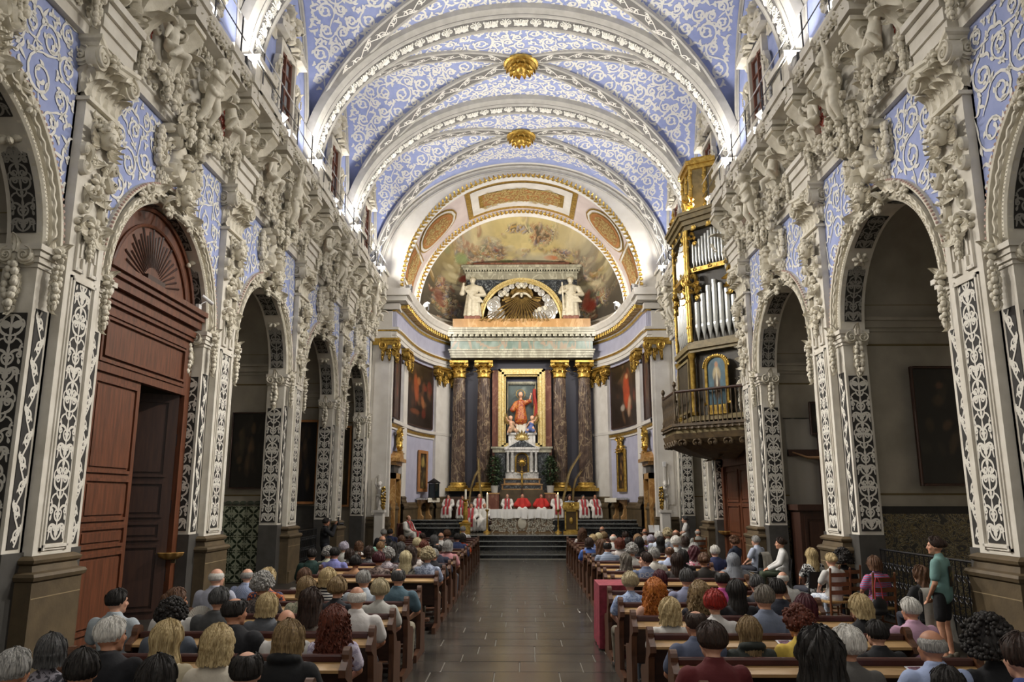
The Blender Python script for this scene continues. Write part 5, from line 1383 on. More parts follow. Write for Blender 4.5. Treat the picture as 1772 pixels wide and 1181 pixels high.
fg.grid(np.array(P), 0); fg.tube([(.6, 0, .1), (.74, .03, 2.55)], .02, 6, 1); build(fg, 'flag', [mat('flag_red', '#9c2f28', .7), M['gold']], sa)
hl = MB(); hl.tube([(-.06+.24*math.cos(a), .02, 2.12+.24*math.sin(a)) for a in np.linspace(0, 2*PI, 25)], .02, 6); build(hl, 'halo', M['gold'], sa)
for sg, colr, lab in ((-1, '#a88a6c', 'small kneeling angel statue at the left foot of the painted saint'), (1, '#54659a', 'small angel statue in a blue robe at the right foot of the painted saint')):
    an = thing('angel_statue', lab, 'statue', (sg*.58-.02, RY-.12, 5.72), rz=-sg*.5); me = ORN['putto1'].copy(); me.materials.clear(); me.materials.append(skin); ob('figure', me, an, scale=(.85*sg, .85, .95))
    rb = soft([('e', (0, -.12, .25), (.2, .18, .2)), ('c', (.1, -.2, .2), .12, (.24, -.3, .1), .1), ('c', (-.1, -.2, .2), .12, (-.2, -.28, .06), .1), ('e', (.02, -.12, .5), (.14, .12, .16))], .02, 3); rb.materials.append(mat('angel_robe', colr, .7)); ob('robe', rb, an, scale=.95)
    wg = MB()
    for k in range(6): wg.merge(leaf_mb(.5-.05*k, .12, .3), T(sg*.05, .05, .5, ry=sg*(.4+.2*k)))
    build(wg, 'wing', M['gold_pale'], an)
# tabernacle in front
tb = thing('tabernacle', 'white marble tabernacle with small columns, pediment and a gilded arched door', 'tabernacle', (0, RY-.75, 1.28))
def tpart(mb, n_, m, smooth=20): return build(mb, n_, m, tb, smooth)
t_ = MB()
for (w, z0, z1, y0) in ((1.15, 0, 1.42, -.3),): t_.box(-w, w, y0, .6, z0, z1)
tpart(t_, 'altar_block', M['stone'], 0)
for (w, z0, z1) in ((1.06, 1.42, 1.72), (.95, 1.72, 2.0)):
    m_ = MB(); m_.box(-w, w, -.3, .5, z0, z1, 0); m_.box(-w+.08, w-.08, -.305, -.29, z0+.06, z1-.08, 1); m_.box(-w-.03, w+.03, -.34, .5, z1-.05, z1, 0); tpart(m_, 'gradine', [M['orangemarble'], M['darkmarble']], 0)
for sg in (-1, 1): sdm = MB(); sdm.box(min(sg*.86, sg*1.45), max(sg*.86, sg*1.45), 0, .55, .6, 3.36); tpart(sdm, 'side_panel', M['darkmarble'], 0)
cpm = MB(); cpm.box(-1.55, 1.55, -.1, .6, 3.36, 3.56); cpm.box(-1.62, 1.62, -.16, .6, 3.56, 3.66); tpart(cpm, 'shelf', M['greymarble'], 0)
tw = MB(); tw.box(-.86, .86, -.22, .5, 2.0, 2.32); tw.box(-.62, .62, -.05, .5, 2.32, 3.4); tw.box(-.88, .88, -.3, .5, 3.36, 3.5); tw.box(-.92, .92, -.34, .5, 3.5, 3.58); tpart(tw, 'body', M['whitemarble'], 0)
pe = MB(); pe.add([(-.95, -.34, 3.58), (.95, -.34, 3.58), (0, -.34, 4.12), (-.95, .4, 3.58), (.95, .4, 3.58), (0, .4, 4.12)], [(0, 1, 2), (5, 4, 3), (0, 2, 5, 3), (2, 1, 4, 5)]); pe.add([(-.7, -.35, 3.63), (.7, -.35, 3.63), (0, -.35, 4.02)], [(0, 1, 2)], 1); tpart(pe, 'pediment', [M['whitemarble'], M['darkmarble']], 0)
tc = MB(); tc.lathe([(.1, 0), (.1, .06), (.075, .08), (.065, .95), (.09, 1.0), (.09, 1.06)], 14); _tc = tc.mesh('small_column', M['whitemarble'])
for x in (-.74, -.5, .5, .74): ob('small_column', _tc, tb, (x, -.2, 2.32))
dg = MB(); n = 16; pts = [(-.33, 2.32), (-.33, 3.0)]+[(-.33*math.cos(PI*k/n), 3.0+.33*math.sin(PI*k/n)) for k in range(1, n)]+[(.33, 3.0), (.33, 2.32)]
dg.add([(x, -.07, z) for x, z in pts], [tuple(range(len(pts)))[::-1]], 1); dg.tube([(x, -.09, z) for x, z in pts], .045, 6, 0); tpart(dg, 'gilded_door', [M['gold'], mat('door_dark', '#2c2118', .5)])
gg = MB(); gg.lathe([(.01, 0), (.12, .0), (.05, .06), (.04, .25), (.12, .36), (.16, .5), (.12, .6), (.02, .66)], 14); 
for k in range(14): a = 2*PI*k/14; gg.tube([(0, -.02, .5), (math.cos(a)*.24, -.02, .5+math.sin(a)*.24)], .012, 5)
tpart(gg, 'monstrance', M['gold']).location = (0, -.18, 2.34)
cr_ = MB(); 
for k in range(9): a = R(-80+20*k); cr_.merge(leaf_mb(.45-.02*abs(k-4), .14, .5), T(0, -.36, 4.0, ry=a))
cr_.ell((0, -.4, 4.1), (.14, .06, .14), 10, 6); tpart(cr_, 'gilded_crest', M['gold_pale'])
# altar crucifix
cx = thing('altar_crucifix', 'slim dark standing crucifix in front of the tabernacle', 'crucifix', (0, RY-1.12, 1.28))
m_ = MB(); m_.box(-.025, .025, -.02, .02, .9, 2.75); m_.box(-.28, .28, -.02, .02, 2.3, 2.35); m_.lathe([(.14, .78), (.12, .84), (.04, .95)], 12); m_.box(-.2, .2, -.1, .1, 0, .8); build(m_, 'cross', M['wooddark'], cx, 0)
cf = soft([('c', (0, -.06, 1.95), .05, (0, -.05, 2.2), .055), ('e', (0, -.08, 2.32), (.04, .045, .055)), ('c', (0, -.06, 2.24), .025, (.24, -.05, 2.33), .016), ('c', (0, -.06, 2.24), .025, (-.24, -.05, 2.33), .016), ('c', (.02, -.06, 1.95), .04, (.02, -.08, 1.75), .028), ('c', (-.02, -.06, 1.95), .04, (-.02, -.08, 1.75), .028), ('c', (0, -.08, 1.75), .026, (0, -.05, 1.56), .018)], .012, 2); cf.materials.append(M['gold']); ob('figure', cf, cx)
# plants, palms
M['leafgreen'] = mat('dark_leaf', '#4d6042', .5, '#384a30', 8)
M['pot'] = mat('white_pot', '#c9c6be', .5)
def shrub(loc, label, h=1.4, w=.66, n=650, seed=1):
    t = thing('potted_shrub', label, 'plant', loc); q = random.Random(seed)
    p = MB(); p.lathe([(.01, 0), (.15, 0), (.2, .36), (.22, .38), (.19, .38), (.01, .34)], 18); build(p, 'pot', M['pot'], t)
    l = MB()
    for _ in range(n):
        a = q.uniform(0, 6.28); u = q.random(); r = w*(.25+.75*math.sin(PI*min(1, u*.95+.06)))*math.sqrt(q.random())*.75; z = .42+u*h
        c, s = math.cos(a), math.sin(a); L_ = q.uniform(.13, .22); d = np.array((c*q.uniform(.3, 1), s*q.uniform(.3, 1), q.uniform(-.5, .8))); d /= np.linalg.norm(d); b0 = np.array((c*r, s*r, z)); sd = np.cross(d, (0, 0, 1)); sd /= np.linalg.norm(sd)+1e-6
        l.add([b0, b0+d*L_*.5+sd*L_*.26, b0+d*L_, b0+d*L_*.5-sd*L_*.26], [(0, 1, 2), (0, 2, 3)])
    build(l, 'foliage', M['leafgreen'], t, 0)
    s_ = MB()
    for k in range(5): s_.tube([(0, 0, .3), (q.uniform(-.1, .1), q.uniform(-.1, .1), .9), (q.uniform(-.25, .25), q.uniform(-.2, .2), 1.6)], .015, 5)
    build(s_, 'stem', M['wooddark'], t)
shrub((-1.42, RY-1.25, 2.55-.0), 'dark green potted shrub left of the tabernacle', seed=1); shrub((1.47, RY-1.25, 2.55), 'dark green potted shrub right of the tabernacle', seed=2)
for sg in (-1, 1):
    pm = thing('plant_stand', 'reddish marble block under the potted shrub %s of the tabernacle' % ('left' if sg < 0 else 'right'), 'pedestal', (sg*1.45, RY-1.25, 1.28)); b_ = MB(); b_.cbox(-.27, .27, -.27, .27, 0, 1.27, .02); b1 = MB(); b1.box(-.3, .3, -.3, .3, 1.2, 1.27); b1.box(-.3, .3, -.3, .3, 0, .08); build(b_, 'block', M['redmarble'], pm, 0); build(b1, 'moulding', M['orangemarble'], pm, 0)
M['palm'] = mat('dry_palm', '#b09a68', .7, '#8f7a4c', 6)
def palm(loc, label, pts, w):
    t = thing('palm_frond', label, 'palm', loc); P = catmull(np.array(pts, float), 10); n = len(P); m_ = MB(); m_.tube(P, np.linspace(.016, .006, n), 6); build(m_, 'stem', M['palm'], t)
    l = MB(); T_ = np.gradient(P, axis=0); T_ /= np.linalg.norm(T_, axis=1)[:, None]
    for i in range(4, n-1):
        for sg in (-1, 1):
            ww = w*math.sin(PI*(i/n)**.8)+.02; sd = np.cross(T_[i], (0, -1, 0)); d = T_[i]*.95+sd*sg*.2+np.array((0, -.08, 0)); L_ = .26+ww; p = P[i]; q_ = p+d*L_; nn = np.cross(d, (0, 1, 0))*.018
            l.add([p-nn, p+nn, q_, (p+q_)/2+(0, -.02, 0)], [(0, 1, 3), (1, 2, 3), (2, 0, 3)])
    build(l, 'blades', M['palm'], t, 0)
palm((1.85, RY-1.45, 1.28), 'dry yellow palm frond leaning right against the marble column', [(0, 0, 0), (.3, 0, 1.1), (.62, .0, 2.3), (1.15, .0, 3.2)], .16)
palm((-1.85, RY-1.45, 1.28), 'dry yellow palm frond leaning left beside the left potted shrub', [(0, 0, 0), (-.2, 0, .9), (-.34, .0, 1.9), (-.4, .0, 2.9)], .1)
palm((-2.75, RY-.9, 1.28), 'thin greenish palm frond between the two left columns', [(0, 0, 0), (.05, 0, 1.2), (.25, 0, 2.0), (.5, .05, 2.45)], .06)
palm((2.65, RY-.9, 1.28), 'thin greenish palm frond between the two right columns', [(0, 0, 0), (.0, 0, 1.0), (.12, 0, 1.8), (.4, .0, 2.3)], .06)
# ------------------------------------------------------------------ altar table with cloth
FZ = .76
al = thing('altar_table', 'altar table with an ornate scrolled silver frontal', 'altar', (0, 35.6, FZ))
m_ = MB(); m_.box(-1.4, 1.4, -.45, .45, 0, .08); m_.box(-1.36, 1.36, -.42, .42, .08, .98); build(m_, 'body', mat('altar_wood', '#6b5334', .5), al, 0)
m_ = MB(); m_.box(-1.34, 1.34, -.44, -.42, .1, .74, 0)
fo = fill_scrolls(lambda x, z: abs(x) > .22 or abs(z-.3) > .24, 0.02, 1.32, .02, .62, .19, 8, .04); fo.merge(fo, T(s=(-1, 1, 1))); m_.merge(fo, T(0, -.455, .1), 1)
m_.ell((0, -.45, .42), (.2, .03, .25), 18, 8, 1); build(m_, 'frontal', [mat('frontal_ground', '#6e5c48', .5), mat('frontal_silver', '#c5bfae', .4, metal=.3)], al, 0)
cm = MB(); P = []
for i, u in enumerate(np.linspace(-1.42, 1.42, 90)):
    f = .014*math.sin(u*19)+.01*math.sin(u*41+1); row = [(u, .47, .7), (u, .46, 1.02), (u, -.46, 1.02)]
    for k in range(1, 6): row.append((u, -.465-f*k*.35-.004*k, 1.02-.38*k/5-(.02*math.sin(u*7) if k == 5 else 0)))
    P.append(row)
cm.grid(np.array(P)); cl_ = thing('altar_cloth', 'white satin cloth draped over the altar table', 'tablecloth', (0, 35.6, FZ)); build(cm, 'drape', mat('white_satin', '#dcdad6', .35), cl_, 40)
hm = MB(); hm.tube([(u, -.51, .635-.02*math.sin(u*7)) for u in np.linspace(-1.42, 1.42, 60)], .008, 5); build(hm, 'hem', mat('hem_grey', '#b9b5ac', .6), cl_)
M['wax'] = mat('candle_wax', '#ece6d4', .5)
M['flame'] = mat('flame', '#ffd27a', .5, emit='#ffcf80', estr=12)
def candle(loc, label, h, r, stand):
    t = thing('altar_candle', label, 'candle', loc); s = MB(); s.lathe([(.01, 0), (.17, 0), (.16, .05), (.06, .1), (.035, .2), (.05, .3), (.03, .45), (.03, stand-.12), (.06, stand-.08), (.1, stand-.02), (.1, stand), (.01, stand)], 16); build(s, 'stand', M['gold'], t)
    c = MB(); c.lathe([(.01, 0), (r, 0), (r, h), (.01, h-.01)], 14); build(c, 'wax', M['wax'], t).location = (0, 0, stand); f = MB(); f.ell((0, 0, stand+h+.04), (.015, .015, .04), 8, 6); build(f, 'flame', M['flame'], t)
candle((-1.55, 35.2, FZ), 'tall white candle on a stand at the left end of the altar', .66, .045, 1.02); candle((1.6, 35.2, FZ), 'tall white candle on a stand at the right end of the altar', .66, .045, 1.02)
pc = thing('paschal_candlestick', 'tall gilded candlestick with painted column and white paschal candle', 'candlestick', (-2.5, 35.0, FZ))
m_ = MB(); m_.cbox(-.22, .22, -.22, .22, 0, .4, .02); m_.box(-.26, .26, -.26, .26, .4, .46); m_.lathe([(.14, .46), (.16, .5), (.09, .56), (.1, .7), (.12, .9), (.085, 1.1), (.11, 1.3), (.06, 1.36), (.15, 1.42), (.16, 1.46), (.01, 1.46)], 16); build(m_, 'stand', M['gold'], pc)
m_ = MB(); m_.lathe([(.01, 1.46), (.045, 1.46), (.045, 1.9), (.01, 1.9)], 12); build(m_, 'candle', M['wax'], pc)
le = thing('lectern', 'gilded lectern with carved front and slanted book rest', 'lectern', (2.15, 35.0, FZ))
m_ = MB(); m_.cbox(-.28, .28, -.2, .2, .1, 1.0, .02, 0); m_.box(-.34, .34, -.26, .26, 0, .1, 1); m_.box(-.33, .33, -.25, .25, 1.0, 1.06, 1); build(m_, 'body', [mat('lectern_dark', '#4b3a1e', .4, metal=.3), M['gold']], le, 0)
m_ = MB(); 
for (a, b_, c, d) in ((-.28, -.22, .1, 1.0), (.22, .28, .1, 1.0), (-.28, .28, .1, .16), (-.28, .28, .94, 1.0)): m_.box(a, b_, -.225, -.2, c, d)
m_.ell((0, -.22, .55), (.08, .03, .14), 10, 6)
build(m_, 'gilded_border', M['gold'], le, 0)
m_ = MB(); m_.add([(-.36, -.3, 1.06), (.36, -.3, 1.06), (.36, .22, 1.06), (-.36, .22, 1.06), (-.36, -.3, 1.34), (.36, -.3, 1.34), (.36, .22, 1.12), (-.36, .22, 1.12)], [(0, 3, 2, 1), (4, 5, 6, 7), (0, 1, 5, 4), (1, 2, 6, 5), (2, 3, 7, 6), (3, 0, 4, 7)]); m_.merge(cscroll_mb(.1, .03, .04), T(-.06, -.31, 1.2, ry=R(90))); m_.merge(cscroll_mb(.1, .03, .04), T(.06, -.31, 1.2, ry=R(-90))); build(m_, 'book_rest', M['gold'], le, 0)
# side furniture of the chancel
M['doormarble'] = mat_marble('yellow_marble', '#a5793f', '#c9a268', '#8f6432', 2., .35, .06)
M['void'] = mat('door_dark_wood', '#2a1f18', .6)
for sg in (-1, 1):
    sd = 'left' if sg < 0 else 'right'
    d = ob('door_%d' % (10 if sg < 0 else 11), None, None, (sg*5.74, 35.15, .76), (0, 0, -sg*PI/2), kind='structure')
    m_ = MB(); m_.box(-.85, -.6, -.2, .1, 0, 2.6); m_.box(.6, .85, -.2, .1, 0, 2.6); m_.box(-.85, .85, -.2, .1, 2.35, 2.6); build(m_, 'marble_frame', M['doormarble'], d, 0)
    m_ = MB(); m_.box(-.6, .6, -.02, .05, 0, 2.35); build(m_, 'leaf', M['void'], d, 0); m_ = MB(); m_.box(-.6, .6, -.1, .05, 2.6, 2.95); build(m_, 'transom', M['slate'], d, 0)
    m_ = MB(); m_.box(-.8, .8, -.22, .1, 2.95, 3.1); m_.box(-.95, .95, -.4, .1, 3.1, 3.25); P = [[(x, -.36+.3*abs(x)/.9*.2, 3.25+.35*math.cos(x/.9*PI/2)) for x in np.linspace(-.9, .9, 13)], [(x, .1, 3.25+.35*math.cos(x/.9*PI/2)) for x in np.linspace(-.9, .9, 13)]]; m_.grid(np.array(P)); m_.grid(np.array([P[0], [(p[0], p[1], 3.25) for p in P[0]]])); build(m_, 'pediment', M['doormarble'], d, 20)
    ob('gilded_crest', cartouche_mb(.5, 1.0, .15).mesh('gilded_crest', M['gold']), d, (0, -.15, 4.1))
    # side table altar against the curved wall
    s = s_of(sg*5.15, 39.9); p, nn = plan_at(s, .42); rz = math.atan2(nn[1], nn[0])+PI/2
    tb_ = thing('side_altar_table', 'marble side table with white cloth on the curved wall at %s' % sd, 'table', (p[0], p[1], 1.28), rz)
    m_ = MB(); m_.cbox(-.75, .75, -.3, .34, .92, 1.0, .02); build(m_, 'top', M['whitemarble'], tb_, 0)
    lg = MB(); pr = [(0, .92), (.42, .92), (.4, .8), (.22, .7), (.16, .5), (.2, .2), (.3, .1), (.3, 0), (0, 0)]; k = len(pr)
    v = [(-.08, .32-a, b_) for a, b_ in pr]+[(.08, .32-a, b_) for a, b_ in pr]; lg.add(v, [tuple(range(k-1, -1, -1)), tuple(range(k, 2*k))]+[(i, (i+1) % k, k+(i+1) % k, k+i) for i in range(k)]); _lg = lg.mesh('leg', M['orangemarble'], 0)
    for x in (-.5, .5): ob('leg', _lg, tb_, (x, 0, 0))
    m_ = MB(); P = [[(u, y, z+(.012*math.sin(u*30) if z < 1 else 0)) for (y, z) in ((.3, 1.005), (-.32, 1.005), (-.34, .9), (-.335, .8))] for u in np.linspace(-.76, .76, 40)]; m_.grid(np.array(P)); cl2 = thing('table_cloth', 'white cloth on the side altar table at %s' % sd, 'tablecloth', (p[0], p[1], 1.28), rz); build(m_, 'drape', M['wax'], cl2, 40)
    hm = MB(); hm.tube([(u, -.337, .8+.012*math.sin(u*30)) for u in np.linspace(-.76, .76, 40)], .006, 5); build(hm, 'hem', M['whitemarble'], cl2)
    p2, _ = plan_at(s, .08)
    if sg < 0:
        painting('painting', 'wood-framed devotional painting above the left side altar table', .78, 1.75, (p2[0]+.0, p2[1], 2.75), rz, '#3a3024', ['#8a7a4a', '#6a5a3a', '#4a4030', '#b09a5a'], 21, 'ochre', .16, [(.5, .75, .2, .14, 0, '#b09a58', .8), (.5, .4, .1, .2, 0, '#3a3a34', .8)])
        tg = thing('glass_case', 'dark glazed case standing on the left side altar table', 'case', (p[0]+.3, p[1]-.05, 2.29), rz); m_ = MB(); 
        for x in (-.26, .26):
            for y_ in (-.16, .16): m_.box(x-.02, x+.02, y_-.02, y_+.02, 0, .72)
        m_.box(-.3, .3, -.2, .2, 0, .05); m_.box(-.32, .32, -.22, .22, .72, .76); m_.add([(-.32, -.22, .76), (.32, -.22, .76), (.32, .22, .76), (-.32, .22, .76), (0, 0, .98)], [(0, 1, 4), (1, 2, 4), (2, 3, 4), (3, 0, 4)]); build(m_, 'frame', M['iron'], tg, 0); m_ = MB(); m_.box(-.25, .25, -.15, .15, .05, .7); build(m_, 'glass', mat('dark_glass', '#20282a', .08), tg, 0)
    else:
        painting('painting', 'gilt-framed dark painting above the right side altar table', .72, 1.8, (p2[0], p2[1], 2.75), rz, '#241f1c', ['#5a4030', '#3a2a20', '#a8804a'], 22, 'gold', .16, [(.4, .3, .12, .08, 0, '#c09050', .7)])
        cg = thing('gilded_cresting', 'gilded leafy cresting on top of the right side altar frame', 'ornament', (p2[0], p2[1], 4.72), rz); build(cartouche_mb(.45, .7, .12), 'cartouche', M['gold'], cg, loc=(0, -.05, .28)); ob('scroll', ORN['cscroll'], cg, (.36, -.03, .05), scale=(.8, .6, .6)).data = cscroll_mb(.27, .085, .1).mesh('scroll', M['gold'])
    # angel torch bearers at the piers
    ag = thing('angel_statue', 'white angel torch-bearer on a tall white pedestal beside the %s chancel pier' % sd, 'statue', (sg*5.98, 33.2, 0), rz=0)
    m_ = MB(); m_.cbox(-.2, .2, -.2, .2, 0, 1.75, .03); m_.box(-.24, .24, -.24, .24, 1.68, 1.78); m_.box(-.24, .24, -.24, .24, 0, .12); build(m_, 'pedestal', M['cwhite'], ag, 0)
    me = ORN['putto0'].copy(); me.materials.clear(); me.materials.append(M['cwhite']); ob('figure', me, ag, (0, .1, 1.78), scale=(sg*.85, .85, .95)); ob('garland', fruit_mb(9, .9, .3).mesh('garland', M['gold']), ag, (-sg*.16, -.1, 2.75), scale=.95)
# ------------------------------------------------------------------ great wooden door in the left arch
def rect_frame(mb, x0, x1, z0, z1, w, d, y, m=0):
    for (a, b, c, e) in ((x0, x0+w, z0, z1), (x1-w, x1, z0, z1), (x0+w, x1-w, z0, z0+w), (x0+w, x1-w, z1-w, z1)): mb.box(a, b, y-d, y, c, e, m)
door = ob('door_1', None, None, (-(WY+.2), BC[1], 0), (0, 0, PI/2), kind='structure')
DT = 4.3
m_ = MB(); R0 = AR-.02
for (x0, x1, z0, z1) in ((-R0, -R0+.22, 0, 5.75), (R0-.22, R0, 0, 5.75), (-R0+.22, R0-.22, DT, 5.75)): m_.box(x0, x1, 0, .12, z0, z1)
rect_frame(m_, -1.6, 1.6, DT+.15, 5.3, .06, .03, 0); rect_frame(m_, -1.5, 1.5, DT+.25, 5.2, .04, .05, 0)
build(m_, 'door_case', M['wood'], door, 0)
m_ = MB()
for (z0, z1, d) in ((5.42, 5.5, .06), (5.5, 5.62, .1), (5.62, 5.7, .05), (5.7, 5.86, .14), (5.86, 5.96, .2), (5.96, 6.06, .26)): m_.box(-R0, R0, -d, .1, z0, z1)
build(m_, 'transom_cornice', M['wood'], door, 0)
m_ = MB(); n = 32
m_.add([(-R0*math.cos(PI*k/n), .04, AZ+R0*math.sin(PI*k/n)) for k in range(n+1)], [tuple(range(n+1))[::-1]])
for r, w in ((1.82, .05), (1.5, .035)): m_.tube([(-r*math.cos(PI*k/n), .02, AZ+.1+r*math.sin(PI*k/n)*.98) for k in range(n+1)], w, 6)
ty = build(m_, 'tympanum', M['wood'], door, 20)
m_ = MB(); q = random.Random(3)
for k in range(25):
    a = R(6+168*k/24); L_ = (.95, 1.12, 1.02)[k % 3]; c, s_ = math.cos(a), math.sin(a); w0, w1 = .008, .026; nn = (-s_, c)
    p0, p1 = (c*.36, AZ+.46+s_*.36), (c*L_, AZ+.46+s_*L_)
    m_.add([(p0[0]-nn[0]*w0, 0.03, p0[1]-nn[1]*w0), (p0[0]+nn[0]*w0, 0.03, p0[1]+nn[1]*w0), (p1[0]+nn[0]*w1, .03, p1[1]+nn[1]*w1), (p1[0]-nn[0]*w1, .03, p1[1]-nn[1]*w1), (p0[0], .018, p0[1]), (p1[0], .01, p1[1])], [(0, 4, 5, 3), (4, 1, 2, 5), (0, 1, 4), (3, 5, 2)])
m_.box(-.34, .34, -.05, .04, AZ+.4, AZ+.62)
build(m_, 'sunburst', M['wooddark'], ty, 0)
def door_leaf(w, h, name, mt):
    m = MB(); m.box(0, w, 0, .07, 0, h)
    zs = [(.15, .32*h), (.34*h, .42*h), (.44*h, .6*h), (.62*h, h-.12)] if h > 3.5 else [(.12, .3*h), (.33*h, .62*h), (.65*h, h-.12)]
    for (a, b) in zs:
        rect_frame(m, .14, w-.14, a, b, .05, .04, 0); rect_frame(m, .14, w-.14, a, b, .05, .04, .11)
        if b-a > .3: m.box(.24, w-.24, -.03, 0, a+.1, b-.1); m.box(.24, w-.24, .07, .1, a+.1, b-.1)
    return m
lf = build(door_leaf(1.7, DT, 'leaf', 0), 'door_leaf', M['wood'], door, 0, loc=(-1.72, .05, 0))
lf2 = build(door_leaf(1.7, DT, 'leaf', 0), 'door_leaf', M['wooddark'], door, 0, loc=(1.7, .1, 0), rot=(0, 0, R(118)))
for z in (.8, 2.1, 3.4): m_ = MB(); m_.box(-.03, .05, -.06, .0, -.12, .12); build(m_, 'hinge', M['iron'], lf2, 0, loc=(.0, 0, z))
ves = MB(); ves.box(-2.0, 2.0, 1.9, 1.95, 0, 8, 0); ves.box(-2.1, 2.1, .2, 1.95, 7.9, 8., 0); build(ves, 'vestibule_wall', mat('ochre_plaster', '#8c7434', .8), door, 0)
# right-hand doorway under the organ
d2 = ob('door_2', None, None, (WY+.3, BC[3], 0), (0, 0, -PI/2), kind='structure')
m_ = MB()
for (x0, x1, z0, z1) in ((-R0, -R0+.25, 0, 3.6), (R0-.25, R0, 0, 3.6), (-R0, R0, 3.3, 3.6)): m_.box(x0, x1, -.1, .1, z0, z1)
m_.box(-R0, R0, .0, .1, 3.6, 7.5); build(m_, 'door_case', M['wood'], d2, 0)
build(door_leaf(1.68, 3.3, 'leaf', 0), 'door_leaf', M['wood'], d2, 0, loc=(-1.7, .0, 0)); build(door_leaf(1.68, 3.3, 'leaf', 0), 'door_leaf', M['wood'], d2, 0, loc=(.02, .0, 0))
# holy water stoups
for (x, y_, z, lab, rz) in ((-(WY+.24), PIL[2]-.45-.42-.24, 1.18, 'shell-shaped stone holy water stoup on the jamb beside the great wooden door', 0), (WY+.24, PIL[4]-.45-.42-.24, 1.14, 'shell-shaped stone holy water stoup on the jamb right of the organ balcony', 0)):
    t = thing('holy_water_stoup', lab, 'stoup', (x, y_, z), rz); m_ = MB(); P = []
    for (r, h) in ((.03, -.1), (.15, -.08), (.24, -.02), (.27, .04), (.25, .05), (.17, .0), (.02, -.02)): P.append([((r+(.012*math.sin(a*11) if r > .1 else 0))*math.cos(a)*1.05, -(r+(.012*math.sin(a*11) if r > .1 else 0))*math.sin(a)+.02, h) for a in np.linspace(0, PI, 44)])
    m_.grid(np.array(P)); build(m_, 'bowl', mat('stoup_stone', '#b08a4e', .45, '#96713a', 8), t, 50); m_ = MB(); m_.box(-.12, .12, .0, .03, -.16, .02); build(m_, 'wall_plate', M['stone'], t, 0)
# security camera on the door cornice
sc2 = thing('security_camera', 'small white security camera on the cornice of the great wooden door', 'camera', (-(WY+.02), BC[1]+1.62, 6.08), PI/2); sc2.scale = (.7,)*3
m_ = MB(); m_.box(-.09, .09, -.04, .06, 0, .14); build(m_, 'junction_box', M['lampbody'], sc2, 0); m_ = MB(); m_.tube([(0, 0, .1), (.05, -.1, .22), (.1, -.16, .26)], .018, 6); build(m_, 'arm', M['lampbody'], sc2); m_ = MB(); m_.tube([(.02, -.06, .42), (.26, -.3, .22)], [.05, .055], 12); build(m_, 'housing', M['lampbody'], sc2)

# ------------------------------------------------------------------ organ and its balcony, right wall
M['orgwood'] = mat('organ_wood', '#8a7a52', .5, '#6e6040', 5)
M['orgdark'] = mat('organ_dark', '#3c3426', .5, '#2c261c', 5)
M['tin'] = mat('organ_pipe_tin', '#d3d5d2', .3, metal=.75)
OP = [(6.62, 22.72), (5.35, 24.1), (5.35, 26.1), (6.62, 27.5)]       # plan of the organ case
BP = [(6.62, 22.5), (4.72, 24.15), (4.72, 26.1), (6.62, 27.75)]      # plan of the balcony
organ = thing('pipe_organ', 'gilded baroque organ case with white tin pipes on the right wall', 'organ', (0, 0, 0))
def poly_off(P, d):
    c = np.array([7.2, 25.1]); return [tuple(np.array(p)+(np.array(p)-c)/np.linalg.norm(np.array(p)-c)*d) for p in P]
def prism(mb, P, z0, z1, m=0):
    k = len(P); v = [(x, y_, z0) for x, y_ in P]+[(x, y_, z1) for x, y_ in P]; mb.add(v, [tuple(range(k))[::-1], tuple(range(k, 2*k))]+[(i, (i+1) % k, k+(i+1) % k, k+i) for i in range(k)], m)
m_ = MB(); prism(m_, poly_off(OP, -.18), 4.6, 11.2); build(m_, 'case_core', M['orgdark'], organ, 0)
m_ = MB()
for (z0, z1, d, mm) in ((4.6, 4.75, .08, 0), (6.75, 6.85, .06, 0), (6.85, 6.98, .14, 0), (6.98, 7.1, .04, 0), (9.36, 9.5, .0, 1), (10.8, 10.95, .04, 0), (10.95, 11.1, .14, 0), (11.1, 11.25, .24, 0), (11.25, 11.35, .3, 0)): prism(m_, poly_off(OP, d), z0, z1, mm)
build(m_, 'mouldings', [M['orgwood'], M['gold']], organ, 0)
def frame_face(a, b):
    a, b = np.array(a), np.array(b); d = b-a; L_ = np.linalg.norm(d); d /= L_; n = np.array([d[1], -d[0]]); 
    if n@(np.array([7.2, 25.1])-(a+b)/2) > 0: n = -n
    ang = math.atan2(n[1], n[0])+PI/2
    return a, b, d, n, L_, ang
pm = {}
def pipe(r, h):
    k = (round(r, 3), round(h, 2))
    if k not in pm:
        m = MB(); m.lathe([(.012, 0), (r, r*4.2), (r, h), (r*.85, h), (r*.85, h-.05)], 12); m.box(-r*.4, r*.4, -r*1.06, -r*.6, r*4.2+.02, r*4.2+.1); pm[k] = m.mesh('pipe', M['tin'], 50)
    return pm[k]
_gs = cscroll_mb(.27, .085, .12).mesh('gilded_scroll', M['gold']); _gl = leaf_mb(.4, .26, 1.2).mesh('gilded_leaf', M['gold'])
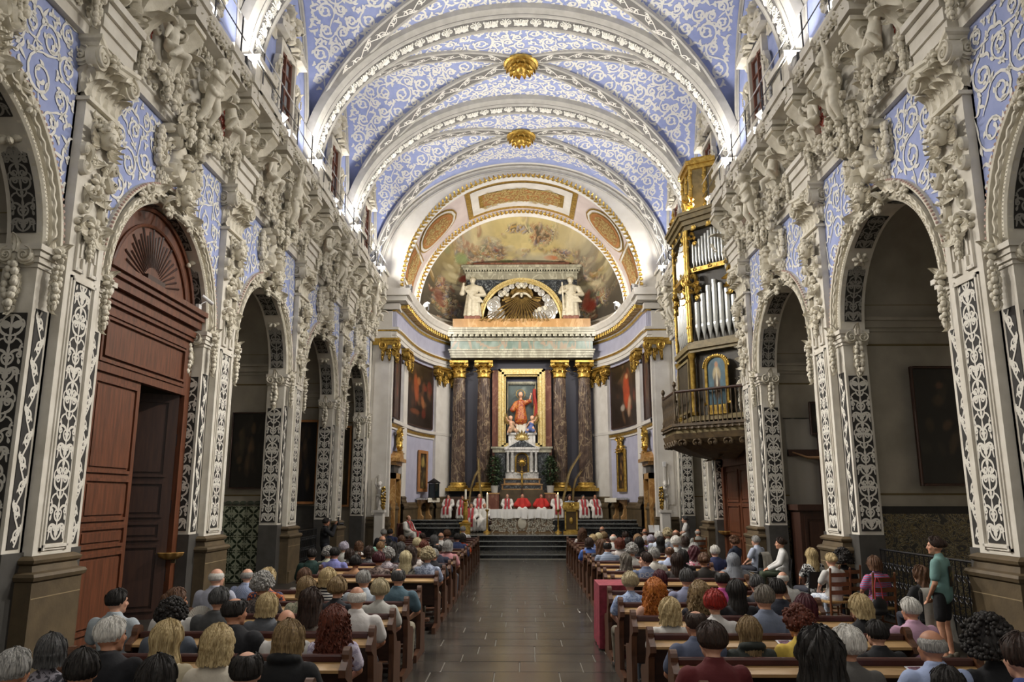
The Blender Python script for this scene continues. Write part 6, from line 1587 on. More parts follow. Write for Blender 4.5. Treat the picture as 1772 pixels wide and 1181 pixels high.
for fi in range(3):
    a, b, d, n, L_, ang = frame_face(OP[fi], OP[fi+1])
    for (z0, z1, cnt, rr, hf) in ((7.12, 9.3, 7, .095, lambda u: 1.85-.75*abs(u)**1.3), (9.52, 10.75, 13, .048, lambda u: .75+.42*(1-abs(u)))):
        for k in range(cnt):
            u = (k+.5)/cnt*2-1; p = (a+b)/2+d*u*(L_/2-.16)-n*.06
            if fi == 0 or (fi == 1 and z0 < 9) or (fi == 1): ob('pipe', pipe(rr, hf(u)), organ, (p[0], p[1], z0), (0, 0, ang))
    for sg in (-1, 1):
        p = (a+b)/2+d*sg*(L_/2-.05)+n*.03
        c_ = MB(); c_.tube([(0, 0, 0), (0, 0, 3.7)], .055, 10)
        for k in range(26): c_.ell((.05*math.cos(k*1.1), .05*math.sin(k*1.1), .14*k+.05), (.035, .035, .05), 6, 4)
        build(c_, 'gilded_column', M['gold'], organ, loc=(p[0], p[1], 7.1))
        for (z, sc) in ((9.0, 1.1), (8.72, .85), (10.5, .7)):
            p2 = (a+b)/2+d*sg*(L_/2-.3)+n*.02; ob('gilded_scroll', _gs, organ, (p2[0], p2[1], z), (0, sg*R(40), ang), (-sg*sc if fi != 2 else sg*sc, sc, sc)); ob('gilded_leaf', _gl, organ, (p2[0], p2[1], z-.15), (0, sg*R(150), ang), sc*.8)
    for k in range(3):
        p2 = (a+b)/2+d*((k-1)*L_*.3)+n*.12; ob('gilded_leaf', _gl, organ, (p2[0], p2[1], 10.86), (0, R(180), ang), .6); ob('gilded_scroll', _gs, organ, (p2[0], p2[1], 9.43), (0, R(90), ang), .35)
# saint picture on the lower case
a, b, d, n, L_, ang = frame_face(OP[0], OP[1]); pc_ = (a+b)/2+n*.06
U, V = np.meshgrid(np.linspace(0, 1, 30), np.linspace(0, 1, 50)); col = canvas_colors(U, V, '#3d5a66', ['#46636c', '#3a5560', '#50707a'], 6, 10, [(.5, .62, .2, .16, 0, '#b9a67c', 1), (.5, .42, .16, .2, 0, '#3c2a20', 1), (.5, .3, .17, .2, 0, '#4c3826', 1), (.5, .5, .05, .2, 0, '#c9c0a8', 1), (.5, .82, .09, .06, 0, '#b07a50', .9)])
hw_ = .33; X_ = (U-.5)*2*hw_; zt = 1.15+np.sqrt(np.maximum(0, hw_**2-X_**2)); Pn = np.stack([X_, np.full_like(U, -.02), V*zt], -1)
ob('painted_panel', vcol_mesh(Pn, col, 'painted_panel', M['canvas']), organ, (pc_[0], pc_[1], 5.05), (0, 0, ang))
m_ = MB(); pts = [(-hw_, 0), (-hw_, 1.15)]+[(-hw_*math.cos(PI*k/16), 1.15+hw_*math.sin(PI*k/16)) for k in range(1, 16)]+[(hw_, 1.15), (hw_, 0)]; m_.tube([(x*1.1, -.03, z) for x, z in pts], .05, 6)
for k in range(36): i = k/35*(len(pts)-1); x, z = pts[int(i)]; m_.ell((x*1.35, -.04, z+.02), (.04, .04, .05), 6, 4)
m_.box(-.35, .35, -.06, .0, -.3, -.02); build(m_, 'gilded_frame', M['gold'], organ, loc=(pc_[0], pc_[1], 5.05), rot=(0, 0, ang))
a, b, d, n, L_, ang = frame_face(OP[1], OP[2]); pc_ = (a+b)/2+n*.03; m_ = MB(); m_.box(-.8, .8, -.02, .0, -.0, 1.6); rect_frame(m_, -.85, .85, -.05, 1.65, .08, .06, 0, 1); build(m_, 'front_panel', [M['orgdark'], M['orgwood']], organ, 0, loc=(pc_[0], pc_[1], 4.95), rot=(0, 0, ang))
for p_ in OP[1:3]:
    m_ = MB(); m_.lathe([(.12, 0), (.13, .1), (.08, .14), (.08, 1.75), (.12, 1.85), (.14, 1.95)], 12); build(m_, 'corner_post', M['gold'], organ, loc=(p_[0]+.02, p_[1], 4.78))
# crowning tower
tw = MB(); tp_ = [(6.5, 24.1), (5.7, 24.5), (5.7, 25.7), (6.5, 26.1)]; prism(tw, tp_, 11.3, 13.1, 0); prism(tw, poly_off(tp_, .1), 13.1, 13.25, 1); prism(tw, poly_off(tp_, .18), 13.25, 13.4, 1); prism(tw, poly_off(tp_, .08), 11.35, 11.5, 1); prism(tw, poly_off(tp_, -.05), 13.4, 13.55, 1)
build(tw, 'crowning_tower', [M['orgwood'], M['gold']], organ, 0)
for (x, y_) in ((5.68, 24.5), (5.68, 25.1), (5.68, 25.7), (6.1, 24.28)):
    m_ = MB(); m_.tube([(0, 0, 0), (0, 0, 1.6)], .06, 8); [m_.ell((.05*math.cos(k), .05*math.sin(k), .08*k+.05), (.045, .045, .06), 6, 4) for k in range(20)]; build(m_, 'tower_column', M['gold'], organ, loc=(x, y_, 11.5))
for (x, y_, sc) in ((5.4, 24.0, 1.2), (5.4, 26.2, 1.2)):
    m_ = MB(); m_.lathe([(.1, 0), (.12, .06), (.05, .12), (.11, .3), (.09, .5), (.03, .58), (.05, .66), (.01, .8)], 12); m_.merge(cscroll_mb(.2, .06, .08), T(0, -.1, .3)); build(m_, 'finial', M['gold'], organ, loc=(x, y_, 11.35), scale=sc)
for sg in (-1, 1): ob('gilded_scroll', _gs, organ, (5.5, 25.1+sg*1.2, 11.75), (0, 0, -PI/2), (sg*1.6, 1.4, 1.4))
# balcony
bal = thing('organ_balcony', 'carved wooden organ balcony with turned balusters above the right doorway', 'balcony', (0, 0, 0))
M['balwood'] = mat('balcony_wood', '#5b4a30', .55, '#3f3222', 5, bump=.2)
m_ = MB(); prism(m_, poly_off(BP, 0), 4.36, 4.5, 0); prism(m_, poly_off(BP, -.08), 4.22, 4.36, 1); prism(m_, poly_off(BP, .06), 4.44, 4.52, 0); build(m_, 'floor_slab', [M['balwood'], M['orgwood']], bal, 0)
m_ = MB(); P = []
for k in range(9):
    t = k/8; z = 4.22-.75*t**.7; sc = 1-.72*t**1.6; P.append([(6.64-(6.64-x)*sc, 25.12+(y_-25.12)*sc, z) for x, y_ in BP])
m_.grid(np.array(P)); build(m_, 'curved_underside', M['balwood'], bal, 0)
_bl = leaf_mb(.3, .3, 1.1).mesh('carved_leaf', M['balwood']); _bs = cscroll_mb(.25, .1, .12).mesh('carved_scroll', M['balwood']); br = MB(); br.lathe([(.022, 0), (.028, .04), (.016, .1), (.02, .3), (.034, .42), (.02, .55), (.016, .8), (.026, .92), (.02, .98)], 8); _br = br.mesh('baluster', M['balwood'])
po = MB(); po.box(-.05, .05, -.05, .05, 0, .12); po.lathe([(.045, .12), (.06, .2), (.035, .3), (.04, .7), (.06, .8), (.05, .95), (.055, 1.1), (.02, 1.14), (.07, 1.24), (.05, 1.32), (.005, 1.36)], 10); _po = po.mesh('post', M['balwood'])
for fi in range(3):
    a, b, d, n, L_, ang = frame_face(BP[fi], BP[fi+1]); cnt = int(L_/.14)
    for k in range(1, cnt): p = a+d*L_*k/cnt-n*.06; ob('baluster', _br, bal, (p[0], p[1], 4.5))
    m_ = MB(); pa, pb = a-n*.06, b-n*.06; m_.tube([(*pa, 5.52), (*pb, 5.52)], .045, 8); build(m_, 'handrail', M['wooddark'], bal)
    for k in range(int(L_/.22)): p = a+d*(.12+.22*k)+n*.02; ob('carved_leaf', _bl, bal, (p[0], p[1], 4.46), (R(0), R(180), ang), .55)
    for k in range(5): p = a+d*L_*(k+.5)/5-n*.1; ob('carved_scroll', _bs, bal, (p[0], p[1], 4.02), (0, R(90), ang), .8)
    for k in range(2):
        p = a+d*L_*(.25+.5*k); ob('post', _po, bal, (*(a-n*.06+d*.02), 4.5)) if k == 0 else None
for k in range(4): ob('carved_leaf', _bl, bal, (6.2, 24.3+.5*k, 3.75), (0, R(180), -PI/2), 1.2)

# ------------------------------------------------------------------ handrail along the cornice
M['railm'] = mat('cornice_rail', '#4d4d4f', .5, metal=.5)
for s, sd in ((-1, 'left'), (1, 'right')):
    t = thing('cornice_handrail', 'thin metal handrail running along the %s nave cornice' % sd, 'handrail', (0, 0, 11.53)); k = 0
    po_ = MB(); po_.tube([(0, 0, 0), (0, 0, 1.0)], .018, 6); _p = po_.mesh('post', M['railm'])
    y_ = 6.5
    while y_ < 33.2: ob('post', _p, t, (s*6.03, y_, 0)); y_ += 1.42
    for z in (.55, 1.0): m_ = MB(); m_.tube([(s*6.03, 5.5, z), (s*6.03, 33.3, z)], .015, 6); build(m_, 'rail', M['lampbody'] if z == 1 else M['railm'], t)
# ------------------------------------------------------------------ chapels: pictures, tiles, grilles
DK = ['#2f2a24', '#3b3128', '#4a3a2c', '#28241f', '#5a4632']
painting('painting', 'large dark framed oil painting in the chapel behind the standing teenager', 1.75, 2.35, (8.98, PIL[2]-.5-.12, 2.55), 0, '#1d1a17', DK, 31, None, .05, [(.3, .85, .04, .03, 0, '#6a4a38', .7), (.35, .5, .06, .04, .4, '#5c4434', .7), (.55, .45, .08, .04, .4, '#6a5242', .6), (.7, .82, .08, .03, 0, '#4a382c', .7)], 30)
painting('painting', 'small dark framed painting above the crucifix beam in the right chapel', .95, .8, (8.55, PIL[3]-.5-.1, 4.05), 0, '#26221e', DK, 32, None, .06)
painting('painting', 'tall dark painting of a faint figure above the green tile dado in the left chapel', .95, 2.05, (-7.62, PIL[3]-.5-.1, 2.55), 0, '#191714', DK, 33, None, .03, [(.3, .6, .08, .2, 0, '#4a4030', .6)])
painting('painting', 'tall gold-edged black painting in the left chapel behind the photographer', 1.0, 2.75, (-7.72, PIL[4]-.5-.1, 2.15), 0, '#16161a', DK, 34, 'ochre', .08)
painting('painting', 'gold-edged dark altarpiece strip in the last left chapel beside the chancel', .9, 3.2, (-7.75, 33.05-.1, 2.0), 0, '#2a2418', ['#6a5a34', '#4a3e26', '#8a7440'], 35, 'ochre', .08)
# green tiles, left chapel
ty_ = MB(); ty_.cbox(-.1, .1, -.012, .006, -.1, .1, .003, 0)
for (x, z, hd, l, k0, k1, w_) in ((-.09, -.09, 70, .3, -4, -30, .03), (-.09, -.09, 20, .3, 4, 30, .03), (-.085, -.085, 45, .17, 0, 0, .05), (.09, .02, 150, .12, -6, -8, .035), (.02, .09, -60, .12, 6, 8, .035), (.095, .095, 225, .07, 0, 0, .04)):
    p = curl(x, z, R(hd), l, k0, k1, 16); p = np.clip(p, -.094, .094); ty_.flat(p, leafw(16, w_) if l < .2 else taper(16, w_, .5, .01), -.0145, 1)
_ti = ty_.mesh('tile', [mat('tile_pale', '#a3a993', .25), mat('tile_green', '#2f3a2c', .25)], 0)
dado = ob('trim_1', None, None, (-7.2, PIL[3]-.5-.012, 0), kind='structure', label='green patterned tile dado')
for i in range(14):
    for j in range(10): ob('tile', _ti, dado, (-.1-.203*i+.2, 0, .12+.203*j), scale=(1 if i % 2 else -1, 1, 1 if j % 2 else -1))
m_ = MB()
for k in range(14): m_.ell((.1-.203*k, -.01, 2.13), (.1, .02, .06), 8, 6)
build(m_, 'tile_cresting', mat('tile_cresting', '#4c5446', .3), dado)
# patterned dado in the right chapels
def mat_azulejo():
    m, t, N, L, b = nt_new('painted_tiles'); tc = N.new('ShaderNodeTexCoord'); n = N.new('ShaderNodeTexNoise'); n.inputs['Scale'].default_value = 3.2; n.inputs['Distortion'].default_value = 2.6; n.inputs['Detail'].default_value = 3; L.new(tc.outputs['Object'], n.inputs['Vector'])
    r = N.new('ShaderNodeValToRGB'); r.color_ramp.interpolation = 'CONSTANT'; e = r.color_ramp.elements; e[0].position = 0; e[0].color = (*srgb('#2c2b2a'), 1); e[1].position = .42; e[1].color = (*srgb('#8d8264'), 1)
    for p, c in ((.46, '#2c3038'), (.5, '#6b5a34'), (.535, '#8d8468'), (.56, '#32302e'), (.6, '#7c6c46'), (.64, '#2b2a2c')): k = e.new(p); k.color = (*srgb(c), 1)
    L.new(n.outputs[0], r.inputs[0]); L.new(r.outputs[0], b.inputs['Base Color']); b.inputs['Roughness'].default_value = .3; return m
M['azul'] = mat_azulejo()
for k, (p, x) in enumerate(((PIL[2], 7.12), (PIL[3], 7.12), (PIL[1], 7.12))):
    m_ = MB(); m_.box(x, 9.95, -.03, 0, 0, 1.95, 0); m_.box(x, 9.95, -.035, 0, 1.95, 2.1, 1); build(m_, 'trim_%d' % (k+2), [M['azul'], M['black']], None, 0, loc=(0, p-.5, 0), kind='structure')
m_ = MB(); m_.box(-9.95, -7.12, -.03, 0, 0, 2.0); build(m_, 'trim_6', M['slate'], None, 0, loc=(0, PIL[4]-.5, 0), kind='structure')
# iron grilles closing two chapels
def grille(loc, rz, L_, h, label):
    t = thing('iron_grille', label, 'railing', loc, rz)
    for z in (.08, h): m_ = MB(); m_.tube([(-L_/2, 0, z), (L_/2, 0, z)], .022, 6); build(m_, 'rail', M['iron'], t)
    b = MB(); b.tube([(0, 0, .02), (0, 0, h)], .011, 5); _b = b.mesh('bar', M['iron']); c = MB()
    for sg in (-1, 1):
        for z in (.3, .62, .94):
            p = curl(0, z, R(90)-sg*R(70), .2, sg*6, sg*70, 16); c.tube([(a, 0, b_) for a, b_ in p], .008, 4)
    _c = c.mesh('scroll', M['iron']); n = int(L_/.16)
    for k in range(n+1):
        x = -L_/2+L_*k/n; bb = ob('bar', _b, t, (x, 0, 0))
        if k < n: ob('scroll', _c, bb, (L_/n/2, 0, 0))
grille((WY+.36, BC[1], 0), -PI/2, 3.8, 1.28, 'black wrought iron grille across the right chapel behind the woman in striped top')
grille((-(WY+.36), BC[3], 0), PI/2, 3.8, 1.25, 'black wrought iron grille across the left chapel behind the photographer')
# crucifix beam and dark confessional in the right chapel
cb_ = thing('crucifix', 'dark wooden crucifix beam with a carved arm in the right chapel', 'crucifix', (8.3, PIL[3]-.62, 3.3)); m_ = MB(); m_.box(-.95, .95, -.06, .06, .1, .28); m_.box(-.1, .1, -.06, .06, -1.2, .9); build(m_, 'beam', M['wooddark'], cb_, 0)
bd = soft([('c', (0, -.1, -.25), .1, (0, -.1, .0), .11), ('e', (0, -.15, .22), (.07, .08, .1)), ('c', (.05, -.1, .05), .05, (.45, -.1, .1), .035), ('c', (.45, -.1, .1), .035, (.85, -.1, .2), .025), ('c', (-.05, -.1, .05), .05, (-.45, -.1, .06), .035), ('c', (-.45, -.1, .06), .035, (-.85, -.1, .2), .025), ('c', (.05, -.1, -.25), .07, (.05, -.14, -.65), .05), ('c', (-.05, -.1, -.25), .07, (-.05, -.14, -.65), .05), ('c', (.05, -.14, -.65), .05, (.03, -.1, -1.05), .035), ('c', (-.05, -.14, -.65), .05, (-.03, -.1, -1.05), .035)], .02, 2); bd.materials.append(mat('carved_body', '#8a6a4c', .5)); ob('figure', bd, cb_)
cv = thing('cloth_hanging', 'plain grey cloth hanging behind the crucifix in the right chapel', 'curtain', (8.35, PIL[3]-.53, 1.85)); m_ = MB(); m_.grid(np.array([[(x, -.02-.012*math.sin(x*14), z) for z in np.linspace(0, 2.6, 6)] for x in np.linspace(-1.0, 1.0, 60)])); build(m_, 'cloth', mat('grey_cloth', '#96928a', .9), cv, 60); m_ = MB(); m_.tube([(-1.05, -.02, 2.6), (1.05, -.02, 2.6)], .015, 6); build(m_, 'rod', M['iron'], cv)
cf_ = thing('confessional', 'dark wooden panelled confessional low in the right chapel', 'confessional', (8.4, PIL[3]-1.1, 0)); m_ = MB(); m_.box(-1.15, 1.15, -.4, .4, 0, 1.95); build(m_, 'body', M['wooddark'], cf_, 0); m_ = MB(); m_.box(-1.22, 1.22, -.48, .46, 1.95, 2.1); build(m_, 'cornice', M['wooddark'], cf_, 0)
for x in (-.75, 0, .75): m_ = MB(); rect_frame(m_, x-.3, x+.3, .2, 1.8, .07, .03, -.4); m_.box(x-.18, x+.18, -.42, -.4, .35, 1.65); build(m_, 'panel', M['wooddark'], cf_, 0)
# wall clock box on right pier: slim white conduit
pz = thing('conduit_cover', 'slim white wall-mounted strip on the right chancel pier', 'conduit', (6.1, END-.06, 1.6)); m_ = MB(); m_.cbox(-.05, .05, -.06, 0, 0, 2.0, .01); build(m_, 'cover', M['cwhite'], pz, 0); m_ = MB(); m_.cbox(-.07, .07, -.08, 0, 2.0, 2.2, .01); build(m_, 'head', M['lampbody'], pz, 0)
pz = thing('standing_panel', 'slim white standing panel on the left chancel pier pedestal', 'panel', (-6.12, END-.1, 1.52)); m_ = MB(); m_.cbox(-.04, .04, -.07, .02, 0, 1.75, .01); build(m_, 'post', M['cwhite'], pz, 0); m_ = MB(); m_.box(-.3, -.04, -.03, .0, .05, 1.6); build(m_, 'board', M['plaster'], pz, 0)

ds = thing('credence_desk', 'brown wooden desk with an open white book beside the right chancel pier', 'desk', (5.35, 31.4, 0)); m_ = MB(); m_.box(-.62, .62, -.26, .26, 0, .9); build(m_, 'body', M['pewend'] if 'pewend' in M else M['wood'], ds, 0); m_ = MB(); m_.cbox(-.66, .66, -.3, .3, .9, .95, .01); build(m_, 'top', M['wooddark'], ds, 0)
bk = thing('open_book', 'open white book on a stand on the brown desk by the right pier', 'book', (5.2, 31.4, .95)); m_ = MB(); m_.box(-.2, 0, -.01, .01, 0, .3); build(m_, 'left_page', M['lampbody'], bk, 0, rot=(R(-25), 0, R(8))); m_ = MB(); m_.box(0, .2, -.01, .01, 0, .3); build(m_, 'right_page', M['lampbody'], bk, 0, rot=(R(-25), 0, R(-8)))
# ------------------------------------------------------------------ pews
M['pewdark'] = mat('pew_dark_wood', '#3a241a', .4, '#2a1911', 4, stretch=(1, 5, 5))
M['pewrail'] = mat('pew_rail', '#4a241d', .35, '#3a1b16', 4)
M['pewtan'] = mat('pew_ledge', '#a9885a', .45, '#96754a', 5, stretch=(.6, 6, 6))
M['pewend'] = mat('pew_end', '#5a3a26', .4, '#43291a', 4, stretch=(5, 5, 1))
ROWL = [4.75, 5.9, 7.1, 8.25, 9.5, 10.6, 11.9, 14.25, 15.55, 16.75, 17.95, 19.15, 20.35, 21.55, 22.75, 23.95, 25.15, 26.35, 27.55]
ROWR = [4.75, 5.85, 7.0, 8.2, 9.4, 10.55, 11.85, 13.7, 15.0, 16.2, 17.4, 18.6, 19.8, 21.0, 22.2, 23.4, 24.6, 25.8, 27.0]
def pew_parts(L_):
    h = L_/2; D = {}
    m = MB(); m.cbox(-h, h, .05, .48, .4, .44, .01); D['seat'] = m.mesh('seat', M['pewdark'], 0)
    m = MB(); m.add([(-h, .0, .42), (h, .0, .42), (h, -.05, .9), (-h, -.05, .9), (-h, .025, .42), (h, .025, .42), (h, -.02, .9), (-h, -.02, .9)], [(0, 1, 2, 3), (7, 6, 5, 4), (0, 4, 5, 1), (1, 5, 6, 2), (2, 6, 7, 3), (3, 7, 4, 0)]); D['backrest'] = m.mesh('backrest', M['pewdark'], 0)
    m = MB(); m.cbox(-h, h, -.07, .0, .88, .935, .015); D['top_rail'] = m.mesh('top_rail', M['pewrail'], 0)
    m = MB(); m.add([(-h, -.2, .835), (h, -.2, .835), (h, -.07, .875), (-h, -.07, .875), (-h, -.2, .81), (h, -.2, .81), (h, -.07, .85), (-h, -.07, .85)], [(0, 1, 2, 3), (7, 6, 5, 4), (0, 4, 5, 1), (1, 5, 6, 2), (2, 6, 7, 3), (3, 7, 4, 0)]); D['book_ledge'] = m.mesh('book_ledge', M['pewtan'], 0)
    m = MB(); m.cbox(-h+.05, h-.05, -.42, -.26, .2, .25, .01); D['kneeler'] = m.mesh('kneeler', M['pewend'], 0)
    m = MB(); m.cbox(-h, h, -.06, .0, .06, .12, .01); D['foot_rail'] = m.mesh('foot_rail', M['pewdark'], 0)
    m = MB(); pr = [(.5, 0), (.5, .08), (.44, .12), (.44, .42), (.47, .5), (.4, .56), (.16, .6), (.07, .7), (.03, .86)]+[(-.04+.07*math.cos(a), .93+.07*math.sin(a)) for a in np.linspace(-.6, PI+.3, 9)]+[(-.22, .84), (-.22, .78), (-.1, .72), (-.06, .5), (-.06, .12), (-.44, .1), (-.44, 0)]
    k = len(pr); v = [(-.03, a, b) for a, b in pr]+[(.03, a, b) for a, b in pr]; m.add(v, [tuple(range(k)), tuple(range(2*k-1, k-1, -1))]+[(i, k+i, k+(i+1) % k, (i+1) % k) for i in range(k)]); D['end_panel'] = m.mesh('end_panel', M['pewend'], 0)
    return D
ORD2 = ['first', 'second', 'third', 'fourth', 'fifth', 'sixth', 'seventh', 'eighth', 'ninth', 'tenth', 'eleventh', 'twelfth', 'thirteenth', 'fourteenth', 'fifteenth', 'sixteenth', 'seventeenth', 'eighteenth', 'nineteenth']
def pew(x0, x1, y, label, group, D):
    t = thing('pew', label, 'pew', ((x0+x1)/2, y, 0), 0, group)
    for k in ('seat', 'backrest', 'top_rail', 'book_ledge', 'kneeler', 'foot_rail'): ob(k, D[k], t)
    for sg in (-1, 1): ob('end_panel', D['end_panel'], t, (sg*((x1-x0)/2+.03), 0, 0))
PD_ = pew_parts(2.32); PD2 = pew_parts(2.48); PD3 = pew_parts(2.2)
for i, y in enumerate(ROWL): pew(-3.86, -1.54, y, 'dark wooden pew with tan book ledge, %s row from the altar on the left' % ORD2[len(ROWL)-1-i], 'pews left of the aisle', PD_)
for i, y in enumerate(ROWR):
    if y < 13: pew(1.3, 3.78, y, 'dark wooden pew with tan book ledge, %s row from the altar on the right' % ORD2[len(ROWR)-1-i], 'pews right of the aisle', PD2)
    else: pew(1.56, 3.76, y, 'dark wooden pew with tan book ledge, %s row from the altar on the right' % ORD2[len(ROWR)-1-i], 'pews right of the aisle', PD3)
# ------------------------------------------------------------------ people: bodies
def rotz(p, a, c):
    x, y = p[0]-c[0], p[1]-c[1]; return (c[0]+x*math.cos(a)-y*math.sin(a), c[1]+x*math.sin(a)+y*math.cos(a), p[2])
def head_prims(H, yaw=0., s=1.):
    H = np.array(H); E_ = [('e', H+(0, -.005, .015), (.076*s, .096*s, .098*s)), ('e', H+(0, .035, -.05), (.058*s, .062*s, .068*s)), ('e', H+(0, .075, -.1), (.03, .025, .02)),
        ('c', H+(0, .09, .01), .012, H+(0, .112, -.03), .016), ('e', H+(0, .083, .03), (.05, .02, .012)), ('e', H+(0, .09, -.062), (.026, .014, .01)), ('e', H+(.04, .07, -.03), (.025, .022, .025)), ('e', H+(-.04, .07, -.03), (.025, .022, .025))]
    for sg in (-1, 1): E_.append(('e', H+(sg*.08, 0, -.012), (.012, .024, .034)))
    if yaw:
        M3 = np.array(Matrix.Rotation(yaw, 3, 'Z')); out = []
        for e in E_:
            if e[0] == 'e': out.append(('e', rotz(e[1], yaw, H), e[2], M3))
            else: out.append(('c', rotz(e[1], yaw, H), e[2], rotz(e[3], yaw, H), e[4]))
        E_ = out
    return E_
def hand_prims(w, d, up, sg):
    """palm, four bent fingers, thumb on the inner side"""
    w, d = np.array(w, float), np.array(d, float); d /= np.linalg.norm(d); up = np.array(up, float); sd = np.cross(d, up); sd /= np.linalg.norm(sd); up = np.cross(sd, d)
    p = w+d*.05; E_ = [('c', w, .022, p, .026), ('c', p-sd*.018, .018, p+d*.03-sd*.02, .016), ('c', p+sd*.018, .018, p+d*.03+sd*.02, .016)]
    for k, L_ in enumerate((.062, .072, .068, .052)):
        o = p+d*.032+sd*(.027-.018*k); m = o+d*L_*.6-up*.004; e = m+d*L_*.45-up*.022; E_ += [('c', o, .0095, m, .009), ('c', m, .009, e, .0075)]
    o = w+d*.025+sd*sg*.022; m = o+d*.03+sd*sg*.026-up*.008; E_ += [('c', o, .012, m, .011), ('c', m, .0105, m+d*.03-up*.008, .009)]
    return E_
HC = (0, .01, 1.185)      # head centre of a seated person
def limbs(sex, pose):
    sw = .195 if sex == 'm' else .172
    if pose == 'sit':
        sh = [(sg*sw, -.02, .96) for sg in (-1, 1)]; el = [(sg*(sw+.07), .06, .75) for sg in (-1, 1)]; wr = [(sg*.12, .3, .62) for sg in (-1, 1)]
        hp = [(sg*.095, .02, .52) for sg in (-1, 1)]; kn = [(sg*.13, .45, .5) for sg in (-1, 1)]; an = [(sg*.13, .43, .09) for sg in (-1, 1)]; pel, ch, nk = (0, .0, .55), (0, -.03, .88), (0, -.02, 1.04)
    elif pose == 'stand':
        sh = [(sg*sw, -.02, 1.34) for sg in (-1, 1)]; el = [(sg*(sw+.06), -.01, 1.06) for sg in (-1, 1)]; wr = [(sg*(sw-.05), .13, .86) for sg in (-1, 1)]
        hp = [(sg*.09, 0, .88) for sg in (-1, 1)]; kn = [(sg*.1, .02, .48) for sg in (-1, 1)]; an = [(sg*.11, -.02, .08) for sg in (-1, 1)]; pel, ch, nk = (0, 0, .93), (0, -.02, 1.25), (0, -.01, 1.42)
    elif pose == 'photo':
        sh = [(sg*sw, -.02, 1.36) for sg in (-1, 1)]; el = [(sg*(sw+.08), .16, 1.2) for sg in (-1, 1)]; wr = [(sg*.07, .3, 1.5) for sg in (-1, 1)]
        hp = [(sg*.09, 0, .9) for sg in (-1, 1)]; kn = [(sg*.12, .02, .48) for sg in (-1, 1)]; an = [(sg*.14, -.02, .08) for sg in (-1, 1)]; pel, ch, nk = (0, 0, .95), (0, -.02, 1.27), (0, -.01, 1.44)
    return sw, sh, el, wr, hp, kn, an, pel, ch, nk
def body_prims(sex, pose, yaw):
    sw, sh, el, wr, hp, kn, an, pel, ch, nk = limbs(sex, pose); k = 1. if sex == 'm' else .9
    H = (HC[0], HC[1], HC[2]) if pose == 'sit' else (0, .02, nk[2]+.15)
    E_ = head_prims(H, yaw, 1.07 if sex == 'm' else 1.03)
    E_ += [('c', nk, .056*k, (H[0], H[1]-.01, H[2]-.05), .05*k), ('e', ch, (sw*.82, .1*k, .17)), ('c', ch, .11*k, pel, .12), ('e', pel, (.15, .12, .12)), ('e', (0, -.02, nk[2]-.05), (sw*.85, .07, .06))]
    for i, sg in enumerate((-1, 1)):
        E_ += [('c', sh[i], .052*k, el[i], .042*k), ('c', el[i], .041*k, wr[i], .026*k), ('c', hp[i], .085*k, kn[i], .06*k), ('c', kn[i], .056*k, (kn[i][0], kn[i][1]-.02, (kn[i][2]+an[i][2])*.55), .052*k), ('c', (kn[i][0], kn[i][1]-.02, (kn[i][2]+an[i][2])*.55), .05*k, an[i], .034*k), ('c', an[i], .036, (an[i][0], an[i][1]+.14, .035), .03)]
        d = np.array(wr[i])-np.array(el[i]); E_ += hand_prims(wr[i], d if pose != 'sit' else (-sg*.5, .7, -.25), (0, .2, 1) if pose == 'sit' else (0, -1, .3), -sg if pose == 'sit' else sg)
    return E_, H
def cloth_prims(sex, pose, sleeve, fat=0.):
    sw, sh, el, wr, hp, kn, an, pel, ch, nk = limbs(sex, pose); k = 1. if sex == 'm' else .9; g = .018+fat
    E_ = [('e', (ch[0], ch[1], ch[2]), (sw*.92+g, .1*k+g+.012, .18+g)), ('c', ch, .12*k+g, (pel[0], pel[1], pel[2]-.03), .135+g), ('e', (pel[0], pel[1], pel[2]+.05), (.155+g, .13+g, .16)), ('e', (0, -.02, nk[2]-.055), (sw*.9+g*.5, .075+g*.5, .055+g*.5)), ('c', (0, -.02, nk[2]-.04), .075, (0, -.012, nk[2]+.005), .062+g*.3)]
    for i in (0, 1):
        s_, e_ = np.array(sh[i]), np.array(el[i]); E_ += [('c', (0, -.025, nk[2]-.025), .062, tuple(s_*.97), .05*k+g), ('c', tuple(s_*.9), .05*k+g, (s_[0]*.6, ch[1], ch[2]), .09*k+g)]
        if sleeve == 'short': E_.append(('c', s_, .058*k+g, s_+(e_-s_)*.68, .056*k+g*1.2))
        else: E_ += [('c', s_, .058*k+g, e_, .047*k+g), ('c', e_, .047*k+g, np.array(wr[i])*.95+e_*.05, .034*k+g*.8)]
    return E_
def leg_prims(sex, pose, style):
    sw, sh, el, wr, hp, kn, an, pel, ch, nk = limbs(sex, pose); k = 1. if sex == 'm' else .92; E_ = [('e', pel, (.165, .135, .12))]
    for i in (0, 1):
        if style == 'shorts': E_.append(('c', hp[i], .1*k, np.array(hp[i])+(np.array(kn[i])-np.array(hp[i]))*.72, .092*k))
        else: E_ += [('c', hp[i], .098*k, kn[i], .072*k), ('c', kn[i], .07*k, an[i], .05*k)]
    return E_
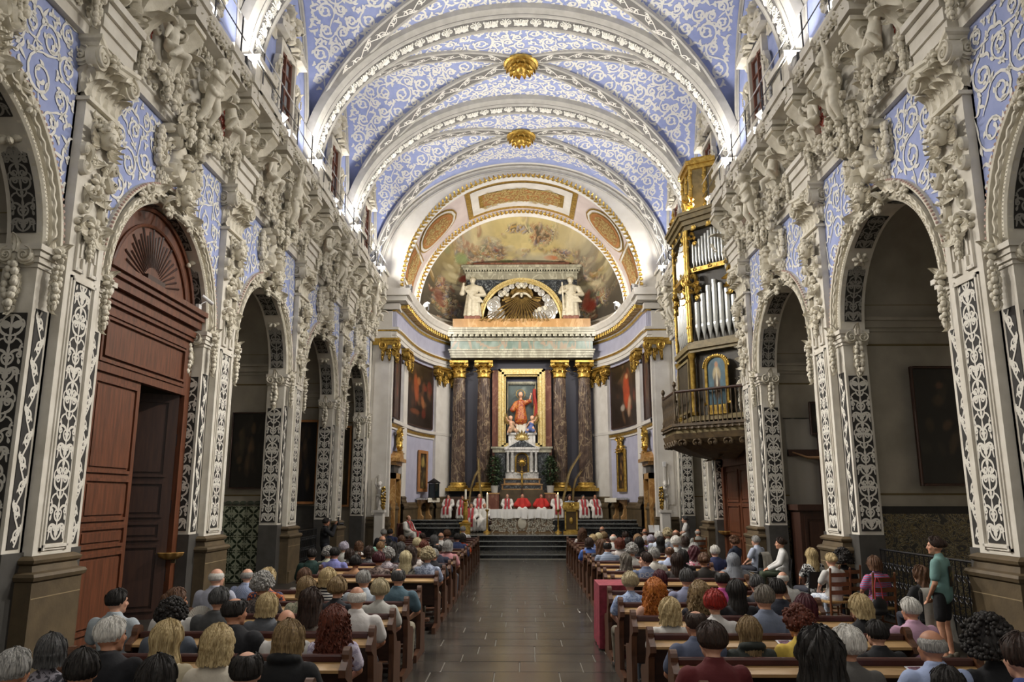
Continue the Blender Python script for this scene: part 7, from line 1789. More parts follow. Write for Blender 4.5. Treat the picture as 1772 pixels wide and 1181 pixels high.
# ------------------------------------------------------------------ people: hair, built round the head centre, face towards +y
def hair_mb(style, seed=1):
    q = random.Random(seed); mb = MB(); na, nl = 72, 26
    P = {'short': (0, 112, 52, 80, 0, .014), 'shortm': (0, 112, 40, 80, 0, .026), 'ring': (62, 112, 999, 82, 0, .012), 'crown': (34, 112, 62, 80, 0, .012), 'shortf': (0, 118, 48, 92, 0, .032), 'bob': (0, 100, 50, 95, .1, .028), 'bobw': (0, 100, 50, 95, .13, .034), 'long': (0, 98, 50, 95, .36, .026), 'longw': (0, 98, 50, 95, .22, .034), 'longc': (0, 98, 50, 92, .3, .045), 'curly': (0, 112, 50, 88, 0, .04), 'curlybig': (0, 112, 50, 95, .06, .08), 'bun': (0, 108, 50, 84, 0, .018), 'scarf': (0, 98, 60, 98, .26, .03)}[style]
    p0, pb, pf, ps, L_, th = P
    nz = [q.uniform(0, 50) for _ in range(3)]
    G = []
    for i in range(na+1):
        az = -PI+2*PI*i/na; d = abs(math.degrees(az))
        pe = pb if d < 95 else (pb+(ps-pb)*(d-95)/30 if d < 125 else ps+(pf-ps)*min(1, (d-125)/30))
        if style == 'ring' and d > 118: pe = min(pe, 60); 
        hang = L_*(1 if d < 70 else max(.15, 1-(d-70)/75)) if (L_ and d < 128) else 0
        if style == 'ring' and d > 118: continue
        row = []
        st0 = p0 if d < 150 or style not in ('crown',) else max(0, p0-0)
        tot = nl
        for j in range(tot):
            u = j/(tot-1); uh = .6 if hang else 1.
            if u <= uh: ph = R(st0+(min(pe, 92) if hang else pe)*u/uh*1. - st0*u/uh) if not hang else R(st0+(min(pe, 92)-st0)*u/uh); zz = 0.
            else: ph = R(min(pe, 92)); zz = hang*(u-uh)/(1-uh)
            taper_ = 1-max(0, (u-.82)/.18)*.75 if not hang else 1.
            rid = .35*math.sin(i*2.3+3*math.sin(u*5+i*.21))+.65*mnoise.noise((i*.16+nz[0], u*4, nz[1]))
            t = th*(taper_+.0)*(1+.3*rid) + (.004*math.sin(i*1.7) if style in ('long', 'bob', 'short') else 0)
            if p0: t = t*min(1, .15+u*2.5)
            if style in ('bobw', 'longw'): t += .009*math.sin(u*14+i*.9+math.sin(i*.3))
            if style in ('shortf',): t += .008*mnoise.noise((i*.4, u*7, nz[2]))
            rx, ry, rz = .078+t, .1+t, .102+t
            x = rx*math.sin(ph)*math.sin(az); y = -ry*math.sin(ph)*math.cos(az); z = .012+rz*math.cos(ph)
            if zz:
                v = zz/max(L_, .01); pin = 1-.16*math.sin(min(1, zz/.14)*PI)*(1 if style in ('long', 'scarf') else .3); grow = 1+(.12 if style != 'scarf' else .5)*v
                if style == 'longc': grow += .28*v
                x *= pin*grow; y = y*pin-(.02*v if L_ > .2 else 0)-.01; z -= zz*(1+.05*math.sin(i*2.1)+.04*math.sin(i*.7))
                if style in ('longc',): x += .014*math.sin(zz*60+i*1.3); y += .014*math.cos(zz*55+i*1.7)
            row.append((x, y, z))
        G.append(row)
    mb.grid(np.array(G))
    if style in ('curly', 'curlybig', 'longc', 'bobw'):
        A = np.array(G).reshape(-1, 3); cnt = {'curly': 330, 'curlybig': 520, 'longc': 420, 'bobw': 0}[style]
        for _ in range(cnt):
            p = A[q.randrange(len(A))]; r = q.uniform(.012, .022)*(1.05 if style == 'curlybig' else .9)
            if style == 'longc':   # ringlets
                pts = [(p[0]*1.02+.009*math.cos(k*1.1+p[0]*99), p[1]*1.02+.009*math.sin(k*1.1+p[0]*99), p[2]-.011*k) for k in range(8)]; mb.tube(pts, .0075, 4)
            else: mb.ell(p*1.03, (r, r, r), 6, 4)
    if style == 'bun': mb.ell((0, -.115, .03), (.048, .04, .046), 12, 8); mb.tube([(0.04*math.cos(a), -.105, .03+.04*math.sin(a)) for a in np.linspace(0, 6.28, 14)], .014, 6)
    if style in ('short', 'shortf', 'shortm', 'bob', 'long', 'crown', 'bun', 'longw'):      # loose locks for a broken outline
        A = np.array(G); 
        for _ in range(90):
            i = q.randrange(len(G)-2); j0 = q.randrange(1, nl-9); pts = A[i, j0:j0+8]*1.012+np.array([q.uniform(-.004, .004), q.uniform(-.004, .004), 0]); mb.tube(pts, np.linspace(.006, .0015, 8), 4, cap=False)
    return mb
def mat_hair(name, c1, c2, rough=.62):
    m, t, N, L, b = nt_new(name); tc = N.new('ShaderNodeTexCoord'); mp = N.new('ShaderNodeMapping'); mp.inputs['Scale'].default_value = (60, 60, 7)
    L.new(tc.outputs['Object'], mp.inputs[0]); n = N.new('ShaderNodeTexNoise'); n.inputs['Scale'].default_value = 2.2; n.inputs['Detail'].default_value = 3; L.new(mp.outputs[0], n.inputs['Vector'])
    r = N.new('ShaderNodeValToRGB'); r.color_ramp.elements[0].position = .35; r.color_ramp.elements[1].position = .68; r.color_ramp.elements[0].color = (*srgb(c1), 1); r.color_ramp.elements[1].color = (*srgb(c2), 1)
    L.new(n.outputs[0], r.inputs[0]); L.new(r.outputs[0], b.inputs['Base Color']); b.inputs['Roughness'].default_value = rough
    bp = N.new('ShaderNodeBump'); bp.inputs['Strength'].default_value = .5; bp.inputs['Distance'].default_value = .01; L.new(n.outputs[0], bp.inputs['Height']); L.new(bp.outputs[0], b.inputs['Normal']); b.inputs['Specular IOR Level'].default_value = .3; return m
HAIR = {k: mat_hair('hair_'+k, *v) for k, v in dict(black=('#0f0d0c', '#2a2522'), dkbrown=('#1f1612', '#3d2a20'), brown=('#3a261a', '#6a4a32'), ltbrown=('#6a5038', '#94744f'), brownbl=('#54402a', '#97805a'), blonde=('#7f6a45', '#c8b488'), ltblonde=('#9a8b68', '#cfc4a0'), ashblonde=('#7d7158', '#b9ab88'), grey=('#6b6a68', '#a9a7a2'), dkgrey=('#2c2c2d', '#575655'), greybrown=('#4c463f', '#7d756a'), white=('#a5a29c', '#dad7d0'), lilac=('#8a8590', '#b0aab8'), auburn=('#3a1c14', '#6e3522'), maroon=('#2a1015', '#56202a'), red=('#5a120f', '#a8281c'), ginger=('#7a3a14', '#c47a30'), slate=('#5f646c', '#85898f'), skin=('#c99a80', '#d8ab92')).items()}
HM = {}
def hair_mesh(style):
    if style not in HM:
        if style == 'bald':
            m = MB(); P = []          # thin stubble band round the back of the head
            for i in range(33):
                az = R(-112+224*i/32); P.append([((.079)*math.sin(R(p))*math.sin(az), -.1*math.sin(R(p))*math.cos(az), .012+.1*math.cos(R(p))) for p in (80, 90, 100, 108)])
            m.grid(np.array(P)); HM[style] = m.mesh('hair', M['plaster'], 60)
        else: HM[style] = hair_mb(style).mesh('hair', M['plaster'], 80)
    return HM[style]
CL = {}
def cloth(spec):
    if spec not in CL:
        if ':' in spec:
            k, a, b = spec.split(':'); CL[spec] = mat_print('cloth_print', k, a, b, {'stripe': 9, 'vstripe': 9, 'floral': 22, 'check': 60}[k])
        else: CL[spec] = mat('cloth', spec, .85, tuple(x*.82 for x in srgb(spec)), 5, bump=.35, bscale=16)
    return CL[spec]
SKINS = [mat('skin_%d' % i, c, .55, c2, 12) for i, (c, c2) in enumerate((('#c9967a', '#b98468'), ('#b9866a', '#a87458'), ('#d3a48a', '#c29078')))]
BM, KM = {}, {}
def body_mesh(sex, pose, yaw):
    k = (sex, pose, yaw)
    if k not in BM:
        E_, H = body_prims(sex, pose, R(yaw)); me = soft(E_, .0105, 3, .45); me.name = 'body'; me.materials.append(SKINS[0]); BM[k] = (me, H)
    return BM[k]
def cloth_mesh(sex, pose, kind):
    k = (sex, pose, kind)
    if k not in KM:
        if kind in ('trousers', 'shorts'): me = soft(leg_prims(sex, pose, kind), .018, 3)
        elif kind == 'scarf': me = soft(cloth_prims(sex, pose, 'long', .03)+[('c', (0, -.05, 1.05), .1, (0, -.08, .8), .17)], .018, 3)
        elif kind == 'hood': me = soft(cloth_prims(sex, pose, 'long', .014)+[('e', (math.cos(a)*.085, -.05+math.sin(a)*.075, 1.065-.02*math.sin(a)), (.05, .045, .04)) for a in np.linspace(PI*.9, PI*2.1, 8)], .016, 3)
        elif kind == 'jacket': me = soft(cloth_prims(sex, pose, 'long', .014)+[('e', (math.cos(a)*.075, -.02+math.sin(a)*.07, 1.065), (.03, .025, .025)) for a in np.linspace(PI, PI*2, 9)], .015, 3)
        elif kind == 'alb': me = soft(cloth_prims(sex, pose, 'long', .03)+[('c', (sg*.12, .1, .5), .15, (sg*.15, .44, .52), .13) for sg in (-1, 1)]+[('c', (sg*x, .48, .5), .1, (sg*x*1.2, .5, .12), .1) for sg in (-1, 1) for x in (.06, .18)]+[('c', (0, .3, .5), .12, (0, .5, .2), .12)], .02, 3)
        elif kind == 'chasuble': me = soft(cloth_prims(sex, pose, 'long', .06)+[('c', (sg*.2, 0, 1.0), .1, (sg*.34, .2, .72), .14) for sg in (-1, 1)]+[('c', (0, .12, .95), .16, (0, .3, .6), .2)], .02, 3)
        else:
            E_ = cloth_prims(sex, pose, 'short' if kind == 'short' else 'long')
            if sex == 'm': nz = 1.062 if pose == 'sit' else (1.445 if pose == 'stand' else 1.465); E_ += [('e', (math.cos(a)*.064, -.014+math.sin(a)*.062, nz+.012*(math.sin(a) < 0)), (.017, .015, .02)) for a in np.linspace(0, 2*PI, 16)]
            me = soft(E_, .0145, 3)
        me.name = 'garment'; me.materials.append(M['plaster']); KM[k] = me
    return KM[k]
def setmat(o, m):
    o.material_slots[0].link = 'OBJECT'; o.material_slots[0].material = m; return o
_ey = MB(); _ey.ell((0, 0, 0), (.011, .006, .007), 8, 6); _eye = _ey.mesh('eye', mat('eye_dark', '#2a2320', .3))
_sh = {}
def shoe_mesh():
    if not _sh: me = soft([('c', (0, -.03, .05), .045, (0, .12, .035), .038), ('c', (0, -.05, .03), .035, (0, -.06, .08), .04), ('c', (0, .1, .03), .035, (0, .17, .03), .03)], .012, 3); me.name = 'shoe'; me.materials.append(M['black']); _sh['s'] = me
    return _sh['s']
GN = {'short': 'shirt', 'long': 'shirt', 'jacket': 'jacket', 'hood': 'hooded_jacket', 'scarf': 'shawl', 'alb': 'alb', 'chasuble': 'chasuble'}
_pn = 0
def person(loc, rz, scale, sex, hs, hc, tk, tc, yaw, label, group, pose='sit', bottoms=('trousers', '#2d2f3a'), eyes=False, shoes=None):
    global _pn
    _pn += 1; t = thing('person', label, 'person', loc, rz, group, scale)
    me, H = body_mesh(sex, pose, yaw); setmat(ob('body', me, t), SKINS[_pn % 3])
    setmat(ob(GN[tk], cloth_mesh(sex, pose, tk), t), cloth(tc))
    if bottoms and tk not in ('alb',): setmat(ob(bottoms[0], cloth_mesh(sex, pose, bottoms[0]), t), cloth(bottoms[1]))
    setmat(ob('headscarf' if hs == 'scarf' else 'hair', hair_mesh(hs), t, H, (0, 0, R(yaw)), 1.075), HAIR[hc] if hs != 'bald' else HAIR['greybrown'])
    if eyes or abs(yaw) > 25:
        for sg in (-1, 1):
            v = Vector((sg*.034, .091, .008)); v.rotate(Matrix.Rotation(R(yaw), 3, 'Z')); ob('eye', _eye, t, (H[0]+v.x, H[1]+v.y, H[2]+v.z), (0, 0, R(yaw)))
    if shoes:
        an = limbs(sex, pose)[6]
        for i in (0, 1): setmat(ob('shoe', shoe_mesh(), t, (an[i][0], an[i][1], 0)), cloth(shoes))
    return t
PEOPLE = '''
L 0 -3.15 1.015 m short grey long #4a4a4c 0|grey-haired person in a dark top at the bottom left corner
L 1 -3.59 0.931 f bob dkgrey short floral:#8b8790:#3c3a42 20|woman with dark grey bob and grey floral blouse beside the big pedestal
L 0 -2.72 1.015 m short black long #1b1b1e 15|black-haired man at the bottom edge left of the navy-suited man
L 1 -3.14 1.031 m short white jacket #16171d -35|grey-white haired man with glasses in a black jacket, face turned right
L 3 -4.30 0.992 m short black short #a9b2b8 -40|bearded black-haired man in pale blue shirt before the wooden door
L 1 -2.71 1.008 f long blonde long #cfc4a8 0|woman with long straight blonde hair and cream jacket
L 0 -2.25 0.977 f bob black long #202024 0|black-haired person at the bottom edge below the long blonde woman
L 1 -2.32 0.977 f bobw blonde long #d8cfbe 0|woman with wavy blonde bob and cream top in the front left pew
L 2 -3.21 1.000 f curly black long #59606c -10|person with dark curly hair and grey-blue jacket behind the long blonde woman
L 3 -3.67 1.000 f bun brown short #d5d3cf -50|woman with brown hair in white top holding a white fan
L 5 -4.15 1.008 m ring white long #b3b6c6 -30|white-haired man in lilac-blue shirt below the second left pilaster
L 3 -3.21 1.008 m short dkgrey jacket #4a4b4c -20|man with dark grey hair in a charcoal suit jacket
L 2 -2.63 1.038 m crown black jacket #17181e -35|balding dark-haired man in a black suit, white collar showing
L 6 -4.18 0.923 m ring grey short check:#7f8fb4:#aab4cc -30|balding grey man in a blue checked shirt beside the tile dado
L 5 -3.46 0.992 f shortf blonde short floral:#2b3050:#c06a35 -20|blonde woman in a navy and orange patterned top
L 4 -3.17 1.015 f curly grey short floral:#6d635f:#3b3536 -10|woman with grey curls and dark floral blouse with strap
L 3 -2.70 0.954 f bob blonde jacket #5d6066 0|woman with smooth blonde bob and grey jacket
L 2 -2.15 0.962 m bald skin short #d9d7d4 0|bald man in a white shirt behind the black hoodie
L 1 -1.78 1.008 f bob brownbl hood #141518 10|person with brown-blonde bob in a black hoodie at front
L 0 -1.70 1.015 m crown black long #26262a 10|man with very short dark receding hair at the bottom edge
L 2 -1.71 0.962 f longc auburn short floral:#a89fb8:#cfc8d8 0|woman with big dark auburn curls and lilac patterned top
L 3 -1.75 1.023 m ring white short #d4d0cd 0|tall man with white hair ring and white shirt at the aisle end
L 3 -2.24 0.985 f longw dkbrown short #7d746b 0|woman with dark brown wavy hair and taupe blouse
L 4 -2.63 0.992 f bob brownbl short floral:#b8b29a:#8a8f78 10|woman with light brown bob and pale floral blouse
L 6 -3.31 0.915 f bob brown short floral:#c9c5c0:#8b8784 0|brown-haired woman in a white spotted top two seats left of striped shirt
L 5 -2.64 1.000 f bob blonde short stripe:#d9d6d0:#20232c 0|blonde bobbed woman in black and white striped shirt
L 4 -2.25 0.985 f shortf brownbl short #1c1e26 0|woman with short blonde-brown hair and black top with pink collar
L 5 -2.15 0.985 m short grey short #b3bcc6 -15|grey-haired man in pale blue shirt left of the teal-shirted man
L 4 -1.73 0.969 f shortf ashblonde short #b9b8b2 0|woman with short ash blonde hair, pale grey shirt and dark strap
L 5 -1.68 1.008 m crown dkgrey short #4d6774 0|balding man in teal-blue shirt at the aisle end
L 8 -3.72 0.992 m short black long #7f82bd 0|black-haired man in a bluish purple shirt
L 10 -4.08 0.962 f shortf lilac short #bdbdb8 0|person with rounded lilac-grey hair behind the purple shirt
L 9 -4.15 0.923 f curly grey short #c3c9b4 0|person with grey curls in a pale green top near the photographer
L 8 -4.17 0.969 m short black jacket #1d3a34 0|dark-haired person in a dark green jacket at the left pew end
L 9 -3.68 0.908 f bob dkbrown short stripe:#cfcdc8:#7e8288 0|dark brown-haired woman in white striped top right of purple shirt
L 11 -3.98 0.931 f bob brown short #d2cec8 0|brown-haired woman in white top in the middle left pews
L 7 -3.03 0.931 f shortf black short #b98a66 0|woman with short black hair and tan shoulders by the long pew
L 9 -3.27 0.946 f bob dkbrown short floral:#77777a:#4a4a50 0|dark brown bobbed woman in grey patterned blouse
L 7 -2.61 0.977 f shortf maroon short floral:#8d7c74:#4b3d3a 0|woman with short dark red hair and leopard-print top
L 8 -2.66 0.962 f curly grey short floral:#c9bfc4:#8f8790 0|grey curly-haired woman in pale floral top
L 10 -3.24 0.977 m short ltbrown short #c1b9a6 0|person with short light brown hair in front of the red stole
L 12 -3.62 1.000 m bald skin short #9fd3bd 20|bald ruddy man with mint green collar
L 16 -4.43 0.985 m short grey jacket #1e1f26 0|grey-haired man in dark jacket near the left chancel pier
L 17 -4.42 0.954 m short black jacket #20284a -15|black-haired man in navy near the left chancel doorway
L 9 -2.76 1.000 f longw black short #2a2a30 0|person with black wavy hair in the middle of the left pews
L 10 -2.78 0.962 f bob dkgrey short floral:#aab2c2:#6d7688 0|woman with dark grey bob and blue-white blouse
L 12 -3.12 1.000 m short brown jacket #2a2a2c 0|brown-haired man in dark jacket behind the seated priest
L 7 -2.12 0.992 f long ltblonde short floral:#9a978c:#33322f 0|woman with long straight pale blonde hair and zebra-print top
L 8 -2.21 1.000 f longw dkbrown short #c9c0ba 0|dark brown-haired woman right of the long pale blonde woman
L 9 -2.21 0.908 f shortf brownbl short #d8d0cc 0|woman with short brown-blonde hair in white in the left pews
L 7 -1.72 1.023 f curly ashblonde short floral:#a9b2c6:#737c92 0|woman with ash blonde curls and blue-white floral blouse near the aisle
L 8 -1.75 0.969 m short grey short #22232a 0|grey-haired man in black beside the ash blonde curls
L 10 -2.24 0.977 f shortf auburn short #c9a9a4 0|woman with short reddish brown hair in the left pews
L 11 -2.56 0.985 f shortf ltblonde short #cfc8be 0|woman with pale blonde rounded hair in the left pews
L 14 -2.88 0.969 m short dkbrown jacket #d0cfcc 0|dark brown-haired man in white collar in a front left pew
L 12 -2.28 1.000 f bob dkgrey jacket #222226 0|dark grey-haired woman in black in a front left pew
L 14 -2.35 0.985 m bald skin short #dcdad6 0|bald man in a white shirt in a front left pew
L 9 -1.81 1.000 m crown black jacket #23263a 0|balding dark man in navy left of the pink top
L 10 -1.70 0.992 f bob grey short #c98e92 0|grey bobbed woman in a pink top with dark strap near the aisle
L 15 -2.28 0.992 f shortf brown short #4a4038 0|brown-haired woman in a front left pew near the altar steps
L 13 -1.78 1.000 m short black jacket #232f55 0|black-haired man in a navy suit at the aisle end of a front left pew
L 14 -1.73 0.946 f bob black short #d4532a 0|black-haired person in an orange top in the front left pew
L 18 -2.07 0.992 m short grey short #d6d6d4 -20|grey-haired man in white shirt in the foremost left pew
R 16 1.88 1.000 f longc brown short #cfcbc6 0|woman with long brown curls in the foremost right pew
R 12 1.68 0.969 f bob dkbrown short #4c6cb4 0|dark brown-haired person in bright blue at the right aisle end
R 18 2.74 1.008 m bald skin jacket #23242c 0|bald man in the foremost right pew before the altar steps
R 13 1.89 0.985 f shortf blonde short floral:#5a6fae:#a9b3cc 0|blonde woman in blue print at the right aisle front
R 14 2.16 0.977 f shortf ltblonde short #b4a98c 0|pale blonde rounded head left of the dark blonde one
R 15 2.43 0.962 f shortf brownbl short #8f8a72 0|dark blonde rounded head in a front right pew
R 11 1.86 0.977 f longw brown short #3c3a40 0|woman with long brown hair in the right front pews
R 13 2.43 1.015 m ring white short #c9c9c4 0|white-haired man in a front right pew
R 10 1.88 1.008 m crown black short stripe:#9aa6b6:#66728a 0|man with black thinning hair in grey-blue striped shirt at right aisle
R 11 2.30 1.008 f bob auburn short #cfc6c0 0|auburn bobbed woman in a front right pew
R 15 3.06 0.977 m short dkbrown short #c04a7e 0|dark-haired person in a bright pink top
R 12 2.66 0.969 f bob black short #2c2c32 0|dark-haired woman right of the pink top
R 9 2.26 1.000 f curly grey short #d2d0cb 0|grey curly-haired woman in white blouse in the right pews
R 13 3.08 0.992 f shortf ltbrown short #8d8472 0|light brown-haired woman in a front right pew
R 11 2.76 1.023 f long black short #26262c 0|woman with long black hair in the right front pews
R 17 4.01 0.985 m bald skin short #b9b6b4 0|bald pinkish-headed man near the right chancel doorway
R 7 2.15 1.008 m short dkbrown short #66718c 75|young man in profile with dark hair and slate T-shirt lettered DOGS
R 8 2.51 1.000 f shortf grey short #cfcac0 -10|grey-haired woman with glasses right of the lettered T-shirt
R 14 3.62 0.938 f shortf lilac short #8f86b4 0|woman in lilac with lilac-tinted hair in the right pews
R 13 3.63 1.062 m short white short #b9c2d0 0|white-haired man in pale blue in a front right pew
R 15 4.10 0.946 m ring ltbrown short #b09a8c 0|ruddy balding man right of the white-haired man
R 12 3.47 0.992 f long black short #1c1c20 0|woman with long black hair in black, middle of the right pews
R 14 4.10 1.062 f curly ashblonde short #bdbcb4 0|ash blonde woman in pale cardigan near the right pier
R 11 3.63 1.038 f shortf white short #b9b9b6 0|woman with round white hair in the right pews
R 13 4.10 1.100 m ring brown short #8e9096 0|balding brown-haired man in a grey shirt near the right pier
R 12 4.08 0.992 f bob dkbrown short #d8d7d4 0|dark brown bobbed woman in a white top in the right pews
R 9 3.03 0.977 m crown brown short #aeb9d4 0|balding brown man in light blue shirt in the right pews
R 8 3.05 0.977 f bob black short #1e1e22 0|black-haired woman in black left of the floral blouse
R 10 3.79 0.969 f shortf grey short #8f8f90 0|grey-haired person behind the floral white and pink blouse
R 9 3.53 0.969 f bobw maroon short floral:#e0d4d4:#c04a6c 0|dark auburn woman in a white blouse with pink flowers
R 7 3.16 1.000 f bun brown short #2a2420 0|brown-haired woman with a bright hair clip left of the navy suit
R 9 3.96 0.992 m short white jacket #252c52 0|white-haired man in a navy suit
R 7 3.67 0.992 f scarf slate scarf #7d8188 0|person in a grey headscarf and shawl
R 8 1.97 0.915 f longw greybrown short floral:#20202a:#b9b9bc 10|grey-brown wavy-haired woman in black and white print at aisle
R 7 2.69 0.992 f long dkbrown short #3b3432 0|woman with long dark brown hair down her back
R 5 1.45 0.962 f shortf ashblonde short floral:#a9b9d6:#7f90b8 0|woman with short ash blonde hair and light blue floral blouse with strap
R 6 2.07 0.900 f bob maroon short floral:#25263a:#c9c9d4 0|dark red-haired woman in navy dotted top behind the ginger curls
R 4 1.59 0.977 f longc ginger short #c9a08c 0|woman with long ginger curls
R 5 2.21 1.008 m short dkgrey short #8286a0 0|dark grey-haired man in grey-lilac shirt
R 5 2.68 0.992 m crown black short #c4569a 0|man with thinning black hair in a magenta polo shirt
R 4 2.12 0.954 f longc brownbl short #2c2c36 0|woman with long light brown curls and dark top
R 3 2.01 0.985 f shortf red short #d3d1cf 0|woman with short bright red hair and white top
R 4 2.56 0.977 f long black short #1d1d22 0|woman with long straight black hair and black top
R 5 3.14 0.946 m short dkgrey short #3a3a40 0|person with short dark grey hair holding an orange leaflet
R 3 2.53 1.031 m short greybrown long #6f788c 0|grey-brown haired man in a slate blue shirt
R 4 3.05 0.992 m short black jacket #1e2230 -10|black-haired man in a dark jacket right of slate blue shirt
R 6 3.91 0.900 m ring white short #d6d5d2 -20|balding white-haired man in a white shirt
R 3 1.54 0.923 f bobw blonde short #d5d2cd 0|woman with wavy blonde bob and white knit top
R 2 1.55 0.969 m crown dkbrown short #555d74 20|balding brown-haired man in slate polo, arm on the aisle pew end
R 1 1.42 1.008 m shortm dkbrown short #5c1a1e 15|young man with dark hair in a dark red polo shirt
R 2 2.02 0.915 f long brownbl hood #2b302c 0|woman with long brown-blonde hair and dark green hooded jacket
R 2 2.46 0.969 f curly auburn short #cfb24e 20|person with short auburn curls in a yellow shirt
R 3 2.95 0.954 f bob maroon short stripe:#c9c9c6:#55555a 0|maroon-haired woman in black and white striped top
R 0 1.82 1.100 f longw black short floral:#d0cfcc:#2a2a2e 0|woman with long wavy black hair and white patterned top
R 1 2.43 0.985 f shortf white short #5c5a58 25|woman with short white-grey hair leaning forward
R 2 3.15 0.900 m short black short #191a1f 15|man with smooth black hair and black shirt at the front
R 3 4.04 0.938 m short white short #c79fb8 15|silver-haired man in a pink shirt
R 1 3.05 0.985 m ring grey short #a3b2d6 20|balding grey man in a light blue shirt at the front
R 3 3.52 0.954 f bob blonde short #1d1d20 35|blonde girl in a black top by the handbag
R 1 3.49 0.992 f curlybig black long #1c1c20 10|person with big black curly hair at the bottom right
R 0 2.58 0.946 m short black long #2a2a2e 0|dark short-haired head at the very bottom right edge
R 0 3.05 1.092 m short dkbrown short #3c4a86 0|person in a blue top cut by the right edge
'''
BOT = [('trousers', c) for c in ('#2b2e3c', '#3c3a36', '#6b6456', '#22232a', '#4d5560', '#8b8472')]
for k, ln in enumerate(PEOPLE.strip().splitlines()):
    a, lab = ln.split('|'); sd, row, x, sc, sex, hs, hc, tk, tc, yaw = a.split(); row = int(row); x = float(x)
    y = (ROWL if sd == 'L' else ROWR)[row]+.29
    aisle = (sd == 'L' and x > -2.0) or (sd == 'R' and x < 2.0)
    person((x, y, 0), R((k*37 % 13)-6), float(sc), sex, hs, hc, tk, tc, int(yaw), lab, 'people in the pews left of the aisle' if sd == 'L' else 'people in the pews right of the aisle', bottoms=BOT[k % 6], shoes=('#c9c5bd' if k % 3 == 0 else '#26221f') if aisle else None)
# ------------------------------------------------------------------ platform at the sides of the sanctuary
for sg in (-1, 1):
    m_ = MB(); m_.box(min(sg*2.8, sg*5.7), max(sg*2.8, sg*5.7), 32.3, 36.4, 0, .3); build(m_, 'side_platform', M['stepblack'], steps, 0)
# ------------------------------------------------------------------ chairs at the right
M['chairwood'] = mat('chair_wood', '#7a4a2a', .45, '#5e361c', 6)
M['rush'] = mat('rush_seat', '#9a7a48', .8, '#7d6036', 20)
M['blackplastic'] = mat('black_plastic', '#1c1c1f', .45)
def ladder_chair(loc, rz, label):
    t = thing('ladder_back_chair', label, 'chair', loc, rz, 'wooden chairs along the right wall')
    for sg in (-1, 1):
        m = MB(); m.tube([(sg*.2, -.02, 0), (sg*.2, -.03, .45), (sg*.2, -.08, 1.0)], .02, 8); m.ell((sg*.2, -.083, 1.02), (.022, .022, .03), 8, 6); build(m, 'back_post', M['chairwood'], t)
        m = MB(); m.tube([(sg*.21, .36, 0), (sg*.21, .36, .46)], .02, 8); build(m, 'front_leg', M['chairwood'], t)
        m = MB(); m.tube([(sg*.2, -.02, .2), (sg*.21, .36, .2)], .012, 6); build(m, 'stretcher', M['chairwood'], t)
    for z in (.62, .76, .92): m = MB(); m.grid(np.array([[(x, -.045-.06*(z-.45)-.02*math.cos(x/.2*PI/2), z+dz) for dz in (-.035, .035)] for x in np.linspace(-.2, .2, 9)])); m.grid(np.array([[(x, -.03-.06*(z-.45)-.02*math.cos(x/.2*PI/2), z+dz) for dz in (.035, -.035)] for x in np.linspace(-.2, .2, 9)])); build(m, 'slat', M['chairwood'], t)
    m = MB(); m.tube([(-.21, .36, .22), (.21, .36, .22)], .012, 6); build(m, 'stretcher', M['chairwood'], t)
    m = MB(); m.cbox(-.22, .22, -.03, .38, .43, .47, .015); build(m, 'seat', M['rush'], t, 0)
    return t
def folding_chair(loc, rz, label):
    t = thing('folding_chair', label, 'chair', loc, rz, 'dark chairs along the right wall')
    for sg in (-1, 1):
        m = MB(); m.tube([(sg*.21, -.06, .85), (sg*.21, 0, .45), (sg*.21, .36, 0)], .012, 6); build(m, 'frame_tube', M['steel'], t); m = MB(); m.tube([(sg*.19, .34, .44), (sg*.19, .0, .3), (sg*.19, -.08, 0)], .012, 6); build(m, 'leg', M['steel'], t)
    m = MB(); m.grid(np.array([[(x, -.04-.025*math.cos(x/.21*PI/2)-.08*(z-.55), z) for z in (.55, .65, .75, .86)] for x in np.linspace(-.21, .21, 9)])); m.grid(np.array([[(x, -.02-.025*math.cos(x/.21*PI/2)-.08*(z-.55), z) for z in (.86, .75, .65, .55)] for x in np.linspace(-.21, .21, 9)])); build(m, 'backrest', M['blackplastic'], t)
    m = MB(); m.cbox(-.21, .21, .0, .38, .43, .46, .015); build(m, 'seat', M['blackplastic'], t, 0)
    return t
GR = 'people seated on chairs along the right wall'
def seat_person(x, y, rz, chair, clab, *a, **k):
    r = R(rz); c, s = math.cos(r), math.sin(r)
    if chair: (ladder_chair if chair == 'l' else folding_chair)((x+s*.14, y-c*.14, 0), r, clab)
    return person((x, y, 0), r, *a, **k)
seat_person(5.7, 25.9, 5, 'l', 'wooden ladder-back chair under the grey-shirted man near the balcony', .98, 'm', 'ring', 'grey', 'short', '#8f9088', 0, 'ruddy grey man in a grey shirt on a chair below the organ balcony', GR)
seat_person(5.55, 20.95, 40, None, '', .96, 'f', 'curly', 'brown', 'short', '#1f2738', 0, 'woman with brown curls in navy beside the right doorway', GR)
seat_person(5.98, 20.5, 40, 'f', 'dark chair with a fringed white shawl beside the right doorway', 1.0, 'm', 'short', 'grey', 'short', '#b0b9cc', 0, 'grey-haired man in pale blue shirt seated beside the right doorway', GR)
seat_person(6.12, 19.0, 78, 'f', 'black chair under the woman in profile below the third right pilaster', 1.02, 'f', 'bun', 'dkbrown', 'long', '#d6d5d3', 0, 'woman in profile facing left, white top and dark green trousers', GR, bottoms=('trousers', '#3c4634'), eyes=True)
seat_person(5.72, 15.9, 12, 'f', 'black chair under the woman in zebra print', .97, 'f', 'long', 'blonde', 'short', 'floral:#d0d0ce:#1e1e22', 0, 'woman with long blonde hair in black and white zebra print on a chair', GR)
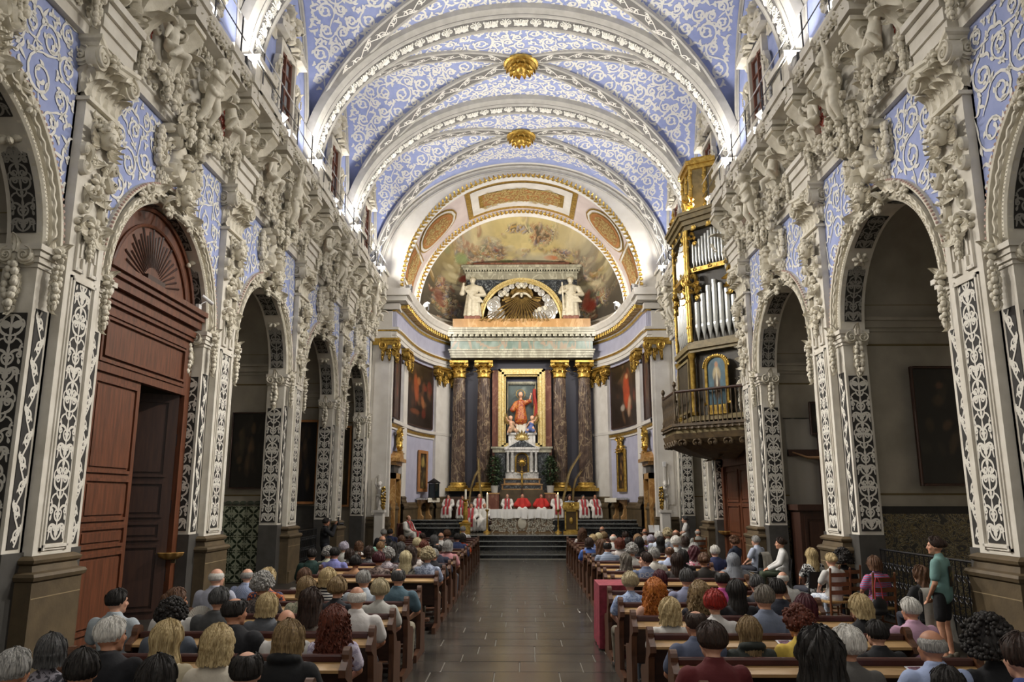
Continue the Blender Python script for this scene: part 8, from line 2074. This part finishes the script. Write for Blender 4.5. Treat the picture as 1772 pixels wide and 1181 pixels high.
seat_person(5.6, 14.6, 14, 'l', 'wooden ladder-back chair under the woman with the blonde bun', .97, 'f', 'bun', 'blonde', 'short', '#cfcdc9', 0, 'woman with a blonde bun in a white shirt on a wooden chair', GR, bottoms=('trousers', 'floral:#9aa3b4:#c9ced6'))
seat_person(6.05, 15.2, 5, 'l', 'empty-looking wooden chair behind the dark-haired person with yellow flower', .95, 'f', 'curlybig', 'black', 'short', '#16161a', 0, 'person with big dark hair beside the second right pedestal, yellow flower at the shoulder', GR)
seat_person(6.0, 13.75, 10, 'l', 'wooden ladder-back chair with a black handbag hung on it', .97, 'f', 'bob', 'brown', 'short', 'stripe:#c94a6a:#7a86b4', 0, 'woman with brown bob in a multicoloured striped top on a wooden chair', GR, bottoms=('trousers', 'floral:#c94a5c:#d8d0cc'))
seat_person(6.15, 12.5, 12, 'f', 'chair draped with a white cardigan behind the teenager', .92, 'f', 'longw', 'brown', 'short', '#17171a', 30, 'brown-haired woman in a black T-shirt looking down, chair draped in white', GR)
# draped cloths, bag, flower
M['whitecloth'] = mat('white_knit', '#cfccc4', .9, '#bdb9b0', 8, bump=.3)
def drape(loc, rz, w, h, label, m, name='cardigan', cat='clothing'):
    t = thing(name, label, cat, loc, rz); mb = MB(); P = []
    for u in np.linspace(-1, 1, 24):
        row = [(u*w*.8, .06, -h*.35), (u*w*.9, .05, -.03), (u*w*.92, .0, .03), (u*w*.92, -.05, -.02)]
        for k in range(1, 8): row.append((u*w*(.95+.04*k), -.06-.02*math.sin(u*9+k*.4)*k/7-.012*k, -h*k/7+.03*math.sin(u*5)*k/7))
        P.append(row)
    mb.grid(np.array(P)); build(mb, 'drape', m, t, 60); mb = MB(); mb.tube([p[-1] for p in P], .012, 5); build(mb, 'hem', m, t)
c_, s_ = math.cos(R(12)), math.sin(R(12))
drape((6.15+s_*.2, 12.5-c_*.2, .9), R(12), .22, .72, 'white cardigan draped over the chair back beside the teenager', M['whitecloth'])
c_, s_ = math.cos(R(40)), math.sin(R(40))
drape((5.98+s_*.22, 20.5-c_*.22, .9), R(40), .2, .55, 'fringed off-white shawl hung on the chair beside the right doorway', M['whitecloth'], 'shawl')
hb = thing('handbag', 'black handbag with red straps hung on the wooden chair', 'bag', (5.88, 13.45, .38), R(10)); me = soft([('e', (0, 0, .14), (.15, .06, .14)), ('e', (0, 0, .05), (.16, .07, .07))], .014, 4); me.materials.append(M['blackplastic']); ob('body', me, hb)
for sg in (-1, 1): mb = MB(); mb.tube([(sg*.07, -.02, .24), (sg*.06, -.01, .45), (sg*.02, .0, .58)], .01, 6); build(mb, 'strap', mat('strap_red', '#a83440', .6), hb)
yf = thing('yellow_flower', 'bright yellow flower beside the second right pedestal', 'flower', (5.78, 14.95, .82)); fm = flower_mb(.09, 7, .06); build(fm, 'petals', mat('petal_yellow', '#d6cf3a', .6), yf); mb = MB(); mb.tube([(0, .01, -.3), (0, 0, 0)], .008, 5); build(mb, 'stem', M['leafgreen'], yf)
# teenager standing by the first right pilaster
tn = person((6.05, 11.75, 0), R(42), 1.0, 'f', 'bun', 'dkbrown', 'short', '#6f9490', 25, 'teenager standing in a teal T-shirt and black shorts beside the first right pilaster', None, pose='stand', bottoms=('shorts', '#17171a'), eyes=True, shoes='#4a4438')
tp2 = MB(); U, V = np.meshgrid(np.linspace(0, 1, 16), np.linspace(0, 1, 20)); P = np.stack([(U-.5)*.2+.03, -.145-.012*np.cos((U-.5)*2.4), 1.02+V*.28], -1)
pr_ = ob('back_print', vcol_mesh(P, canvas_colors(U, V, '#2c2a22', ['#5a6a30', '#8a4a3a', '#c8b85a', '#1c1c1a'], 12, 14, [(.6, .4, .06, .3, 0, '#a8a040', .9), (.75, .6, .05, .3, 0, '#9c5a4c', .9)]), 'back_print', M['canvas']), tn); pr_['label'] = 'dark picture printed on the back'
# photographer at the left
ph = person((-6.0, 24.2, 0), R(-62), .97, 'm', 'short', 'black', 'long', '#14151a', 0, 'photographer in dark clothes holding a camera up beside the left pillar', None, pose='photo', bottoms=('trousers', '#1a1c26'), eyes=True, shoes='#15151a')
cm_ = thing('camera', 'black camera with flash held up by the photographer', 'camera', (-5.66, 24.38, 1.44), R(-62)); mb = MB(); mb.cbox(-.07, .07, -.03, .04, 0, .1, .012); build(mb, 'body', M['blackplastic'], cm_, 0); mb = MB(); mb.tube([(0, .04, .05), (0, .16, .05)], [.04, .045], 12); build(mb, 'lens', M['blackplastic'], cm_); mb = MB(); mb.cbox(-.03, .03, -.02, .03, .1, .26, .01); build(mb, 'flash', M['blackplastic'], cm_, 0)
# woman seated in profile under the organ
pl_ = thing('low_platform', 'low dark wooden platform at the last right pier', 'platform', (6.0, 29.6, 0)); mb = MB(); mb.cbox(-.45, .45, -.4, .4, 0, .3, .01); build(mb, 'body', M['wooddark'], pl_, 0); mb = MB(); mb.box(-.47, .47, -.42, .42, .3, .33); build(mb, 'top', M['pewend'], pl_, 0)
wp = person((6.05, 29.6, .33), R(85), .97, 'f', 'bun', 'dkgrey', 'short', '#d2d0cc', 0, 'woman in profile in a white shirt seated facing the altar beside the last right pier', None, bottoms=('trousers', '#8f8b78'), eyes=True)
folding_chair((6.19, 29.6, .33), R(85), 'small chair on the low platform under the woman in profile')
# ------------------------------------------------------------------ clergy
M['stole'] = mat('red_stole', '#a3262c', .6, '#8a1c24', 9); M['albw'] = cloth('#dcd9d2')
def stole(t, w=.055, red='#a3262c', sc=1.):
    for sg in (-1, 1):
        mb = MB(); pts = [(sg*.06, -.09, 1.05), (sg*.085, .0, 1.085), (sg*.085, .12, 1.0), (sg*.08, .185, .88), (sg*.08, .24, .74), (sg*.09, .38, .675), (sg*.1, .58, .64), (sg*.1, .61, .45), (sg*.1, .62, .25)]
        P_ = catmull(np.array(pts), 4); mb.grid(np.array([[(p[0]-w, p[1]+.004, p[2]), (p[0], p[1]+.012, p[2]+.004), (p[0]+w, p[1]+.004, p[2])] for p in P_])); build(mb, 'stole', M['stole'], t, 60)
PR = 'clergy seated around the altar'
def chair_throne(x, y, z, rz, lab):
    t = thing('clergy_seat', lab, 'seat', (x, y, z), rz, 'seats of the clergy'); mb = MB(); mb.cbox(-.28, .28, -.2, .3, 0, .43, .02); build(mb, 'base', M['wooddark'], t, 0); mb = MB(); mb.cbox(-.28, .28, -.28, -.2, 0, .95, .02); build(mb, 'back', M['pewrail'], t, 0)
def priest(x, y, z, rz, sc, hs, hc, lab, kind='alb', col='#d9d6cf', st=True, seat=None):
    t = person((x, y, z), R(rz), sc, 'm', hs, hc, 'alb', '#d9d6cf', 0, lab, PR, eyes=True, shoes='#1c1a18')
    if kind == 'chasuble': setmat(ob('chasuble', cloth_mesh('m', 'sit', 'chasuble'), t), cloth(col)); cp = MB(); cp.lathe([(.001, .105), (.04, .098), (.062, .078), (.066, .066)], 16); ob('skullcap', cp.mesh('skullcap', M['stole']), t, (HC[0], HC[1]-.02, HC[2]+.02))
    elif st: stole(t)
    r = R(rz); chair_throne(x+math.sin(r)*.12, y-math.cos(r)*.12, z, r, 'dark wooden seat under the '+lab.split(' with ')[0].split(' in ')[0][:60] if seat is None else seat)
FB = 1.28
priest(-3.56, 38.2, FB, 172, .9, 'short', 'black', 'leftmost priest in white alb and red stole, hands raised to his chest', seat='dark seat under the leftmost priest')
priest(-2.86, 37.9, FB, 178, .86, 'short', 'dkbrown', 'priest half hidden behind the tall paschal candlestick', seat='dark seat behind the paschal candlestick')
priest(-2.08, 38.5, FB, 180, .92, 'ring', 'grey', 'balding priest in alb and red stole behind the two front left priests', seat='dark seat behind the two front left priests')
priest(-2.32, 36.2, FZ, 176, 1.0, 'short', 'greybrown', 'priest with red stole seated low just right of the paschal candlestick', seat='dark seat just right of the paschal candlestick')
priest(-1.72, 36.5, FZ, 170, .98, 'ring', 'white', 'white-haired priest in plain alb seated low at the left altar end', st=False, seat='dark seat at the left altar end')
priest(-.72, 38.6, FB, 180, .91, 'ring', 'grey', 'priest in white with red stole behind the altar, left of the celebrant', seat='dark seat left of the celebrant')
priest(.02, 38.6, FB, 180, .91, 'ring', 'white', 'celebrant in a red chasuble at the centre behind the altar', 'chasuble', '#b52a22', seat='dark seat of the celebrant behind the altar')
priest(.94, 38.6, FB, 180, .9, 'ring', 'grey', 'prelate in a red chasuble behind the right half of the altar', 'chasuble', '#b5261f', seat='dark seat behind the right half of the altar')
priest(1.68, 38.2, FB, 184, .91, 'ring', 'grey', 'balding priest in white beside the right altar candle', seat='dark seat beside the right altar candle')
priest(2.95, 38.2, FB, 184, .87, 'short', 'dkgrey', 'priest in alb and red stole, second from the right end', seat='dark seat second from the right end')
priest(3.52, 38.2, FB, 188, .88, 'ring', 'dkbrown', 'rightmost priest in white alb and crossed red stole', seat='dark seat under the rightmost priest')
priest(-4.72, 32.9, .3, -120, .97, 'ring', 'ltbrown', 'priest with red stole seated sideways at the left of the sanctuary', seat='dark seat of the priest at the left of the sanctuary')
rdr = person((2.15, 35.75, FZ), PI, .98, 'f', 'bob', 'dkbrown', 'short', '#8f98a8', 0, 'reader in a grey-blue top standing behind the gilded lectern', None, pose='stand', bottoms=('trousers', '#2a2c36'), eyes=True, shoes='#1c1a18')
# ------------------------------------------------------------------ red draped box, leaflets, fan
rb = thing('draped_table', 'small table covered to the floor by a dark red damask cloth at the aisle', 'table', (1.4, 12.85, 0)); mb = MB(); mb.cbox(-.2, .2, -.42, .42, 0, .93, .01); build(mb, 'table_box', M['wooddark'], rb, 0)
mb = MB(); P = []; loop = [(-.22, -.44), (.22, -.44), (.22, .44), (-.22, .44), (-.22, -.44)]; S = []
for i in range(4):
    for k in range(24): t_ = k/24; S.append((loop[i][0]*(1-t_)+loop[i+1][0]*t_, loop[i][1]*(1-t_)+loop[i+1][1]*t_))
for k, (x, y_) in enumerate(S):
    row = []
    for j in range(6): u = j/5; f = 1+(.05+.035*math.sin(k*.9))*u; row.append((x*f, y_*(1+(.02+.012*math.sin(k*.9))*u), .945-.92*u))
    P.append(row)
mb.grid(np.array(P), closeu=True); mb.add([(-.22, -.44, .946), (.22, -.44, .946), (.22, .44, .946), (-.22, .44, .946)], [(0, 1, 2, 3)]); build(mb, 'cloth', mat('red_damask', '#8c2f40', .75, '#72222f', 14), rb, 50)
M['paper'] = mat('paper', '#d6d3d8', .7); M['print'] = mat('leaflet_print', '#8a5a6c', .7, '#4a3a48', 30)
for (x, y_, lab) in ((-1.95, 6.97, 'white leaflet with a colour picture on the pew ledge near the aisle'), (-2.55, 6.97, 'white leaflet on the pew ledge left of the curly auburn woman'), (2.62, 8.07, 'white leaflet lying on the pew ledge beside the slate blue shirt'), (3.3, 6.86, 'open white leaflet on a right pew ledge')):
    lf_ = thing('leaflet', lab, 'leaflet', (x, y_-.0, .862), R(6), 'leaflets on the pew ledges'); mb = MB(); mb.box(-.12, .12, -.055, .055, 0, .003); build(mb, 'paper', M['paper'], lf_, 0, rot=(R(17), 0, 0)); mb = MB(); mb.box(-.1, .01, -.045, .045, .003, .004); build(mb, 'printed_area', M['print'], lf_, 0, rot=(R(17), 0, 0))
fn = thing('hand_fan', 'open white pleated hand fan held up in the left pews', 'fan', (-3.42, 8.62, .93), R(-15)); mb = MB(); P = [[(r*math.cos(R(15+150*k/40)), .012*(k % 2), r*math.sin(R(15+150*k/40))) for r in (.06, .14, .2)] for k in range(41)]; mb.grid(np.array(P)); build(mb, 'leaf', M['whitecloth'], fn, 0); mb = MB(); mb.tube([(0, 0, -.02), (0, 0, .07)], .008, 6); build(mb, 'pivot', M['paper'], fn)

# lettering on the slate T-shirt
fc = bpy.data.curves.new('lettering', 'FONT'); fc.body = 'DOGS'; fc.size = .11; fc.align_x = 'CENTER'; fo_ = bpy.data.objects.new('tmp', fc); COL.objects.link(fo_)
me = bpy.data.meshes.new_from_object(fo_.evaluated_get(bpy.context.evaluated_depsgraph_get())); bpy.data.objects.remove(fo_)
for v in me.vertices: x, y_ = v.co.x, v.co.y; v.co = (x, -.178+1.1*x*x, .93+y_-.9*x*x)
me.materials.clear(); me.materials.append(M['paper'])
for o in list(bpy.data.objects):
    if o.get('category') == 'person' and 'lettered DOGS' in o.get('label', ''): ob('lettering', me, o)
# ------------------------------------------------------------------ floodlights on the cornice
def floodlight(loc, aim, watt, label, size=.3, spread=150, group='floodlights along the cornice', n_=0):
    t = thing('floodlight', label, 'floodlight', loc, group=group)
    d = (Vector(aim)-Vector(loc)).normalized(); rot = d.to_track_quat('-Z', 'Y').to_euler()
    b = MB(); b.cbox(-.16, .16, -.12, .12, 0, .09, .02); b.box(-.17, .17, -.13, .13, -.02, .0)
    for k in range(5): b.box(-.14+.065*k, -.12+.065*k, -.1, .1, .09, .12)
    h = build(b, 'housing', M['lampbody'], t, 0, loc=(0, 0, .28)); h.rotation_euler = rot
    l = MB(); l.box(-.14, .14, -.1, .1, -.03, -.02); lo = build(l, 'lens', M['lens'], h, 0)
    s = MB(); s.box(-.19, -.17, -.03, .03, -.02, .3); s.box(.17, .19, -.03, .03, -.02, .3); s.box(-.19, .19, -.03, .03, -.03, -.01); build(s, 'bracket', M['steel'], t, 0, loc=(0, 0, .02), rot=(0, 0, rot[2]))
    L = bpy.data.lights.new('floodlight_lamp', 'AREA'); L.energy = watt; L.shape = 'RECTANGLE'; L.size = size; L.size_y = size*.7; L.color = (1, .95, .87); L.spread = R(spread)
    lo_ = bpy.data.objects.new('lamp', L); COL.objects.link(lo_); lo_.parent = t; lo_.location = Vector((0, 0, .28))+d*.06; lo_.rotation_euler = rot
    return t
ORD = ['first', 'second', 'third', 'fourth', 'fifth', 'sixth', 'seventh', 'eighth', 'ninth', 'tenth']
for s, side in ((-1, 'left'), (1, 'right')):
    k = 0
    for i, p in enumerate(PIL):
        pp = min(p, 33.0)
        if i == 0: continue
        floodlight((s*6.12, pp-.98, 11.56), (s*1.0, pp+.0, 18), FLOOD_W*(.6 if i == 1 else 1.), 'white floodlight on the %s plinth from the chancel along the %s cornice' % (ORD[5-i], side))
        if i < 5: floodlight((s*6.2, pp+BAY/2, 11.56), (-s*6.4, pp+BAY/2-.3, 9.6), FLOOD_W*(.45 if i == 1 else .75), 'white floodlight below the %s clerestory window from the chancel on the %s' % (ORD[4-i], side))
    floodlight((s*5.15, 34.3, 11.48), (-s*1.5, 42, 13), APSE_W, 'floodlight on the chancel cornice at the %s pier, aimed at the apse painting' % side, spread=120)
    floodlight((s*4.75, 37.6, 11.48), (-s*1.0, 42, 6), APSE_W*.45, 'floodlight on the curved apse cornice at %s aimed down at the altar columns' % side, spread=110)
    floodlight((s*5.9, 29.6, 11.56), (-s*5.0, 35, 4.8), APSE_W*1.3, 'floodlight above the last nave arch on the %s, aimed across at the opposite chancel pier' % side, spread=100)
    for j, i in enumerate((1, 2, 3)):  # extra fill lamps, added to brighten the lower nave and the pews
        y_ = PIL[i]+1.6
        floodlight((s*6.15, y_, 11.56), (-s*3.0, y_-2.0, 0), DOWN_FILL_W*(.7 if i == 1 else 1.), 'added downward fill light between plinth and window, %s from the chancel on the %s' % (ORD[3-i], side), spread=100)
